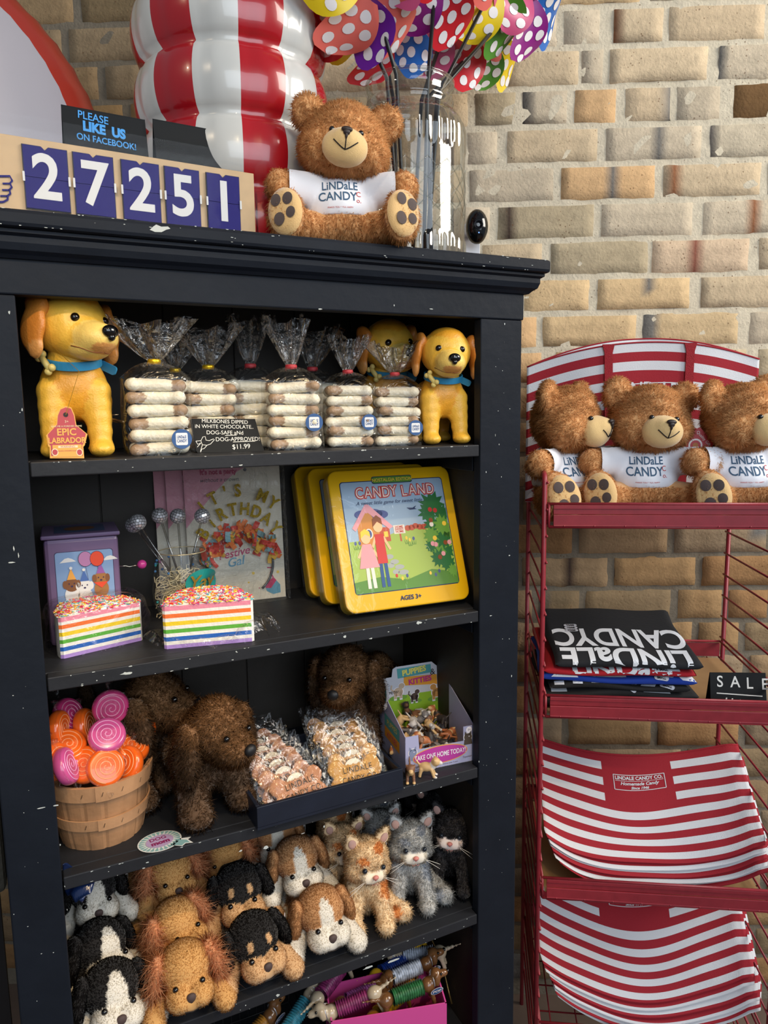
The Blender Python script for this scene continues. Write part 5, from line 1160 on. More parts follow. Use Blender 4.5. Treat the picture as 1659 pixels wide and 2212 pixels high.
# stirrer glass
def stirrer_glass():
    c = Vector((.214, .195, S2)); t = thing('stemless_glass', 'stemless confetti glass with paper shred and a teal Yay sticker', 'glass', c, sc=1.13)
    G = film('thin_glass', gloss=.03, rough=.02, bump=.02, fres=.45)
    prof = [(0, .001), (.026, .001), (.036, .010), (.043, .030), (.044, .045), (.041, .066), (.036, .090), (.0335, .100)]
    pp = []
    for i in range(len(prof) - 1):
        for q in range(4): a, b = prof[i], prof[i + 1]; pp.append((a[0] + (b[0] - a[0]) * q / 4, a[1] + (b[1] - a[1]) * q / 4))
    pp.append(prof[-1]); m = MB(); m.lathe(pp, 48); g = m.build('bowl', G, t, smooth=True)
    m = MB(); m.tube([(.0335 * math.cos(2 * PI * k / 40), .0335 * math.sin(2 * PI * k / 40), .100) for k in range(40)], .0009, 6, closed=True); m.build('rim', M('rim_glint', '#cdbf9c', rough=.15, metal=.5), g, smooth=True)
    rnd = random.Random(2); d = MB()
    for k in range(26):
        a = rnd.uniform(0, 2 * PI); z = rnd.uniform(.015, .09); r = next(pp[i][0] + (pp[i + 1][0] - pp[i][0]) * (z - pp[i][1]) / (pp[i + 1][1] - pp[i][1]) for i in range(len(pp) - 1) if pp[i][1] <= z <= pp[i + 1][1] and pp[i + 1][1] > pp[i][1]); d.ell((r * math.cos(a), r * math.sin(a), z), (.0019, .0019, .0019), None, 8, 6, m=rnd.randrange(3))
    d.build('confetti_dots', [M('dot_teal', '#2a8488'), M('dot_purple', '#6a3a60'), M('dot_blue', '#3a6a9a')], g, smooth=True)
    v = []; m = MB(); n = 26
    T = Matrix.Rotation(R(8), 4, 'Z'); 
    pr = [T @ Vector((.026 * math.cos(2 * PI * k / n) + .014, -.0435 - .0, .060 + .019 * math.sin(2 * PI * k / n))) for k in range(n)]
    pr = [Vector((p.x, -math.sqrt(max(1e-6, .0458 ** 2 - p.x ** 2)) if abs(p.x) < .0455 else 0, p.z)) for p in pr]; c0 = Vector((.017, -.0432, .060)); m.add(pr + [c0], [(k, (k + 1) % n, n) for k in range(n)], 0)
    vv, f = text_mesh('Yay', .026, shear=.3, bold=.0004); vv, f = densify(vv, f, .004); vv = [Vector((p.x + .016, -math.sqrt(max(1e-6, .0475 ** 2 - (p.x + .016) ** 2)), p.z + .061)) for p in vv]; m.add(vv, f, 1)
    m.build('oval_sticker', [M('sticker_teal', '#1c8480', rough=.4), M('gold_foil', '#d8b050', rough=.25, metal=.8)], t)
    s = MB()
    for k in range(260):
        a, r = rnd.uniform(0, 2 * PI), rnd.uniform(0, .034); z = rnd.uniform(.006, .066); p = Vector((r * math.cos(a), r * math.sin(a), z)); pts = [p]
        d_ = Vector((rnd.gauss(0, 1), rnd.gauss(0, 1), rnd.gauss(0, .6))).normalized()
        for i in range(4):
            d_ = (d_ + Vector((rnd.gauss(0, .7), rnd.gauss(0, .7), rnd.gauss(0, .5)))).normalized(); q = pts[-1] + d_ * .008; rr = math.hypot(q.x, q.y)
            if rr > .040: q.x *= .040 / rr; q.y *= .040 / rr
            q.z = min(.074, max(.004, q.z)); pts.append(q)
        s.tube(pts, .0006, 4)
    tag(s.build('paper_shred', M('shred_cream', '#d8cca8', rough=.7), t), kind='stuff')
    first = None
    ballm = MB(); nr = 9
    for i in range(nr):
        t0 = PI * (i + .08) / nr; t1 = PI * (i + .92) / nr; ns = max(4, int(18 * math.sin((t0 + t1) / 2)))
        for k in range(ns):
            a0, a1 = 2 * PI * (k + .07) / ns, 2 * PI * (k + .93) / ns; V = [(.0128 * math.sin(t_) * math.cos(a_), .0128 * math.sin(t_) * math.sin(a_), .0128 * math.cos(t_)) for t_, a_ in ((t0, a0), (t0, a1), (t1, a1), (t1, a0))]; ballm.add(V, [(0, 1, 2, 3)], 0)
    ballm.ell((0, 0, 0), .0124, None, 18, 12, m=1)
    for (px, py, dy, lb) in ((298, 1128, -.02, 'mirror ball stirrer leaning furthest left, in front'), (345, 1114, .00, 'mirror ball stirrer second from the left'), (384, 1115, .015, 'mirror ball stirrer second from the right'), (437, 1115, -.015, 'mirror ball stirrer leaning furthest right before the headband'), (288, 1134, .012, 'mirror ball stirrer half hidden behind the leftmost one')):
        hd = PY(px, py, c.y + dy); base = Vector((c.x + (hd.x - c.x) * -.25, c.y + .0, S2 + .012)); t = thing('mirror_ball_stirrer', lb, 'drink stirrer', base, 0, 'mirror ball stirrers')
        m = MB(); m.tube([(0, 0, 0), hd - base], .0018, 8); m.build('stick', film('clear_stick', tint=(.9, .9, .88), gloss=.15, rough=.1, bump=.1), t, smooth=True)
        if first is None:
            b_ = ballm.build('mirror_ball', [M('mirror', '#e6e6ea', rough=.22, metal=.55), M('ball_black', '#0c0c0c', rough=.4)], t); first = b_.data
        else: b_ = bpy.data.objects.new('mirror_ball', first); COL.objects.link(b_); b_.parent = t
        b_.location = hd - base; b_.rotation_euler = (.3, .2, px)
stirrer_glass()
# ------------------------------------------------------------------ shelf 3: basket of lollies, brown dogs, biscuit tray, figurine box
def basket():
    c = (.0605, .104, S3); t = thing('wooden_basket', 'round split wood basket full of swirl lollies on the third shelf', 'basket', c)
    WOOD = M('basket_wood', '#a67c58', rough=.65, bump=.3, bs=90, var=.16, vs=35); WOOD2 = M('basket_hoop', '#b88c66', rough=.6, bump=.3, bs=90, var=.12, vs=30)
    r0, r1, h = .059, .0745, .102
    rr = lambda z: r0 + (r1 - r0) * (z / h) ** .8
    m = MB(); n = 16
    m.lathe([(0, .002), (r0 - .002, .002)] + [(rr(z) - .001, z) for z in [h * i / 10 for i in range(11)]] + [(rr(h) - .004, h)] + [(rr(z) - .004, z + .004) for z in [h * i / 10 for i in range(9, -1, -1)]], 96, fn=lambda r, z, a: r - (.0012 * (abs(math.sin(a * n / 2)) < .10) if r > .05 else 0) + .0006 * (int(a * n / 2 / PI) % 2)); m.build('staves', WOOD, t, smooth=False)
    for z0, z1, th in ((h - .021, h + .001, .003), (.034, .050, .0025)):
        m = MB(); m.lathe([(rr(z0) + .0002, z0), (rr(z0) + th, z0), (rr(z1) + th, z1), (rr(z1) + .0002, z1)], 80)
        a0, a1 = R(-98), R(-30); v = []
        for k in range(13):
            a = a0 + (a1 - a0) * k / 12
            for (r, z) in ((rr(z0) + th, z0 - .0005), (rr(z0) + th + .0018, z0 - .0005), (rr(z1) + th + .0018, z1 + .0005), (rr(z1) + th, z1 + .0005)): v.append((r * math.cos(a), r * math.sin(a), z))
        m.add(v, [(4 * k + i, 4 * k + (i + 1) % 4, 4 * (k + 1) + (i + 1) % 4, 4 * (k + 1) + i) for k in range(12) for i in range(4)] + [(0, 1, 2, 3), (51, 50, 49, 48)])
        hp = m.build('hoop', WOOD2, t)
        for dg in (-112, -92, -72, -50, -28): 
            a = R(dg); zz = (z0 + z1) / 2; r = rr(zz) + th + .0022; s = MB(); s.tube([(r * math.cos(a), r * math.sin(a), zz - .003), (r * math.cos(a + .03), r * math.sin(a + .03), zz + .003)], .0004, 5); s.build('staple', M('steel'), hp)
basket()
LOL = {'orange': (M('candy_orange', '#e8641c', rough=.22, coat=.5, sss=.1), M('candy_orange_light', '#f0a06c', rough=.3)), 'pink': (M('candy_pink', '#cc3c78', rough=.22, coat=.5, sss=.1), M('candy_pink_light', '#eca0bc', rough=.3)), 'violet': (M('candy_violet', '#c2508c', rough=.22, coat=.5, sss=.1), M('candy_violet_light', '#e4a4d0', rough=.3))}
lol = {}
def lolly(kind, px, py, y, nrm, label):
    p = PY(px, py, y)
    if kind not in lol:
        t = thing('swirl_lolly', label, 'lolly', p, 0, 'swirl lollies in the wooden basket')
        r, h = .0262, .0085
        m = MB(); m.lathe([(0, -h)] + [(r * .80 + r * .20 * math.cos(a), h * math.sin(a)) for a in [R(-90 + 15 * i) for i in range(13)]] + [(0, h)], 40); m.build('candy_disc', LOL[kind][0], t, smooth=True)
        m = MB()
        for s in (-1, 1):
            pts = []
            for i in range(110):
                a = i * .2; q = .0015 + .0208 * i / 110; pts.append((q * math.cos(a * s), q * math.sin(a * s), s * (h + .0001)))
            m.tube(pts, .0007, 5)
        m.build('swirl', LOL[kind][1], t, smooth=True)
        m = MB(); m.grid(lambda u, v: Vector(((r + .0012) * math.cos(2 * PI * u) * (v ** .5) * (1 + .03 * math.sin(u * 60)), (r + .0012) * math.sin(2 * PI * u) * (v ** .5), (h + .0012) * (1 - v * .5))), 40, 8)
        m.tube([(r, 0, 0), (r + .008, .003, .001), (r + .014, -.002, 0)], [.003, .002, .006], 7); m.tube([(-r, 0, 0), (-r - .008, .003, .001), (-r - .013, -.002, 0)], [.003, .002, .005], 7)
        m.build('cellophane', film('lolly_wrap', gloss=.03, rough=.12, bs=120, bump=1.0, dist=.006, fres=.3), t, smooth=True); lol[kind] = t
    else: t = dup(lol[kind], label, p)
    t.rotation_euler = Vector(nrm).to_track_quat('Z', 'X').to_euler()
for a in (('pink', 148, 1545, .13, (.6, -.5, .4), 'pink swirl lolly at the back left of the basket'), ('orange', 128, 1574, .10, (.9, -.4, .1), 'orange lolly edge on at the upper left of the basket, above the others there'),
          ('orange', 184, 1568, .12, (.9, -.4, .2), 'orange lolly edge on between the two upper pink lollies'), ('orange', 280, 1570, .13, (-.8, -.5, .2), 'orange lolly right behind the topmost pink one'),
          ('orange', 303, 1570, .12, (-.7, -.7, .1), 'orange lolly at the upper right of the basket, highest there'), ('orange', 146, 1612, .08, (.2, -.6, .75), 'orange lolly lying flat at the left under the violet ones'),
          ('orange', 284, 1615, .085, (.3, -.5, .8), 'orange lolly at the right rim of the basket lying tilted'), ('orange', 274, 1650, .065, (-.7, -.6, .5), 'orange lolly leaning on its edge over the right rim of the basket'),
          ('orange', 118, 1645, .06, (.8, -.6, .2), 'orange lolly pressed against the left stile of the bookcase'), ('violet', 231, 1589, .070, (.05, -.72, .75), 'violet swirl lolly in the middle directly below the topmost pink one'),
          ('violet', 143, 1655, .048, (.9, -.3, .35), 'violet lolly standing edge on at the front left of the basket'), ('orange', 186, 1652, .060, (-.45, -.7, .65), 'orange lolly behind the front orange one'),
          ('orange', 228, 1658, .045, (.1, -.85, .5), 'orange swirl lolly at the front rim of the basket, swirl in full view'), ('pink', 239, 1528, .105, (.05, -1, .1), 'pink swirl lolly topmost in the basket with its swirl in full view')):
    lolly(*a)

BRN = lin((128, 94, 64)); BRD = lin((92, 70, 52))
def curly_dog():
    t = thing('curly_brown_dog', 'x', 'plush dog', group='curly brown plush dogs')
    ell = [((0, .05, .080), (.046, .066, .042), None, BRD), ((0, .0, .080), (.044, .036, .046), None, BRD), ((0, -.010, .105), (.034, .032, .034), None, BRD)]
    for s in (-1, 1): ell += limb((s * .030, -.010, .07), (s * .036, -.022, .022), .024, .022, BRD) + [((s * .037, -.030, .018), (.024, .030, .018), None, BRD)] + limb((s * .030, .095, .07), (s * .034, .098, .022), .025, .022, BRD) + [((s * .034, .092, .018), (.023, .026, .018), None, BRD)]
    ell += limb((0, .11, .09), (.01, .135, .13), .014, .012, BRD)
    furry('body', blob(ell, .006, 4), t, n=17000, L=.0062, W=.0012, comb=(0, .2, -.6), jit=.7, cj=.35, curl=.3, clump=170, seed=5)
    hd = [((0, .0, .030), (.046, .044, .040), None, BRN), ((0, -.036, .014), (.030, .032, .024), None, BRN), ((0, -.030, .004), (.027, .026, .018), None, BRN), ((0, .0, .055), (.030, .028, .022), None, BRN)]
    B = blob(hd, .005, 4); h = furry('head', B, t, n=14000, L=.0062, W=.0012, comb=(0, .5, -.1), jit=.7, cj=.35, curl=.3, clump=190, seed=6); h.location = (0, -.026, .105)
    for s in (-1, 1):
        e = blob([((s * .048, .004, .034), (.013, .022, .020), None, BRN), ((s * .054, .002, .004), (.013, .025, .034), (0, R(s * -6), 0), BRD), ((s * .054, -.0, -.022), (.012, .019, .016), None, BRD)], .005, 3)
        furry('ear', e, h, n=5000, L=.0062, W=.0011, comb=(0, 0, -.6), jit=.65, cj=.35, curl=.3, clump=180, seed=8)
    tr = bvh(B); m = MB(); m.ell((0, -.068, .022), (.0095, .007, .0085), None, 16, 10); m.build('nose', M('fabric_nose', '#17171a', rough=.5), h, smooth=True)
    for s in (-1, 1):
        q = tr.ray_cast(Vector((s * .021, -.2, .038)), Vector((0, 1, 0)))[0]; m = MB(); m.ell(q + Vector((0, -.006, 0)), .0042, None, 12, 8); m.build('eye', SATIN, h, smooth=True)
    return t
cd0 = curly_dog(); cd0['label'] = 'curly dark brown plush dog standing in front between the basket and the biscuit tray'
cd0.location = (.215, .080, S3); cd0.rotation_euler = (0, 0, R(16)); cd0.scale = (1.06,) * 3; kids(cd0, 'head').rotation_euler = (R(6), 0, R(14))
d = dup(cd0, 'curly brown plush dog behind the basket looking to the right', (.135, .175, S3), R(34), sc=1.12); kids(d, 'head').rotation_euler = (R(-4), 0, R(22)); kids(d, 'head').location.z = .118
d = dup(cd0, 'curly brown plush dog behind the biscuit tray facing forward', (.498, .190, S3), R(-28), sc=1.06); kids(d, 'head').rotation_euler = (R(6), 0, R(-12)); kids(d, 'head').location.z = .112
d = dup(cd0, 'curly brown plush dog in the dark corner behind the figurine box', (.575, .258, S3), R(90), sc=.74); kids(d, 'head').rotation_euler = (0, 0, 0); kids(d, 'head').location.z = .112

# biscuit tray
def tray():
    T = Matrix.Translation((.2655, -.0115, S3)) @ Matrix.Rotation(R(1.5), 4, 'Z'); t = thing('wooden_tray', 'shallow navy painted wooden tray holding wrapped bone cookies', 'tray', T.translation, R(1.5))
    W, D, h, th = .2465, .205, .036, .006; NP = M('tray_navy', '#161d2c', rough=.4, bump=.2, bs=60, var=.15, vs=20)
    m = MB(); m.box(0, 0, 0, W, D, .004); m.build('base', NP, t)
    for b in ((0, 0, .004, W, th, h), (0, D - th, .004, W, D, h), (0, th, .004, th, D - th, h), (W - th, th, .004, W, D - th, h)): m = MB(); m.box(*b); m.build('side', NP, t, bevel=.0008)
    rnd = random.Random(6); ck = MB()
    e = [((s * .030, 0, q * .0135), (.0155, .0045, .0155)) for s in (-1, 1) for q in (-1, 1)] + [((x, 0, 0), (.016, .0042, .0185)) for x in (-.02, -.01, 0, .01, .02)]
    B = blob(e, .003, 3); B[2][:] = 1
    kinds = {'pink': M('cookie_red', '#b8805c', rough=.8, bump=.6, bs=300, var=.1, vs=200), 'tan': M('cookie_tan', '#c4924e', rough=.8, bump=.6, bs=300, var=.1, vs=200)}
    base = {}
    for col, kind, cx, n in ((0, 'pink', .073, 7), (1, 'tan', .176, 7)):
        for k in range(n):
            lean = R(-33 - rnd.uniform(-3, 4)); p = T @ Vector((cx + (.004 * k if col else -.0045 * k) + rnd.uniform(-.004, .004), .026 + .0245 * k, .0325 + .0022 * k)); rz = R(1.5 + rnd.uniform(-5, 5) + (4 if col == 0 else -1))
            if k == 0 and col == 0: rot_y = R(-6)
            else: rot_y = R(rnd.uniform(-7, 5))
            lb = ('%s bone cookie packet, %s' % (('reddish', 'golden')[col], ('frontmost of its row in the tray' if k == 0 else 'rearmost of its row in the tray' if k == n - 1 else ('second', 'third', 'fourth', 'fifth', 'sixth')[k - 1] + ' from the front of its row in the tray')))
            if kind not in base:
                c = thing('cookie_packet', lb, 'wrapped cookie', p, 0, ('reddish', 'golden')[col] + ' bone cookies in the tray')
                furry('bone_cookie', B, c, n=0, mat=kinds[kind])
                m = MB(); ptext(m, 'LINDALE', .004, -.0052, .008, .0135, spacing=1.15, sx=.85); ptext(m, 'CANDY CO.', .006, -.0052, -.007, .0130, spacing=1.1, sx=.80); m.build('stamped_lettering', M('stamp_brown', '#3c3226', rough=.9), c)
                m = MB(); disc(m, .002, .012, .016, .014, .0046, 0); m.build('round_label', M('label_cream', '#e0d8c4', rough=.7), c)
                m = MB()
                def fn(u, v):
                    x = (u - .5) * .104; z = (v - .42) * .088; q = abs(u - .5) * 2
                    return Vector((x, -.0072 - .002 * math.sin(u * 21) * math.sin(v * 17) + .006 * max(q, abs(v - .5) * 2) ** 4, z))
                def fb(u, v): p = fn(u, v); return Vector((p.x, .0062 - .0015 * math.sin(u * 19 + v * 13) - .006 * max(abs(u - .5) * 2, abs(v - .5) * 2) ** 4, p.z))
                m.grid(fn, 26, 20); m.grid(fb, 14, 10); m.build('cellophane', film('packet_film', gloss=.025, rough=.09, bs=34, bump=.8, dist=.008, fres=.22), c, smooth=True)
                base[kind] = c
            else: c = dup(base[kind], lb, p)
            c.rotation_euler = (lean, rot_y, rz)
tray()

FIG = {'cream': (205, 170, 120), 'grey': (120, 116, 116), 'brown': (120, 82, 58), 'dark': (48, 42, 40), 'white': (205, 200, 196), 'rust': (168, 100, 60)}
def fig_mesh(c1, c2, seed):
    a, b = lin(FIG[c1]), lin(FIG[c2]); s_ = .9
    e = [((0, .004, .013), (.0058, .0095, .0060), None, a), ((0, -.008, .0205), (.0058, .0058, .0055), None, a), ((0, -.0135, .0190), (.0030, .0036, .0028), None, b), ((0, -.005, .016), (.0042, .0045, .006), None, b)]
    for s in (-1, 1): e += limb((s * .0036, -.003, .011), (s * .0042, -.0062, .0022), .0024, .0022, a, 4) + limb((s * .0036, .010, .011), (s * .0044, .0115, .0022), .0027, .0022, a, 4) + [((s * .0046, -.007, .0225), (.0014, .0022, .0038), (0, R(s * 20), 0), b if seed % 2 else a), ((s * .0042, -.0078, .0016), (.0024, .0030, .0016), None, b)]
    e += limb((0, .013, .016), (0, .018, .023), .0016, .0012, a, 5)
    v, t, c = blob(e, .0011, 3); o = furry('toy_animal', (v, t, c), None, n=0, mat=M('figurine_paint', '#ffffff', rough=.5, vc=True)); me = o.data; bpy.data.objects.remove(o); return me
FM = [fig_mesh('grey', 'white', 1), fig_mesh('brown', 'cream', 2), fig_mesh('dark', 'brown', 3), fig_mesh('white', 'grey', 4), fig_mesh('rust', 'cream', 5), fig_mesh('cream', 'white', 6)]
def animal_box():
    T = Matrix.Translation((.538, .037, S3)) @ Matrix.Rotation(R(-5), 4, 'Z'); W, D = .131, .140; t = thing('counter_display_box', 'lilac counter box with a raised green header full of tiny animal figurines', 'display box', T.translation, R(-5))
    lil = M('box_lilac', '#a4a6c8', rough=.45); card = M('box_card', '#c4c4cc', rough=.7)
    q = T.copy(); q.translation = Vector((0, 0, 0)); I = Matrix.Identity(4)
    L = lambda x, y: loc2(T, x, y)
    m = MB(); m.box(0, 0, 0, W, D, .001); m.build('base', card, t)
    fr = [(0, 0), (W, 0), (W, .066), (W * .84, .066), (W * .84, .040), (W * .20, .040), (W * .185, .066), (0, .066)]
    m = MB(); m.prism(fr, .001); f = m.build('front_panel', lil, t)
    for x in (0, W - .001):
        m = MB(); m.add([(x + dx, y, z) for dx in (0, .001) for y, z in ((0, 0), (D, 0), (D, .125), (0, .066))], [(0, 1, 2, 3), (7, 6, 5, 4), (0, 4, 5, 1), (1, 5, 6, 2), (2, 6, 7, 3), (3, 7, 4, 0)]); sp = m.build('side_panel', lil, t)
        if x == 0:
            m = MB(); RT = Matrix.Rotation(R(-90), 4, 'Z') 
            TT = Matrix.Translation((-.0004, 0, 0)) @ Matrix.Rotation(R(90), 4, 'Z'); TT = Matrix.Translation((-.0004, .125, 0)) @ Matrix.Rotation(R(-90), 4, 'Z')
            poly(m, [(.03, .03), (.10, .025), (.10, .045), (.03, .05)], 0, 0, T=TT); poly(m, [(.03, .05), (.10, .045), (.10, .068), (.03, .073)], 0, 1, T=TT); text(m, 'KITTIES', .066, -.0004, .037, .014, T=TT, m=2); text(m, 'PUPPIES', .066, -.0004, .060, .014, T=TT, m=3); m.build('side_print', [M('box_orange', '#e0982c'), M('box_teal', '#4f9a9c'), M('box_magenta', '#c0287c'), M('box_yellow', '#e8d860')], sp)
    m = MB(); cs = ['#b03c98', '#e0a040', '#e8e4ee', '#7c86a4', '#50463e', '#dcd8dc']
    a = L(942, 1632); disc(m, .066, .024, .052, .0165, -.0003, 1, n=36); disc(m, .066, .024, .0505, .0150, -.0005, 0, n=36); text(m, 'TAKE ONE HOME TODAY!', .066, -.0008, .0240, .0125, m=2, sx=.66, bold=.0002)
    for (cx, cz, s, mi) in ((.014, .036, 1, 3), (.119, .046, 1, 4)):
        disc(m, cx, cz, .0088 * s, .0080 * s, -.0002, 5); disc(m, cx, cz, .0075 * s, .0067 * s, -.0004, mi); poly(m, [(cx - .007, cz - .004), (cx + .007, cz - .004), (cx + .009, cz - .014), (cx - .008, cz - .014)], -.00025, mi)
        for k in (-1, 1): poly(m, [(cx + k * .0065, cz + .002), (cx + k * .006, cz + .011), (cx + k * .001, cz + .005)], -.0004, mi)
        disc(m, cx + .002, cz + .001, .0009, .0009, -.0006, 2)
    disc(m, W - .010, .059, .0058, .0058, -.0003, 2); text(m, '3+', W - .010, -.0006, .059, .0055, m=4); text(m, 'WARNING:', .018, -.0004, .0085, .0062, m=4); text(m, 'CHOKING HAZARD - Small parts. Not for', .030, -.0004, .0035, .0032, m=4); text(m, 'children under 3 years.', .085, -.0004, .0050, .0032, m=4); text(m, "Toysmith", W - .014, -.0004, .010, .0048, m=4, shear=.3)
    m.build('front_print', [M('bp_%d' % i, c, rough=.45) for i, c in enumerate(cs)], f)
    # header
    TH2 = T @ Matrix.Translation((0, D - .004, .0)) @ Matrix.Rotation(R(-3), 4, 'X'); L2 = lambda x, y: loc2(TH2, x, y); qh = q @ Matrix.Translation((0, D - .004, 0)) @ Matrix.Rotation(R(-3), 4, 'X'); qh = Matrix.Translation((0, D - .004, 0)) @ Matrix.Rotation(R(-3), 4, 'X')
    out = [L2(*p) for p in ((824, 1467), (846, 1463), (848, 1446), (855, 1441), (932, 1429), (949, 1441), (949, 1456), (974, 1455))]
    x1 = out[-1][0]; m = MB(); m.prism([(0.001, .002), (W - .001, .002), (W - .001, out[-1][1])] + [(min(W - .001, x), z) for x, z in out[::-1][1:-1]] + [(0.001, out[0][1])], .001, T=qh); hd = m.build('header_panel', card, t)
    m = MB(); zt = L2(900, 1500)[1]; zh = out[0][1]
    poly(m, [(.0015, .01), (W - .0015, .01), (W - .0015, zt + .002), (W * .5, zt + .003), (.0015, zt - .004)], -.0003, 0, T=qh)
    def qd(pts, mi, y): poly(m, [L2(*p) for p in pts], y, mi, T=qh)
    qd([(857, 1445), (930, 1434), (931, 1452), (859, 1466)], 1, -.0004); qd([(872, 1462), (943, 1456), (944, 1477), (872, 1481)], 2, -.0004)
    a = L2(894, 1449); text(m, 'PUPPIES', a[0], -.0008, a[1], .0150, T=qh, m=3, bold=.0006, rot=R(-5), sx=.95); a = L2(907, 1469); text(m, 'KITTIES', a[0], -.0008, a[1], .0145, T=qh, m=4, bold=.0006, rot=R(-3), sx=1.0); a = L2(934, 1451); text(m, '&', a[0], -.0008, a[1], .017, T=qh, m=5)
    for (px, py, mi, w_, nm, tx, ty) in ((860, 1492, 6, 17, 'MEOW!', 851, 1496), (895, 1502, 7, 14, '', 0, 0), (943, 1492, 8, 18, 'WOOF!', 947, 1490)):
        c = L2(px, py); s = .0009 * w_
        disc(m, c[0], c[1] - s * .9, s * 1.2, s * .35, -.0005, 9, T=qh)
        for gs, mm, yy in ((1.18, 10, -.0006), (1.0, mi, -.0008)):
            disc(m, c[0], c[1] - s * .15, s * .62 * gs, s * .55 * gs, yy, mm, T=qh); hx = -.45 if px > 930 else .45
            disc(m, c[0] + s * hx, c[1] + s * .55, s * .40 * gs, s * .36 * gs, yy - .0001, mm, T=qh)
            for k in (-.4, .35): poly(m, [(c[0] + s * (k - .16 * gs), c[1] - s * 1.0 * gs), (c[0] + s * (k + .16 * gs), c[1] - s * 1.0 * gs), (c[0] + s * (k + .2), c[1]), (c[0] + s * (k - .2), c[1])], yy, mm, T=qh)
            stroke(m, [(c[0] - s * .5 * (1 if hx > 0 else -1), c[1] - .1 * s), (c[0] - s * .95 * (1 if hx > 0 else -1), c[1] + s * .3), (c[0] - s * .85 * (1 if hx > 0 else -1), c[1] + s * .8)], s * .10 * gs, yy, mm, T=qh)
        if nm: a = L2(tx, ty); text(m, nm, a[0], -.0012, a[1], .0078, T=qh, m=5, sx=.75)
    qd([(948, 1461), (970, 1460), (971, 1471), (948, 1472)], 10, -.0004); a = L2(959, 1466); text(m, '2.49', a[0], -.0007, a[1], .0055, T=qh, m=5)
    m.build('header_print', [M('grass_green', '#8cb428', rough=.5), M('box_teal'), M('box_orange'), M('box_yellow'), M('box_magenta'), M('print_black', '#201c20', rough=.5), M('siam', '#c0a890'), M('brindle', '#4c3c34'), M('golden_fur', '#c08c4c'), M('grass_shade', '#6c9a34'), M('bp_2')], hd)
    m = MB(); n = 20; Tm = T.inverted() @ Matrix.Translation(PY(829, 1500, .125)) @ Matrix.Rotation(R(-58), 4, 'Z'); disc(m, 0, 0, .010, .030, 0, 0, T=Tm); disc(m, 0, 0, .0062, .018, -.0005, 1, T=Tm); text(m, 'mary meyer', 0, -.001, 0, .005, T=Tm, m=0, rot=R(-80)); m.build('round_tag', [card, M('tag_green', '#1c4a48')], t)
    rnd = random.Random(12); first = {}
    k = 0
    for lay, n in ((0, 16), (1, 18)):
        for i in range(n):
            u, v = rnd.uniform(.14, .86), (i + .5) / n; p = T @ Vector((W * u, D * (.10 + .80 * v), .006 + .016 * lay + .014 * v * lay))
            lb = 'tiny %s animal figurine %s in the display box, %s %s' % (('grey and white', 'brown and cream', 'dark brown', 'white and grey', 'rust and cream', 'cream')[k % 6], 'low' if lay == 0 else 'on top', ('front', 'middle', 'back')[int(v * 2.99)], 'left' if u < .42 else ('right' if u > .6 else 'centre'))
            o = bpy.data.objects.new('toy_animal', FM[k % 6]); k += 1; COL.objects.link(o); o.location = p + Vector((0, 0, .006)); o.rotation_euler = (rnd.uniform(-1.3, 1.3), rnd.uniform(-1.5, 1.5), rnd.uniform(0, 6.28)); o.scale = (1.25,) * 3
            tag(o, lb, 'figurine', 'tiny animal figurines in the display box' if lay else 'tiny animal figurines low in the display box')
    for (px, py, mi, rz, lb) in ((889, 1690, 1, -25, 'tiny brown rabbit like figurine standing before the display box'), (930, 1680, 5, 55, 'tiny golden dog figurine with raised tail before the display box')):
        o = bpy.data.objects.new('toy_animal', FM[mi]); COL.objects.link(o); p = PZ(px, py, S3); o.location = (p.x, p.y + .004, S3); o.rotation_euler = (0, 0, R(rz)); o.scale = (1.35,) * 3; tag(o, lb, 'figurine')
animal_box()
def mom_sticker():
    c = PZ(345, 1818, S3); t = thing('rosette_sticker', 'teal and pink DOG mom rosette sticker lying on the third shelf', 'sticker', c)
    T = Matrix.Translation((0, 0, .0006)) @ Matrix.Rotation(R(-90), 4, 'X')
    m = MB(); n = 26
    disc(m, 0, 0, .031, .026, 0, 0, T=T, n=36); poly(m, [(.010, -.018), (.024, -.030), (.030, -.026), (.040, -.030), (.036, -.018), (.042, -.014), (.024, -.008)], 0, 0, T=T)
    poly(m, [(.012, -.019), (.024, -.028), (.030, -.024), (.036, -.027), (.034, -.018), (.024, -.011)], -.0003, 1, T=T)
    for k in range(n): a = 2 * PI * k / n; poly(m, [(.019 * math.cos(a), .0155 * math.sin(a)), (.0285 * math.cos(a - .10), .0235 * math.sin(a - .10)), (.0293 * math.cos(a), .0243 * math.sin(a)), (.0285 * math.cos(a + .10), .0235 * math.sin(a + .10))], -.0003, 1, T=T)
    disc(m, 0, 0, .0195, .0158, -.0006, 2, T=T, n=30); text(m, 'DOG', -.001, -.0009, .0060, .0105, T=T, m=3, bold=.0002); text(m, 'mom', 0, -.0009, -.0045, .0125, T=T, m=3, bold=.0006)
    o = m.build('rosette', [M('vinyl_white', '#d8dcdc', rough=.35), M('rosette_teal', '#80aaac', rough=.4), M('rosette_lilac', '#b09ac0', rough=.4), M('rosette_magenta', '#88285c', rough=.4)], t)
    t.rotation_euler = (0, 0, R(6))
mom_sticker()
m = MB(); c = PY(168, 1900, .012)
m.grid(lambda u, v: Vector((.002 + .040 * u * (1 - .5 * v), .010 + .016 * math.sin(u * 3 + v * 2), c.z - .022 + .05 * (1 - v) * (1 - u * .75) + .003 * math.sin(u * 14 + v * 9))), 14, 14)
tag(m.build('plastic_scrap', M('blue_plastic', '#14244a', rough=.2, coat=.4, bump=.6, bs=60), smooth=True, solid=.0006), 'crumpled dark blue plastic scrap tucked at the left end of the third shelf', 'plastic scrap')

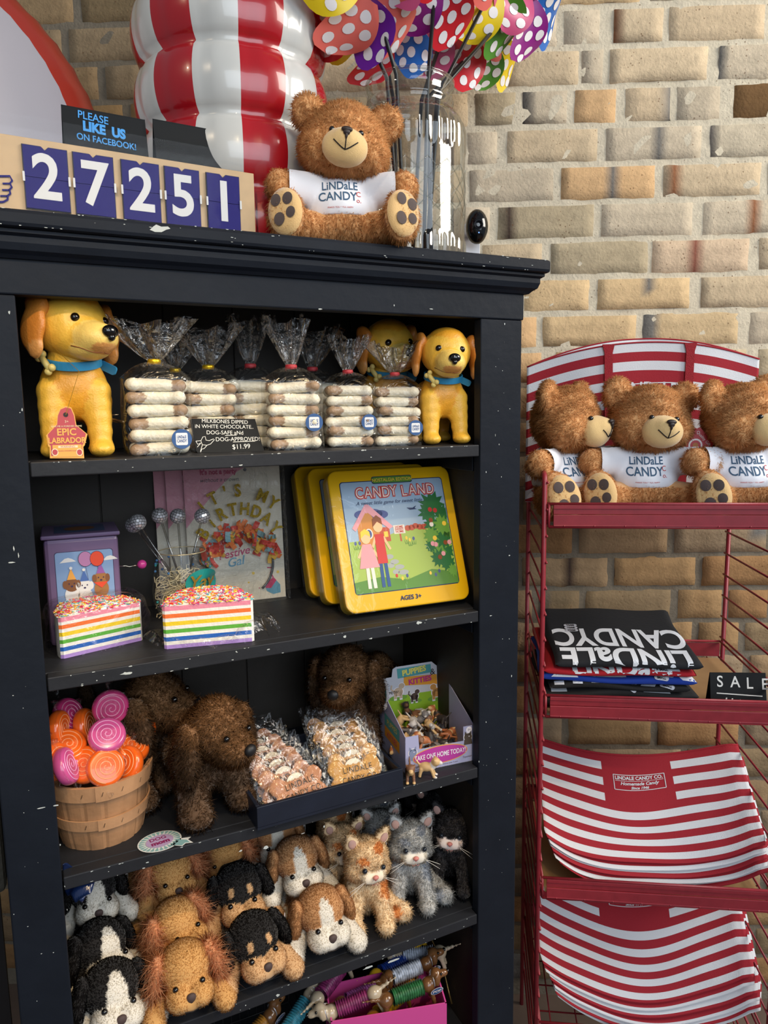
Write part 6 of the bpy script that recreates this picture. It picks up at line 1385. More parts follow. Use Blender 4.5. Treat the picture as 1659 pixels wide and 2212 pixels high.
# ------------------------------------------------------------------ shelf 4: small plush animals
WHT = lin((226, 220, 208)); BLK = lin((34, 32, 32)); GLD = lin((210, 160, 98)); TN2 = lin((210, 168, 122)); BGL = lin((192, 142, 96)); CAT = lin((232, 204, 164)); GRY = lin((178, 178, 176)); PNK = lin((226, 150, 140))
def hair_tag(parent, pos, rot=0):
    m = MB(); T = Matrix.Translation(pos) @ Matrix.Rotation(R(62 + rot), 4, 'Z') @ Matrix.Rotation(R(10), 4, 'Y'); m.prism([(.010 * math.cos(2 * PI * k / 18), .017 * math.sin(2 * PI * k / 18)) for k in range(18)], .0006, 0, T=T); disc(m, 0, 0, .006, .011, -.0004, 1, T=T, n=8); text(m, 'mary', 0, -.0008, .003, .0055, T=T, m=0); text(m, 'meyer', 0, -.0008, -.003, .0055, T=T, m=0)
    m.build('ear_tag', [M('tag_white'), M('tag_green', '#1c4a48')], parent)
def make_pup(kind):
    t = thing(kind[0], 'x', 'plush dog', group=kind[1]); k = kind[2]
    back, leg, hd, mz, ear = {'c': (BLK, WHT, BLK, WHT, BLK), 'g': (GLD, GLD, GLD, GLD, GLD), 'r': (BLK, TN2, BLK, TN2, BLK), 'b': (BGL, WHT, BGL, WHT, BGL)}[k]
    ell = [((0, .052, .036), (.040, .052, .034), None, back), ((0, .015, .034), (.038, .032, .032), None, leg if k in 'cb' else back)]
    for s in (-1, 1):
        ell += limb((s * .028, .012, .030), (s * .046, -.030, .019), .019, .0165, leg) + [((s * .049, -.038, .016), (.0175, .022, .0155), None, leg)]
        ell += limb((s * .034, .085, .022), (s * .052, .062, .016), .018, .015, leg)
    ell += limb((0, .10, .04), (0, .125, .055), .010, .009, back)
    furry('body', blob(ell, .005, 5), t, n=11000, L=.0030, W=.0009, comb=(0, .5, -.9), jit=.25, cj=.08, seed=2)
    hx = [((0, .0, .012), (.038, .036, .034), None, hd), ((-.014, -.034, -.008), (.020, .023, .0185), None, mz), ((.014, -.034, -.008), (.020, .023, .0185), None, mz), ((0, -.034, -.015), (.018, .020, .014), None, mz)]
    paint = []
    if k in 'cb': paint = [((0, -.034, .016), (.0115 if k == 'b' else .013, .03, .036), None, WHT)]
    if k == 'r': paint = [((s * .014, -.034, .026), (.0045, .012, .009), (0, R(s * -15), 0), TN2) for s in (-1, 1)]
    B = blob(hx, .0035, 4, paint=paint); h = furry('head', B, t, n=9000, L=.0026, W=.0008, comb=(0, .9, .2), jit=.25, cj=.08, seed=4, mask=lambda P: ~((np.abs(P[:, 0]) < .007) & (P[:, 1] < -.044))); h.location = (0, -.008, .050)
    for s in (-1, 1):
        ear = lin((226, 162, 118)) if k == 'g' else ear
        e = blob([((s * .036, .002, .024), (.010, .015, .013), None, ear), ((s * .044, -.002, .003), (.0095, .019, .026), (0, R(s * -10), 0), ear), ((s * .046, -.004, -.012), (.009, .015, .014), None, ear)], .004, 3)
        if k == 'g': furry('ear', e, h, n=1500, L=.018, W=.0010, comb=(s * .3, -.2, -.4), jit=.7, cj=.2, curl=.35, seed=3, tip=lin((238, 196, 158)))
        else: furry('ear', e, h, n=3000, L=.0030, W=.0009, comb=(0, 0, -.9), jit=.22, cj=.1, seed=3)
    tr = bvh(B)
    for s in (-1, 1):
        q = tr.ray_cast(Vector((s * .0185, -.2, .010)), Vector((0, 1, 0)))[0]; m = MB(); m.ell(q + Vector((0, -.0028, 0)), .0041, None, 12, 8); m.build('eye', SATIN, h, smooth=True)
    m = MB(); q = tr.ray_cast(Vector((0, -.2, -.001)), Vector((0, 1, 0)))[0]; m.ell(q + Vector((0, -.001, 0)), (.0072, .0046, .0066), None, 14, 8); m.ell(q + Vector((0, -.001, -.004)), (.0036, .0036, .0036), None, 10, 6); m.build('nose', M('velour_nose', '#4a3a38', rough=.7), h, smooth=True)
    m = MB(); pts = []
    for x in [-.011 + .022 * i / 10 for i in range(11)]:
        q = tr.ray_cast(Vector((x, -.2, -.017 + .0045 * (abs(x) / .011) ** 1.5)), Vector((0, 1, 0)))[0]
        if q: pts.append(q + Vector((0, -.0035, 0)))
    if len(pts) > 2: m.tube(pts, .0007, 5)
    m.build('mouth', THREAD, h, smooth=True)
    hair_tag(h, (.054, .006, -.004)); return t
def make_cat(kind, c, c2, mzc):
    t = thing(kind[0], 'x', 'plush cat', group=kind[1])
    ell = [((0, .012, .042), (.034, .034, .040), None, c), ((0, -.006, .064), (.027, .024, .030), None, c)]
    for s in (-1, 1):
        ell += limb((s * .019, -.014, .066), (s * .024, -.040, .014), .0145, .013, c) + [((s * .024, -.047, .013), (.015, .017, .013), None, c)]
        ell += limb((s * .032, .015, .024), (s * .052, -.020, .015), .019, .015, c) + [((s * .056, -.028, .016), (.015, .014, .017), None, c)]
    pt = [((.03, -.01, .06), (.014, .03, .02), None, c2), ((-.028, .0, .03), (.014, .04, .012), None, c2), ((.05, -.03, .02), (.01, .01, .01), None, c2)] if c2 else []
    furry('body', blob(ell, .005, 4, paint=pt), t, n=11000, L=.0058, W=.0009, comb=(0, .0, -.3), jit=.55, cj=.14, seed=2, clump=160)
    hx = [((0, .0, .012), (.035, .031, .030), None, c), ((-.009, -.027, -.004), (.012, .011, .0105), None, mzc), ((.009, -.027, -.004), (.012, .011, .0105), None, mzc), ((0, -.024, -.011), (.010, .010, .008), None, mzc), ((-.02, -.008, -.002), (.017, .018, .016), None, c), ((.02, -.008, -.002), (.017, .018, .016), None, c)]
    pt = [((-.016, -.03, .022), (.010, .02, .006), None, c2), ((.014, -.02, .034), (.012, .02, .005), None, c2)] if c2 else []
    B = blob(hx, .0035, 4, paint=pt); h = furry('head', B, t, n=9000, L=.0050, W=.0009, comb=(0, .3, .1), jit=.5, cj=.14, seed=4, clump=160, mask=lambda P: ~((np.abs(P[:, 0]) < .014) & (P[:, 1] < -.030) & (P[:, 2] < .008))); h.location = (0, -.014, .102)
    for s in (-1, 1):
        e = blob([((s * .026, .002, .038), (.013, .006, .013), (0, R(s * 25), 0), c), ((s * .031, .002, .049), (.007, .0045, .008), (0, R(s * 25), 0), c)], .003, 3)
        er = furry('ear', e, h, n=900, L=.006, W=.0009, comb=(0, .3, .3), jit=.4, cj=.12, seed=3, mask=lambda P: P[:, 1] > -.001)
        m = MB(); m.ell((s * .0275, -.0030, .040), (.0065, .0022, .0085), (0, R(s * 25), 0), 14, 8); m.build('inner_ear', M('ear_pink', '#bc968c', rough=.8), er if False else h, smooth=True)
    tr = bvh(B)
    for s in (-1, 1):
        q = tr.ray_cast(Vector((s * .0155, -.2, .010)), Vector((0, 1, 0)))[0]; m = MB(); m.ell(q + Vector((0, -.003, 0)), .0040, None, 12, 8); m.build('eye', M('cat_eye', '#1c222c', rough=.05), h, smooth=True)
        for a in (-8, -22): 
            q = Vector((s * .012, -.034, -.004)); m = MB(); pts = [q + Vector((s * .030 * i / 6, -.004 * math.sin(i / 6 * 2), .030 * i / 6 * math.tan(R(a)) - .006 * (i / 6) ** 2)) for i in range(7)]; m.tube(pts, .00035, 4); m.build('whisker', M('whisker_white', '#e8e4dc', rough=.4), h, smooth=True)
    m = MB(); m.ell((0, -.0385, .0010), (.0048, .0034, .0034), None, 12, 8); m.ell((0, -.0378, -.0020), (.0022, .0026, .0026), None, 10, 6); m.build('nose', M('nose_pink', '#cc8078', rough=.6), h, smooth=True)
    m = MB(); m.tube([(-.006, -.0385, -.0095), (-.003, -.0395, -.0115), (0, -.0395, -.008), (.003, -.0395, -.0115), (.006, -.0385, -.0095)], .0005, 5); m.build('mouth', M('mouth_rose', '#a86c68', rough=.7), h, smooth=True)
    hair_tag(h, (.040, .010, .004)); return t
protos = {'c': make_pup(('black_and_white_puppy', 'black and white plush puppies', 'c')), 'g': make_pup(('golden_puppy', 'golden plush puppies with tinsel ears', 'g')), 'r': make_pup(('black_and_tan_puppy', 'black and tan plush puppies', 'r')), 'b': make_pup(('brown_and_white_puppy', 'brown and white plush puppies', 'b')),
          'o': make_cat(('ginger_kitten', 'ginger plush kittens'), CAT, lin((214, 140, 80)), lin((236, 222, 200))), 'y': make_cat(('grey_kitten', 'grey plush kittens'), GRY, lin((140, 146, 156)), WHT), 'k': make_cat(('black_kitten', 'black plush kittens'), lin((50, 48, 50)), None, lin((236, 222, 216)))}
usedp = set()
def put(k, px, py, y, rz, hr, lb, sc=1.0, pit=0):
    P = PY(px, py, y); hz = (.062 if k in 'cgrb' else .114) * sc; hy = (-.008 if k in 'cgrb' else -.014) * sc
    loc = P - Matrix.Rotation(R(rz), 3, 'Z') @ Vector((0, hy, hz)); loc.z = max(loc.z, S4 + .0005)
    if k in usedp: o = dup(protos[k], lb, loc)
    else: o = protos[k]; usedp.add(k); o['label'] = lb; o.location = loc
    o.rotation_euler = (R(pit), 0, R(rz)); o.scale = (sc,) * 3; kids(o, 'head').rotation_euler = tuple(R(a) for a in hr)
for a in (('c', 240, 2165, .038, 10, (0, 5, 0), 'black and white plush puppy nearest the bottom left, cut by the frame', 1.08), ('c', 212, 2040, .118, 18, (0, 8, 6), 'black and white plush puppy in the middle of its column of three', 1.08), ('c', 200, 1912, .205, 5, (8, 0, 0), 'black and white plush puppy peeking highest under the third shelf', 1.0),
          ('g', 402, 2125, .034, -2, (0, -3, 0), 'golden plush puppy with tinsel ears, lowest of its column', 1.05), ('g', 380, 1985, .120, 12, (0, -8, 8), 'golden plush puppy with tinsel ears in the middle of its column', 1.0), ('g', 368, 1872, .205, 5, (4, -4, 0), 'golden plush puppy with tinsel ears, highest, half behind the shelf', 1.0),
          ('r', 550, 2058, .046, -2, (6, -8, 8), 'black and tan plush puppy in front, its paw over the shelf edge', 1.08), ('r', 516, 1912, .138, -6, (4, -4, 0), 'black and tan plush puppy behind the front one of its kind', 1.08), ('g', 490, 1835, .232, -10, (10, 0, -10), 'golden plush puppy at the back behind the black and tan ones', .95),
          ('b', 692, 1966, .058, -8, (6, -4, 8), 'brown and white plush puppy in front with a white blaze', 1.08), ('b', 640, 1850, .145, -8, (6, -6, 6), 'brown and white plush puppy in the middle of its column', 1.05), ('b', 595, 1795, .225, -10, (10, 0, 0), 'brown and white plush puppy at the back, mostly hidden', 1.0),
          ('o', 790, 1878, .072, -12, (4, 4, 12), 'ginger plush kitten sitting in front at the shelf edge', 1.10), ('o', 738, 1828, .150, -14, (6, 5, 10), 'ginger plush kitten behind the front ginger one', 1.0), ('o', 722, 1776, .225, -14, (8, 0, 0), 'ginger plush kitten at the back of its column', .95),
          ('y', 885, 1866, .085, -20, (2, 4, 8), 'grey plush kitten sitting in front beside the ginger one', 1.10), ('y', 822, 1812, .160, -18, (6, 0, 8), 'grey plush kitten behind the front grey one', 1.0), ('y', 815, 1762, .232, -18, (6, 0, 0), 'grey plush kitten at the back of its column', .95),
          ('k', 974, 1862, .092, -34, (0, 4, 0), 'black plush kitten nearest the right stile', 1.05), ('k', 940, 1800, .170, -24, (4, 0, -10), 'black plush kitten with a tag, between two other black ones', 1.0), ('k', 905, 1742, .250, -22, (4, 0, 10), 'black plush kitten at the back corner under the shelf', .92)):
    put(*a)

# ------------------------------------------------------------------ bottom shelf: pink box of stretchy dog toys
TC = {'sand': '#b8a890', 'brown': '#6e4a2c', 'yellow': '#e0b028', 'green': '#2f6a40', 'purple': '#a060b0', 'blue': '#2848a0', 'white': '#c4ccdc', 'rainbow': '#3c8ca0', 'plum': '#7c2c5c', 'tan': '#a8742c'}
def pop_dog(name_lb, hide, tube, px, py, z, rz, tilt=0, sc=1.0):
    t = thing('stretch_dog_toy', name_lb, 'dog toy', PZ(px, py, z), 0, 'stretchy tube dog toys'); t.rotation_euler = (0, R(tilt), R(rz)); t.scale = (sc,) * 3
    A = M('toy_' + hide, TC[hide], rough=.2, coat=.4); Bm = M('toytube_' + tube, TC[tube], rough=.35, var=.5, vs=120)
    m = MB(); prof = []; n = 13
    for i in range(n * 4 + 1): prof.append((.0125 + .0018 * math.cos(i * PI / 2), -.028 + .056 * i / (n * 4)))
    m.lathe(prof, 20); m.T = None; tb = m.build('pleated_tube', Bm, t, smooth=True); tb.rotation_euler = (0, R(90), 0)
    e = [((.040, 0, .0), (.014, .013, .013)), ((.056, 0, .014), (.011, .011, .012)), ((.070, 0, .012), (.010, .007, .0065))] + [x[:2] for x in limb((.046, 0, 0), (.054, 0, .012), .010, .009)]
    for s in (-1, 1): e += [x[:2] for x in limb((.042, s * .007, -.004), (.046, s * .009, -.030), .0055, .0045)] + [((.054, s * .011, .010), (.006, .003, .012))]
    B = blob(e, .0022, 3); B[2][:] = 1; h = furry('head_half', B, t, n=0, mat=A)
    e = [((-.040, 0, 0), (.014, .013, .013))] + [x[:2] for x in limb((-.050, 0, .004), (-.082, 0, .012), .005, .0025)]
    for s in (-1, 1): e += [x[:2] for x in limb((-.042, s * .007, -.004), (-.046, s * .009, -.030), .0055, .0045)]
    B = blob(e, .0022, 3); B[2][:] = 1; furry('tail_half', B, t, n=0, mat=A)
    m = MB(); m.ell((.079, 0, .014), (.003, .0035, .003)); m.build('nose', M('black_nose'), h, smooth=True)
    for s in (-1, 1): m = MB(); m.ell((.063, s * .0085, .019), .0022); m.build('eye', SATIN, h, smooth=True)
    m = MB(); m.tube([(.048 + .0 * k, .0115 * math.cos(2 * PI * k / 20), .006 + .0115 * math.sin(2 * PI * k / 20)) for k in range(20)], .0011, 6, closed=True); m.build('bead_collar', M('bead_silver', '#b0b0b8', rough=.3, metal=.6), h, smooth=True)
    m = MB(); T = Matrix.Translation((.050, -.016, -.004)) @ Matrix.Rotation(R(20), 4, 'X'); disc(m, 0, 0, .012, .010, 0, 0, T=T); disc(m, 0, 0, .0105, .0085, -.0003, 1, T=T); text(m, 'POP', 0, -.0006, .0, .009, T=T, m=0, bold=.0004); m.build('round_tag', [M('tag_white'), M('tag_blue', '#2c5a90')], h)
    return t
def pink_box():
    zr = .470; pts = [PZ(715, 2208, zr), PZ(965, 2167, zr), PZ(938, 2075, zr), PZ(702, 2128, zr)]
    pts[2] = pts[1] + (pts[2] - pts[1]); t = thing('pink_box', 'open hot pink card box full of stretchy dog toys on the bottom shelf', 'box', (pts[0].x, pts[0].y, S5))
    Pk = M('box_pink', '#d04c98', rough=.5); o = Vector((pts[0].x, pts[0].y, S5)); H_ = zr - S5; q = [Vector((p.x - o.x, p.y - o.y, 0)) for p in pts]; c = sum(q, Vector()) / 4
    for i in range(4):
        a, b = q[i], q[(i + 1) % 4]; n = (c - (a + b) / 2).normalized() * .0025; m = MB(); up = Vector((0, 0, H_)); m.add([a, b, b + n, a + n, a + up, b + up, b + n + up, a + n + up], [(0, 1, 2, 3), (7, 6, 5, 4), (0, 4, 5, 1), (1, 5, 6, 2), (2, 6, 7, 3), (3, 7, 4, 0)]); m.build('box_side', Pk, t)
    m = MB(); m.add([p + Vector((0, 0, .0005)) for p in q], [(0, 1, 2, 3)]); m.build('box_bottom', Pk, t)
pink_box()
for a in (('yellow stretchy toy dog with a blue tube at the back of the pink box', 'yellow', 'blue', 850, 2088, .455, 8, 0), ('stretchy toy dog with a long white pleated tube across the pink box', 'brown', 'white', 878, 2100, .474, -4, -6),
          ('brown stretchy toy dog with a purple tube in the pink box', 'brown', 'purple', 780, 2150, .462, 2, 0), ('brown stretchy toy dog with a green camouflage tube in front in the pink box', 'brown', 'green', 880, 2143, .482, -6, -4),
          ('sand coloured stretchy toy dog hanging its head over the pink box', 'sand', 'plum', 762, 2166, .478, 168, 14), ('sand coloured stretchy toy dog standing up at the back right of the pink box', 'sand', 'white', 905, 2062, .465, 150, 10), ('tan stretchy toy dog buried in the middle of the pink box', 'tan', 'yellow', 840, 2170, .440, 20, 0),
          ('sand coloured stretchy toy dog with a plum tube half out of the pink box', 'sand', 'plum', 715, 2120, .480, 30, -10)):
    pop_dog(*a)
m = MB(); 
basep = thing('wire_toy_bin', 'dark wire bin left of the pink box holding more stretchy toys', 'bin', (.30, .02, S5))
for z in (0.003, .05, .10): m.tube([(-.10, 0, z), (.075, 0, z), (.075, .20, z), (-.10, .20, z)], .0022, 6, closed=True)
for k in range(12):
    m.tube([(-.10 + .175 * k / 11, 0, .003), (-.10 + .175 * k / 11, 0, .10)], .0014, 5); m.tube([(-.10 + .175 * k / 11, .2, .003), (-.10 + .175 * k / 11, .2, .10)], .0014, 5); m.tube([(-.10 + .175 * k / 11, 0, .003), (-.10 + .175 * k / 11, .2, .003)], .0014, 5)
m.build('wire_body', M('black_wire', '#14161a', rough=.4), basep, smooth=True)
for a in (('sand coloured stretchy toy dog with a rainbow argyle tube beside the pink box', 'sand', 'rainbow', 640, 2195, .448, 30, -18), ('brown stretchy toy dog lying left of the sand coloured one', 'brown', 'tan', 545, 2235, .435, 24, -10)): pop_dog(*a)
m = MB(); P_ = [PY(x, y, .10) for x, y in ((945, 2052), (956, 2058), (985, 2100), (1006, 2118), (1003, 2140), (996, 2160))]; P_ = [Vector((min(p.x, .668), .16 - i * .012, p.z)) for i, p in enumerate(P_)]; m.tube(P_, .0018, 8)
tag(m.build('brass_hook', M('brass', '#a89058', rough=.3, metal=.9), smooth=True), 'bent brass wire hook on the right inside of the bottom shelf', 'hook')
# ------------------------------------------------------------------ goods on the red rack (built in rack coordinates)
RK = RM.copy()
def rthing(name, label, cat, loc, group=None, rz=0):
    p = RK @ Vector(loc); return thing(name, label, cat, p, -RA + rz, group)
TR = M('tote_red', '#a31c2b', rough=.85, bump=.25, bs=500); TW = M('tote_white', '#dfe0e4', rough=.85, bump=.25, bs=500)
STR = .0195
def nrm(fn, u, v, e=.004):
    a = fn(min(1, u + e), v) - fn(max(0, u - e), v); b = fn(u, min(1, v + e)) - fn(u, max(0, v - e)); n = a.cross(b); return n.normalized()
def fabric(fn, W, Hh, patch=None, nu=70, first=1, nm='fabric', parent=None):
    nb = int(Hh / STR) + 1; nv = nb * 4; m = MB()
    g = lambda u, v: fn(u, min(1, v * nb * STR / Hh)); m.grid(g, nu, nv)
    mi = []
    for i in range(len(m.f)):
        j, k = divmod(i, nu); band = (j // 4); u = (k + .5) / nu; v = (j + .5) / nv * nb * STR
        c = (band + first) % 2
        if patch and patch[0] < u < patch[1] and patch[2] < v < patch[3]: c = 0
        mi.append(c)
    m.m = mi; return m.build(nm, [TR, TW], parent, smooth=True, solid=.0016, off=0)
def cloth_text(fn, W, Hh, items, parent, sgn=1, nm='woven_label', mat=None):
    m = MB()
    for it in items:
        if it[0] == 'T': _, s, x, v, sz, kw = it; vv, f = text_mesh(s, sz, **kw); vv, f = densify(vv, f, .006); vv = [(x + p.x, v - p.z) for p in vv]
        else: _, pts, r = it; tmp = MB(); stroke(tmp, [(a, -b) for a, b in pts], r); vv, f = densify(tmp.v, tmp.f, .01); vv = [(p.x, -p.z) for p in vv]
        out = []
        for x, v in vv: u, w_ = min(.999, max(.001, x / W)), min(.999, max(.001, v / Hh)); out.append(fn(u, w_) + nrm(fn, u, w_) * sgn * .0018)
        m.add(out, f)
    return m.build(nm, mat or TW, parent)
# upright tote behind the bears
z0 = SHZ[0] - .036
def tote_up(u, v):
    W = .484; x = W * u; arc = 1 - ((u - .52) / .55) ** 2; top = .292 + .052 * arc; z = top - v * .33
    return Vector((x, -.030 * math.sin(PI * u) * (.4 + .6 * v) + .002 * math.sin(u * 15), max(.0, z)))
t = rthing('striped_tote', 'red and white striped tote bag standing open behind the rack bears', 'tote bag', (-.010, .318, z0))
f = fabric(tote_up, .484, .33, (.355, .70, .075, .32), 100, 1, 'front_panel', t)
bk = lambda u, v: tote_up(u, v) + Vector((0, .035 - .03 * abs(u - .5) * 2, .010 * math.sin(PI * u)))
fabric(bk, .484, .33, None, 60, 1, 'back_panel', t)
m = MB(); m.tube([tote_up(u, 0) + Vector((0, -.001, 0)) for u in [i / 40 for i in range(41)]], .0018, 6); m.tube([bk(u, 0) for u in [i / 40 for i in range(41)]], .0018, 6); m.build('hem', TR, t, smooth=True)
for u0 in (.35, .70):
    m = MB(); v = []
    for k in range(15): q = k / 14; p = tote_up(u0 + .012 * (q if u0 < .5 else -q) , q * .75); wd = .0085 if k else .013; v += [p + Vector((-wd, -.004, .002)), p + Vector((wd, -.004, .002))]
    m.add(v, [(2 * k, 2 * k + 1, 2 * k + 3, 2 * k + 2) for k in range(14)]); m.build('handle', M('strap_red', '#a01424', rough=.8, bump=.9, bs=700), t, solid=.003)
cloth_text(tote_up, .484, .33, [('T', 'LiNDaLE', .255, .100, .042, dict(sx=.80, bold=.0008)), ('L', [(.205, .088), (.305, .084)], .0010)], f, -1)
# folded totes: layered sheets leaning towards the front rail
def tote_stack(prefix, zr, n, top, Hh, dip, seed, zbot, dz=.0075):
    rnd = random.Random(seed); W = .418
    for k in range(n)[::-1]:
        ph = rnd.uniform(0, 6); sh = rnd.uniform(-.010, .012); xo = .010 + .004 * k + rnd.uniform(-.004, .004)
        def fn(u, v, k=k, ph=ph):
            s = v * min(1, .87 + .035 * k); y = .205 - .200 * s ** .92; z = top * (1 - s) ** 1.15
            sag = dip * math.sin(PI * min(1, u * 1.05)) * (.55 + .45 * (1 - abs(s - .5)))
            corner = max(0, (u - .82) / .18) ** 2 * .018 * s + max(0, (.14 - u) / .14) ** 2 * .010 * s
            z = z - sag + .0035 * math.sin(u * 11 + seed) * math.sin(s * 5 + seed) + .0012 * math.sin(u * 8 + ph) + corner + dip
            cx = .5 + (u - .5) * (1 - .07 * max(0, s - .8) * 5 * 1.0)
            return Vector((W * cx, y + .006 * math.sin(u * 7 + seed), z))
        pos = ('topmost, with the label,' if k == 0 else 'second from the top' if k == 1 else 'lowest of the pile' if k == n - 1 else ('third', 'fourth', 'fifth')[k - 2] + ' from the top')
        loc = (xo + .004, .004 + .0012 * k, zbot + dz * (n - 1 - k))
        t = rthing('folded_tote', 'folded striped tote bag %s on the %s' % (pos, prefix[1]), 'tote bag', loc, 'folded striped totes on the %s' % prefix[1])
        patch = (.315, .665, STR * 1, STR * 5.95) if k == 0 else None
        o = fabric(fn, W, Hh, patch, 60, (0 if k % 2 == 0 else 1), 'bag_body', t)
        m = MB(); m.tube([fn(i / 30, 0) for i in range(31)], .0022, 6); m.build('hem', TR, t, smooth=True)
        if k == 0:
            b = [('L', [(.155, .047), (.262, .047)], .0008), ('L', [(.262, .047), (.262, .083)], .0008), ('L', [(.262, .083), (.155, .083)], .0008), ('L', [(.155, .083), (.155, .047)], .0008), ('L', [(.158, .061), (.259, .061)], .0005)]
            cloth_text(fn, W, Hh, b + [('T', 'LINDALE CANDY CO.', .208, .0545, .0112, dict(sx=.92, bold=.0004)), ('T', 'Homemade Candy', .208, .0675, .0105, dict(shear=.3, bold=.0003)), ('T', 'Since 1946', .208, .0775, .0085, dict(shear=.3, bold=.0003))], o, -1)
tote_stack(('middle shelf', 'third rack shelf'), SHZ[2], 5, .150, .285, .045, 3, SHZ[2] - .040 + .004)
tote_stack(('lower shelf', 'lowest rack shelf'), SHZ[3], 6, .185, .320, .062, 8, SHZ[3] - .040 + .004, .0085)
# liners
for z, lb in ((SHZ[1], 'tan cardboard liner under the folded shirts'), (SHZ[2], 'tan cardboard liner under the middle pile of totes')):
    p = RK @ Vector((.014, .006, z - .0375)); m = MB(); m.box(0, 0, 0, RW - .028, .335, .0012); o = m.build('shelf_liner', M('cardboard', '#a8845a', rough=.8, var=.06, vs=20)); o.location = p; o.rotation_euler = (0, 0, -RA); tag(o, lb, 'cardboard')

# folded shirts
def shirt(label, x, y, z, W, D, h, col, prints, rz=0, tilt=0, bumpy=.003, seed=0, size=None):
    t = rthing('folded_shirt', label, 't-shirt', (x, y, z), 'folded t-shirts on the rack', rz); ph = seed * 1.7
    def fn(u, v):
        a = 2 * PI * v; e = .42; c, s = math.cos(a), math.sin(a); cy, cz = math.copysign(abs(c) ** e, c), math.copysign(abs(s) ** e, s)
        k = min(1, (u / .06 if u < .5 else (1 - u) / .06)); k = math.sqrt(max(.0, 1 - (1 - k) ** 2)) if k < 1 else 1
        zz = h / 2 + h / 2 * cz * k + (tilt * (1 - cy) * .5 * 0 + tilt * (cy + 1) / 2) * 1.0 + bumpy * math.sin(u * 9 + ph) * (1 if s > 0 else .4) + bumpy * .6 * math.sin(cy * 5 + ph + u * 4)
        return Vector((W * (u * .98 + .01) + .004 * math.sin(cy * 3 + ph), D / 2 + D / 2 * cy, max(0, zz)))
    m = MB(); m.grid(fn, 48, 48); c = M('cotton_' + col[1:], col, rough=.9, bump=.3, bs=120); o = m.build('fabric', c, t, smooth=True)
    tr = BVHTree.FromPolygons([tuple(p) for p in m.v], [tuple(q) for q in m.f]); d = Vector((0, .72, -.69)); Pm = Matrix.Rotation(R(-46), 4, 'X')
    if prints:
        g = MB()
        for it in prints:
            T = Matrix.Translation((0, 0, h)) @ Pm
            if it[0] == 'T': ptext(g, it[1], it[2], 0, it[3], it[4], T=T, rot=it[5], step=.008, res=6, **it[6])
            else: vv, f = densify([Vector((a, 0, b)) for a, b in it[1]], [tuple(range(len(it[1])))], .008); g.add([T @ p for p in vv], f)
        hit = [tr.ray_cast(p - d.normalized() * .3, d.normalized())[0] is not None for p in g.v]; project(g, tr, d, .0012); kp = [i for i, f_ in enumerate(g.f) if all(hit[q] for q in f_)]; g.f = [g.f[i] for i in kp]; g.m = [g.m[i] for i in kp]
        ok = MB(); 
        g.build('print', M('shirt_print', '#dfe4ec', rough=.8), t)
    if size:
        g = MB()
        for s, a, b, rt in size:
            T = Matrix.Translation((0, 0, h)) @ Pm; T2 = T @ Matrix.Translation((a, 0, b)) @ Matrix.Rotation(rt, 4, 'Y')
            vv, f = densify([Vector((p[0], 0, p[1])) for p in rrect(-.013, -.0042, .013, .0042, .004)], [tuple(range(24))], .006); g.add([T2 @ p for p in vv], f, 0)
        project(g, tr, d, .0020); k0 = len(g.v); g2 = MB()
        for s, a, b, rt in size:
            T = Matrix.Translation((0, 0, h)) @ Pm; T2 = T @ Matrix.Translation((a, 0, b)) @ Matrix.Rotation(rt, 4, 'Y'); ptext(g2, s, 0, 0, 0, .0068, T=T2, bold=.0003, sx=.8, step=.006)
        project(g2, tr, d, .0026); o2 = g.build('size_sticker', M('sticker_grey', '#c4c8d4', rough=.4), t); g2.build('size_lettering', M('print_black'), o2)
    return t
zf = SHZ[1] - .0355
U = PI
shirt('black folded shirt with white print at the bottom of the pile', .004, .020, zf, .290, .25, .020, '#17171a', [('P', [(.06, .0), (.09, .0), (.09, .010), (.06, .012)]), ('P', [(.11, -.004), (.13, -.004), (.13, .008), (.11, .008)]), ('T', 'CO', .235, .002, .03, .3, dict(bold=.002))], seed=1, bumpy=.003)
shirt('charcoal folded shirt second from the bottom of the pile', .002, .024, zf + .019, .292, .25, .018, '#202022', [('P', [(.02, -.002), (.05, .0), (.05, .012), (.02, .010)]), ('P', [(.19, .0), (.24, .0), (.24, .006), (.19, .006)])], seed=2, bumpy=.004, size=[('SMALL', .165, .006, R(30))])
shirt('black folded shirt with checker print in the middle of the pile', .012, .020, zf + .036, .262, .24, .016, '#1a1a1c', [('P', [(.015 + .034 * k, -.003 + .002 * k), (.033 + .034 * k, -.003 + .002 * k), (.033 + .034 * k, .007 + .002 * k), (.015 + .034 * k, .007 + .002 * k)]) for k in range(5)] + [('P', [(.175, .002), (.20, .0), (.205, .008), (.18, .010)])], seed=3, bumpy=.004, size=[('SMALL', .222, .0, R(16))])
shirt('blue folded shirt beneath the red one', .0, .018, zf + .051, .292, .25, .018, '#153a9c', [('P', [(.02, -.004), (.07, -.004), (.07, .010), (.04, .012)]), ('P', [(.09, .0), (.16, .002), (.16, .009), (.09, .009)]), ('P', [(.26, -.004), (.285, -.006), (.28, .008), (.25, .008)])], seed=4, size=[('SMALL', .222, -.001, R(6)), ('X SMALL', .232, .005, R(4))])
shirt('red folded shirt directly under the topmost black one', .006, .012, zf + .068, .282, .26, .017, '#a81424', [('T', 'LiNDaLE', .150, .001, .040, 0, dict(bold=.0015, sx=1.35))], seed=5, size=[('X SMALL', .215, .001, 0)])
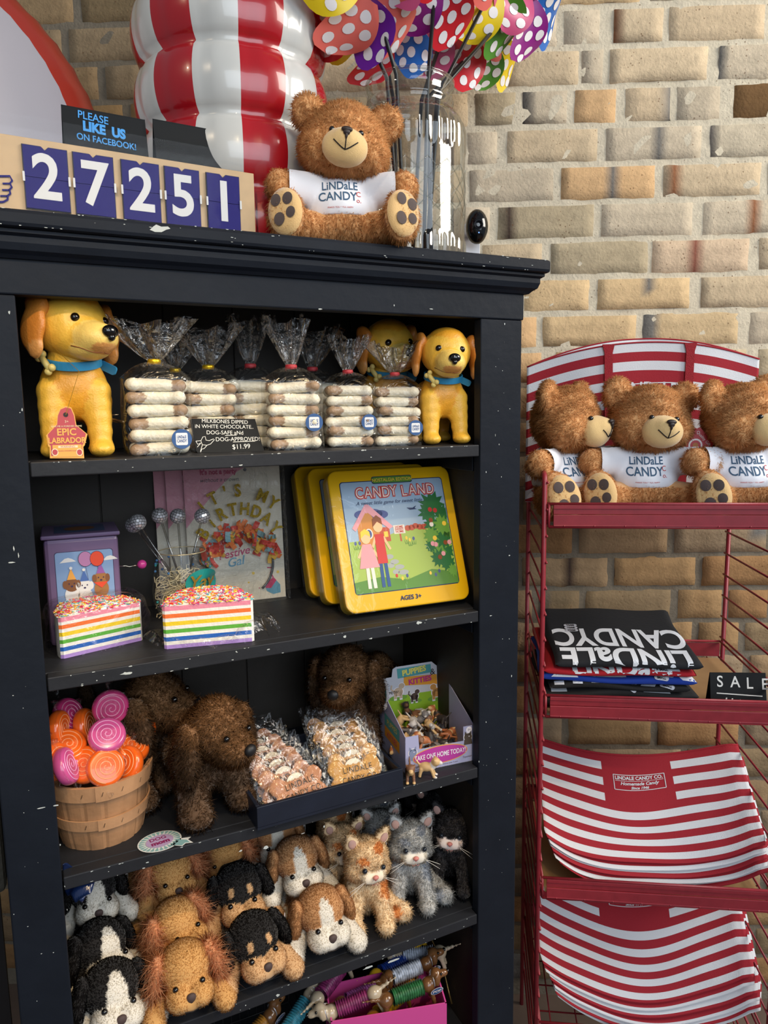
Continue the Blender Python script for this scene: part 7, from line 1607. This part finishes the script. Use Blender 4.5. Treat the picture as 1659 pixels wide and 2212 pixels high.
shirt('black folded shirt with large upside down white lettering, topmost of the pile', .020, .006, zf + .084, .272, .25, .020, '#15181e', [('T', 'LiNDaLE', .138, .012, .078, U, dict(bold=.0022, sx=.84)), ('T', 'CANDYC', .138, .078, .086, U, dict(bold=.0022, sx=.70))], seed=6, tilt=.034, bumpy=.002, size=[('SMALL', .052, .118 - .009 * k, U) for k in range(3)])
# sale sign
T = RK @ Matrix.Translation((.326, .060, SHZ[1] - .0355)) @ Matrix.Rotation(R(3), 4, 'Z') @ Matrix.Rotation(R(-12), 4, 'X')
t = thing('sale_card', 'black chalk card reading SALE shirts beside the folded shirts', 'sign', T.translation); q = T.copy(); q.translation = Vector((0, 0, 0))
h_ = loc2(T, 1540, 1453)[1]; m = MB(); m.prism([(0, 0), (.104, 0), (.104, h_), (0, h_)], .001, T=q); m.build('front_panel', M('black_card'), t)
m = MB(); B_ = q @ Matrix.Rotation(R(24), 4, 'X'); m.prism([(0, 0), (.104, 0), (.104, h_), (0, h_)], .001, T=Matrix.Translation((0, 0, 0)) @ q @ Matrix.Translation((0, 2 * h_ * math.sin(R(12)) * 0 + .001, 0)) @ Matrix.Translation((0, 0, h_)) @ Matrix.Rotation(R(24), 4, 'X') @ Matrix.Translation((0, 0, -h_))); m.build('back_panel', M('black_card'), t)
m = MB(); L = lambda x, y: loc2(T, x, y)
for ch, x, y in (('S', 1555, 1473), ('A', 1588, 1474), ('L', 1619, 1477), ('E', 1652, 1479)): a = L(x, y); text(m, ch, a[0], -.0004, a[1], .030, T=q, bold=.0003, sx=.9)
stroke(m, [L(1548, 1497), L(1647, 1504)], .0010, -.0004, T=q); a = L(1582, 1517); text(m, 'shirts', a[0], -.0004, a[1], .022, T=q, bold=.0003, shear=.2)
m.build('chalk_lettering', M('chalk_white', '#e4e4e0'), t)

# grey bin beside the bookcase at the far left
t = thing('grey_display_cabinet', 'dark grey textured cabinet end with a black lower rail left of the bookcase', 'cabinet', (-.138, .10, PY(20, 1930, .10).z))
ZC = t.location.z
a = PY(20, 1900, .12); m = MB(); m.box(-.45, 0, 0, .066, .35, 1.0 - .28); m.build('side_panel', M('grey_leather', '#3c3c38', rough=.7, bump=.9, bs=140), t, bevel=.01)
m = MB(); m.tube([(-.45, -.004, -.012), (.045, -.004, -.012), (.045, .34, -.012)], .016, 12); m.build('rail', M('black_wire'), t, smooth=True)
for x in (-.43, .025): m = MB(); m.box(x, .15, -ZC, x + .02, .17, .0); m.build('leg', M('black_wire'), t)
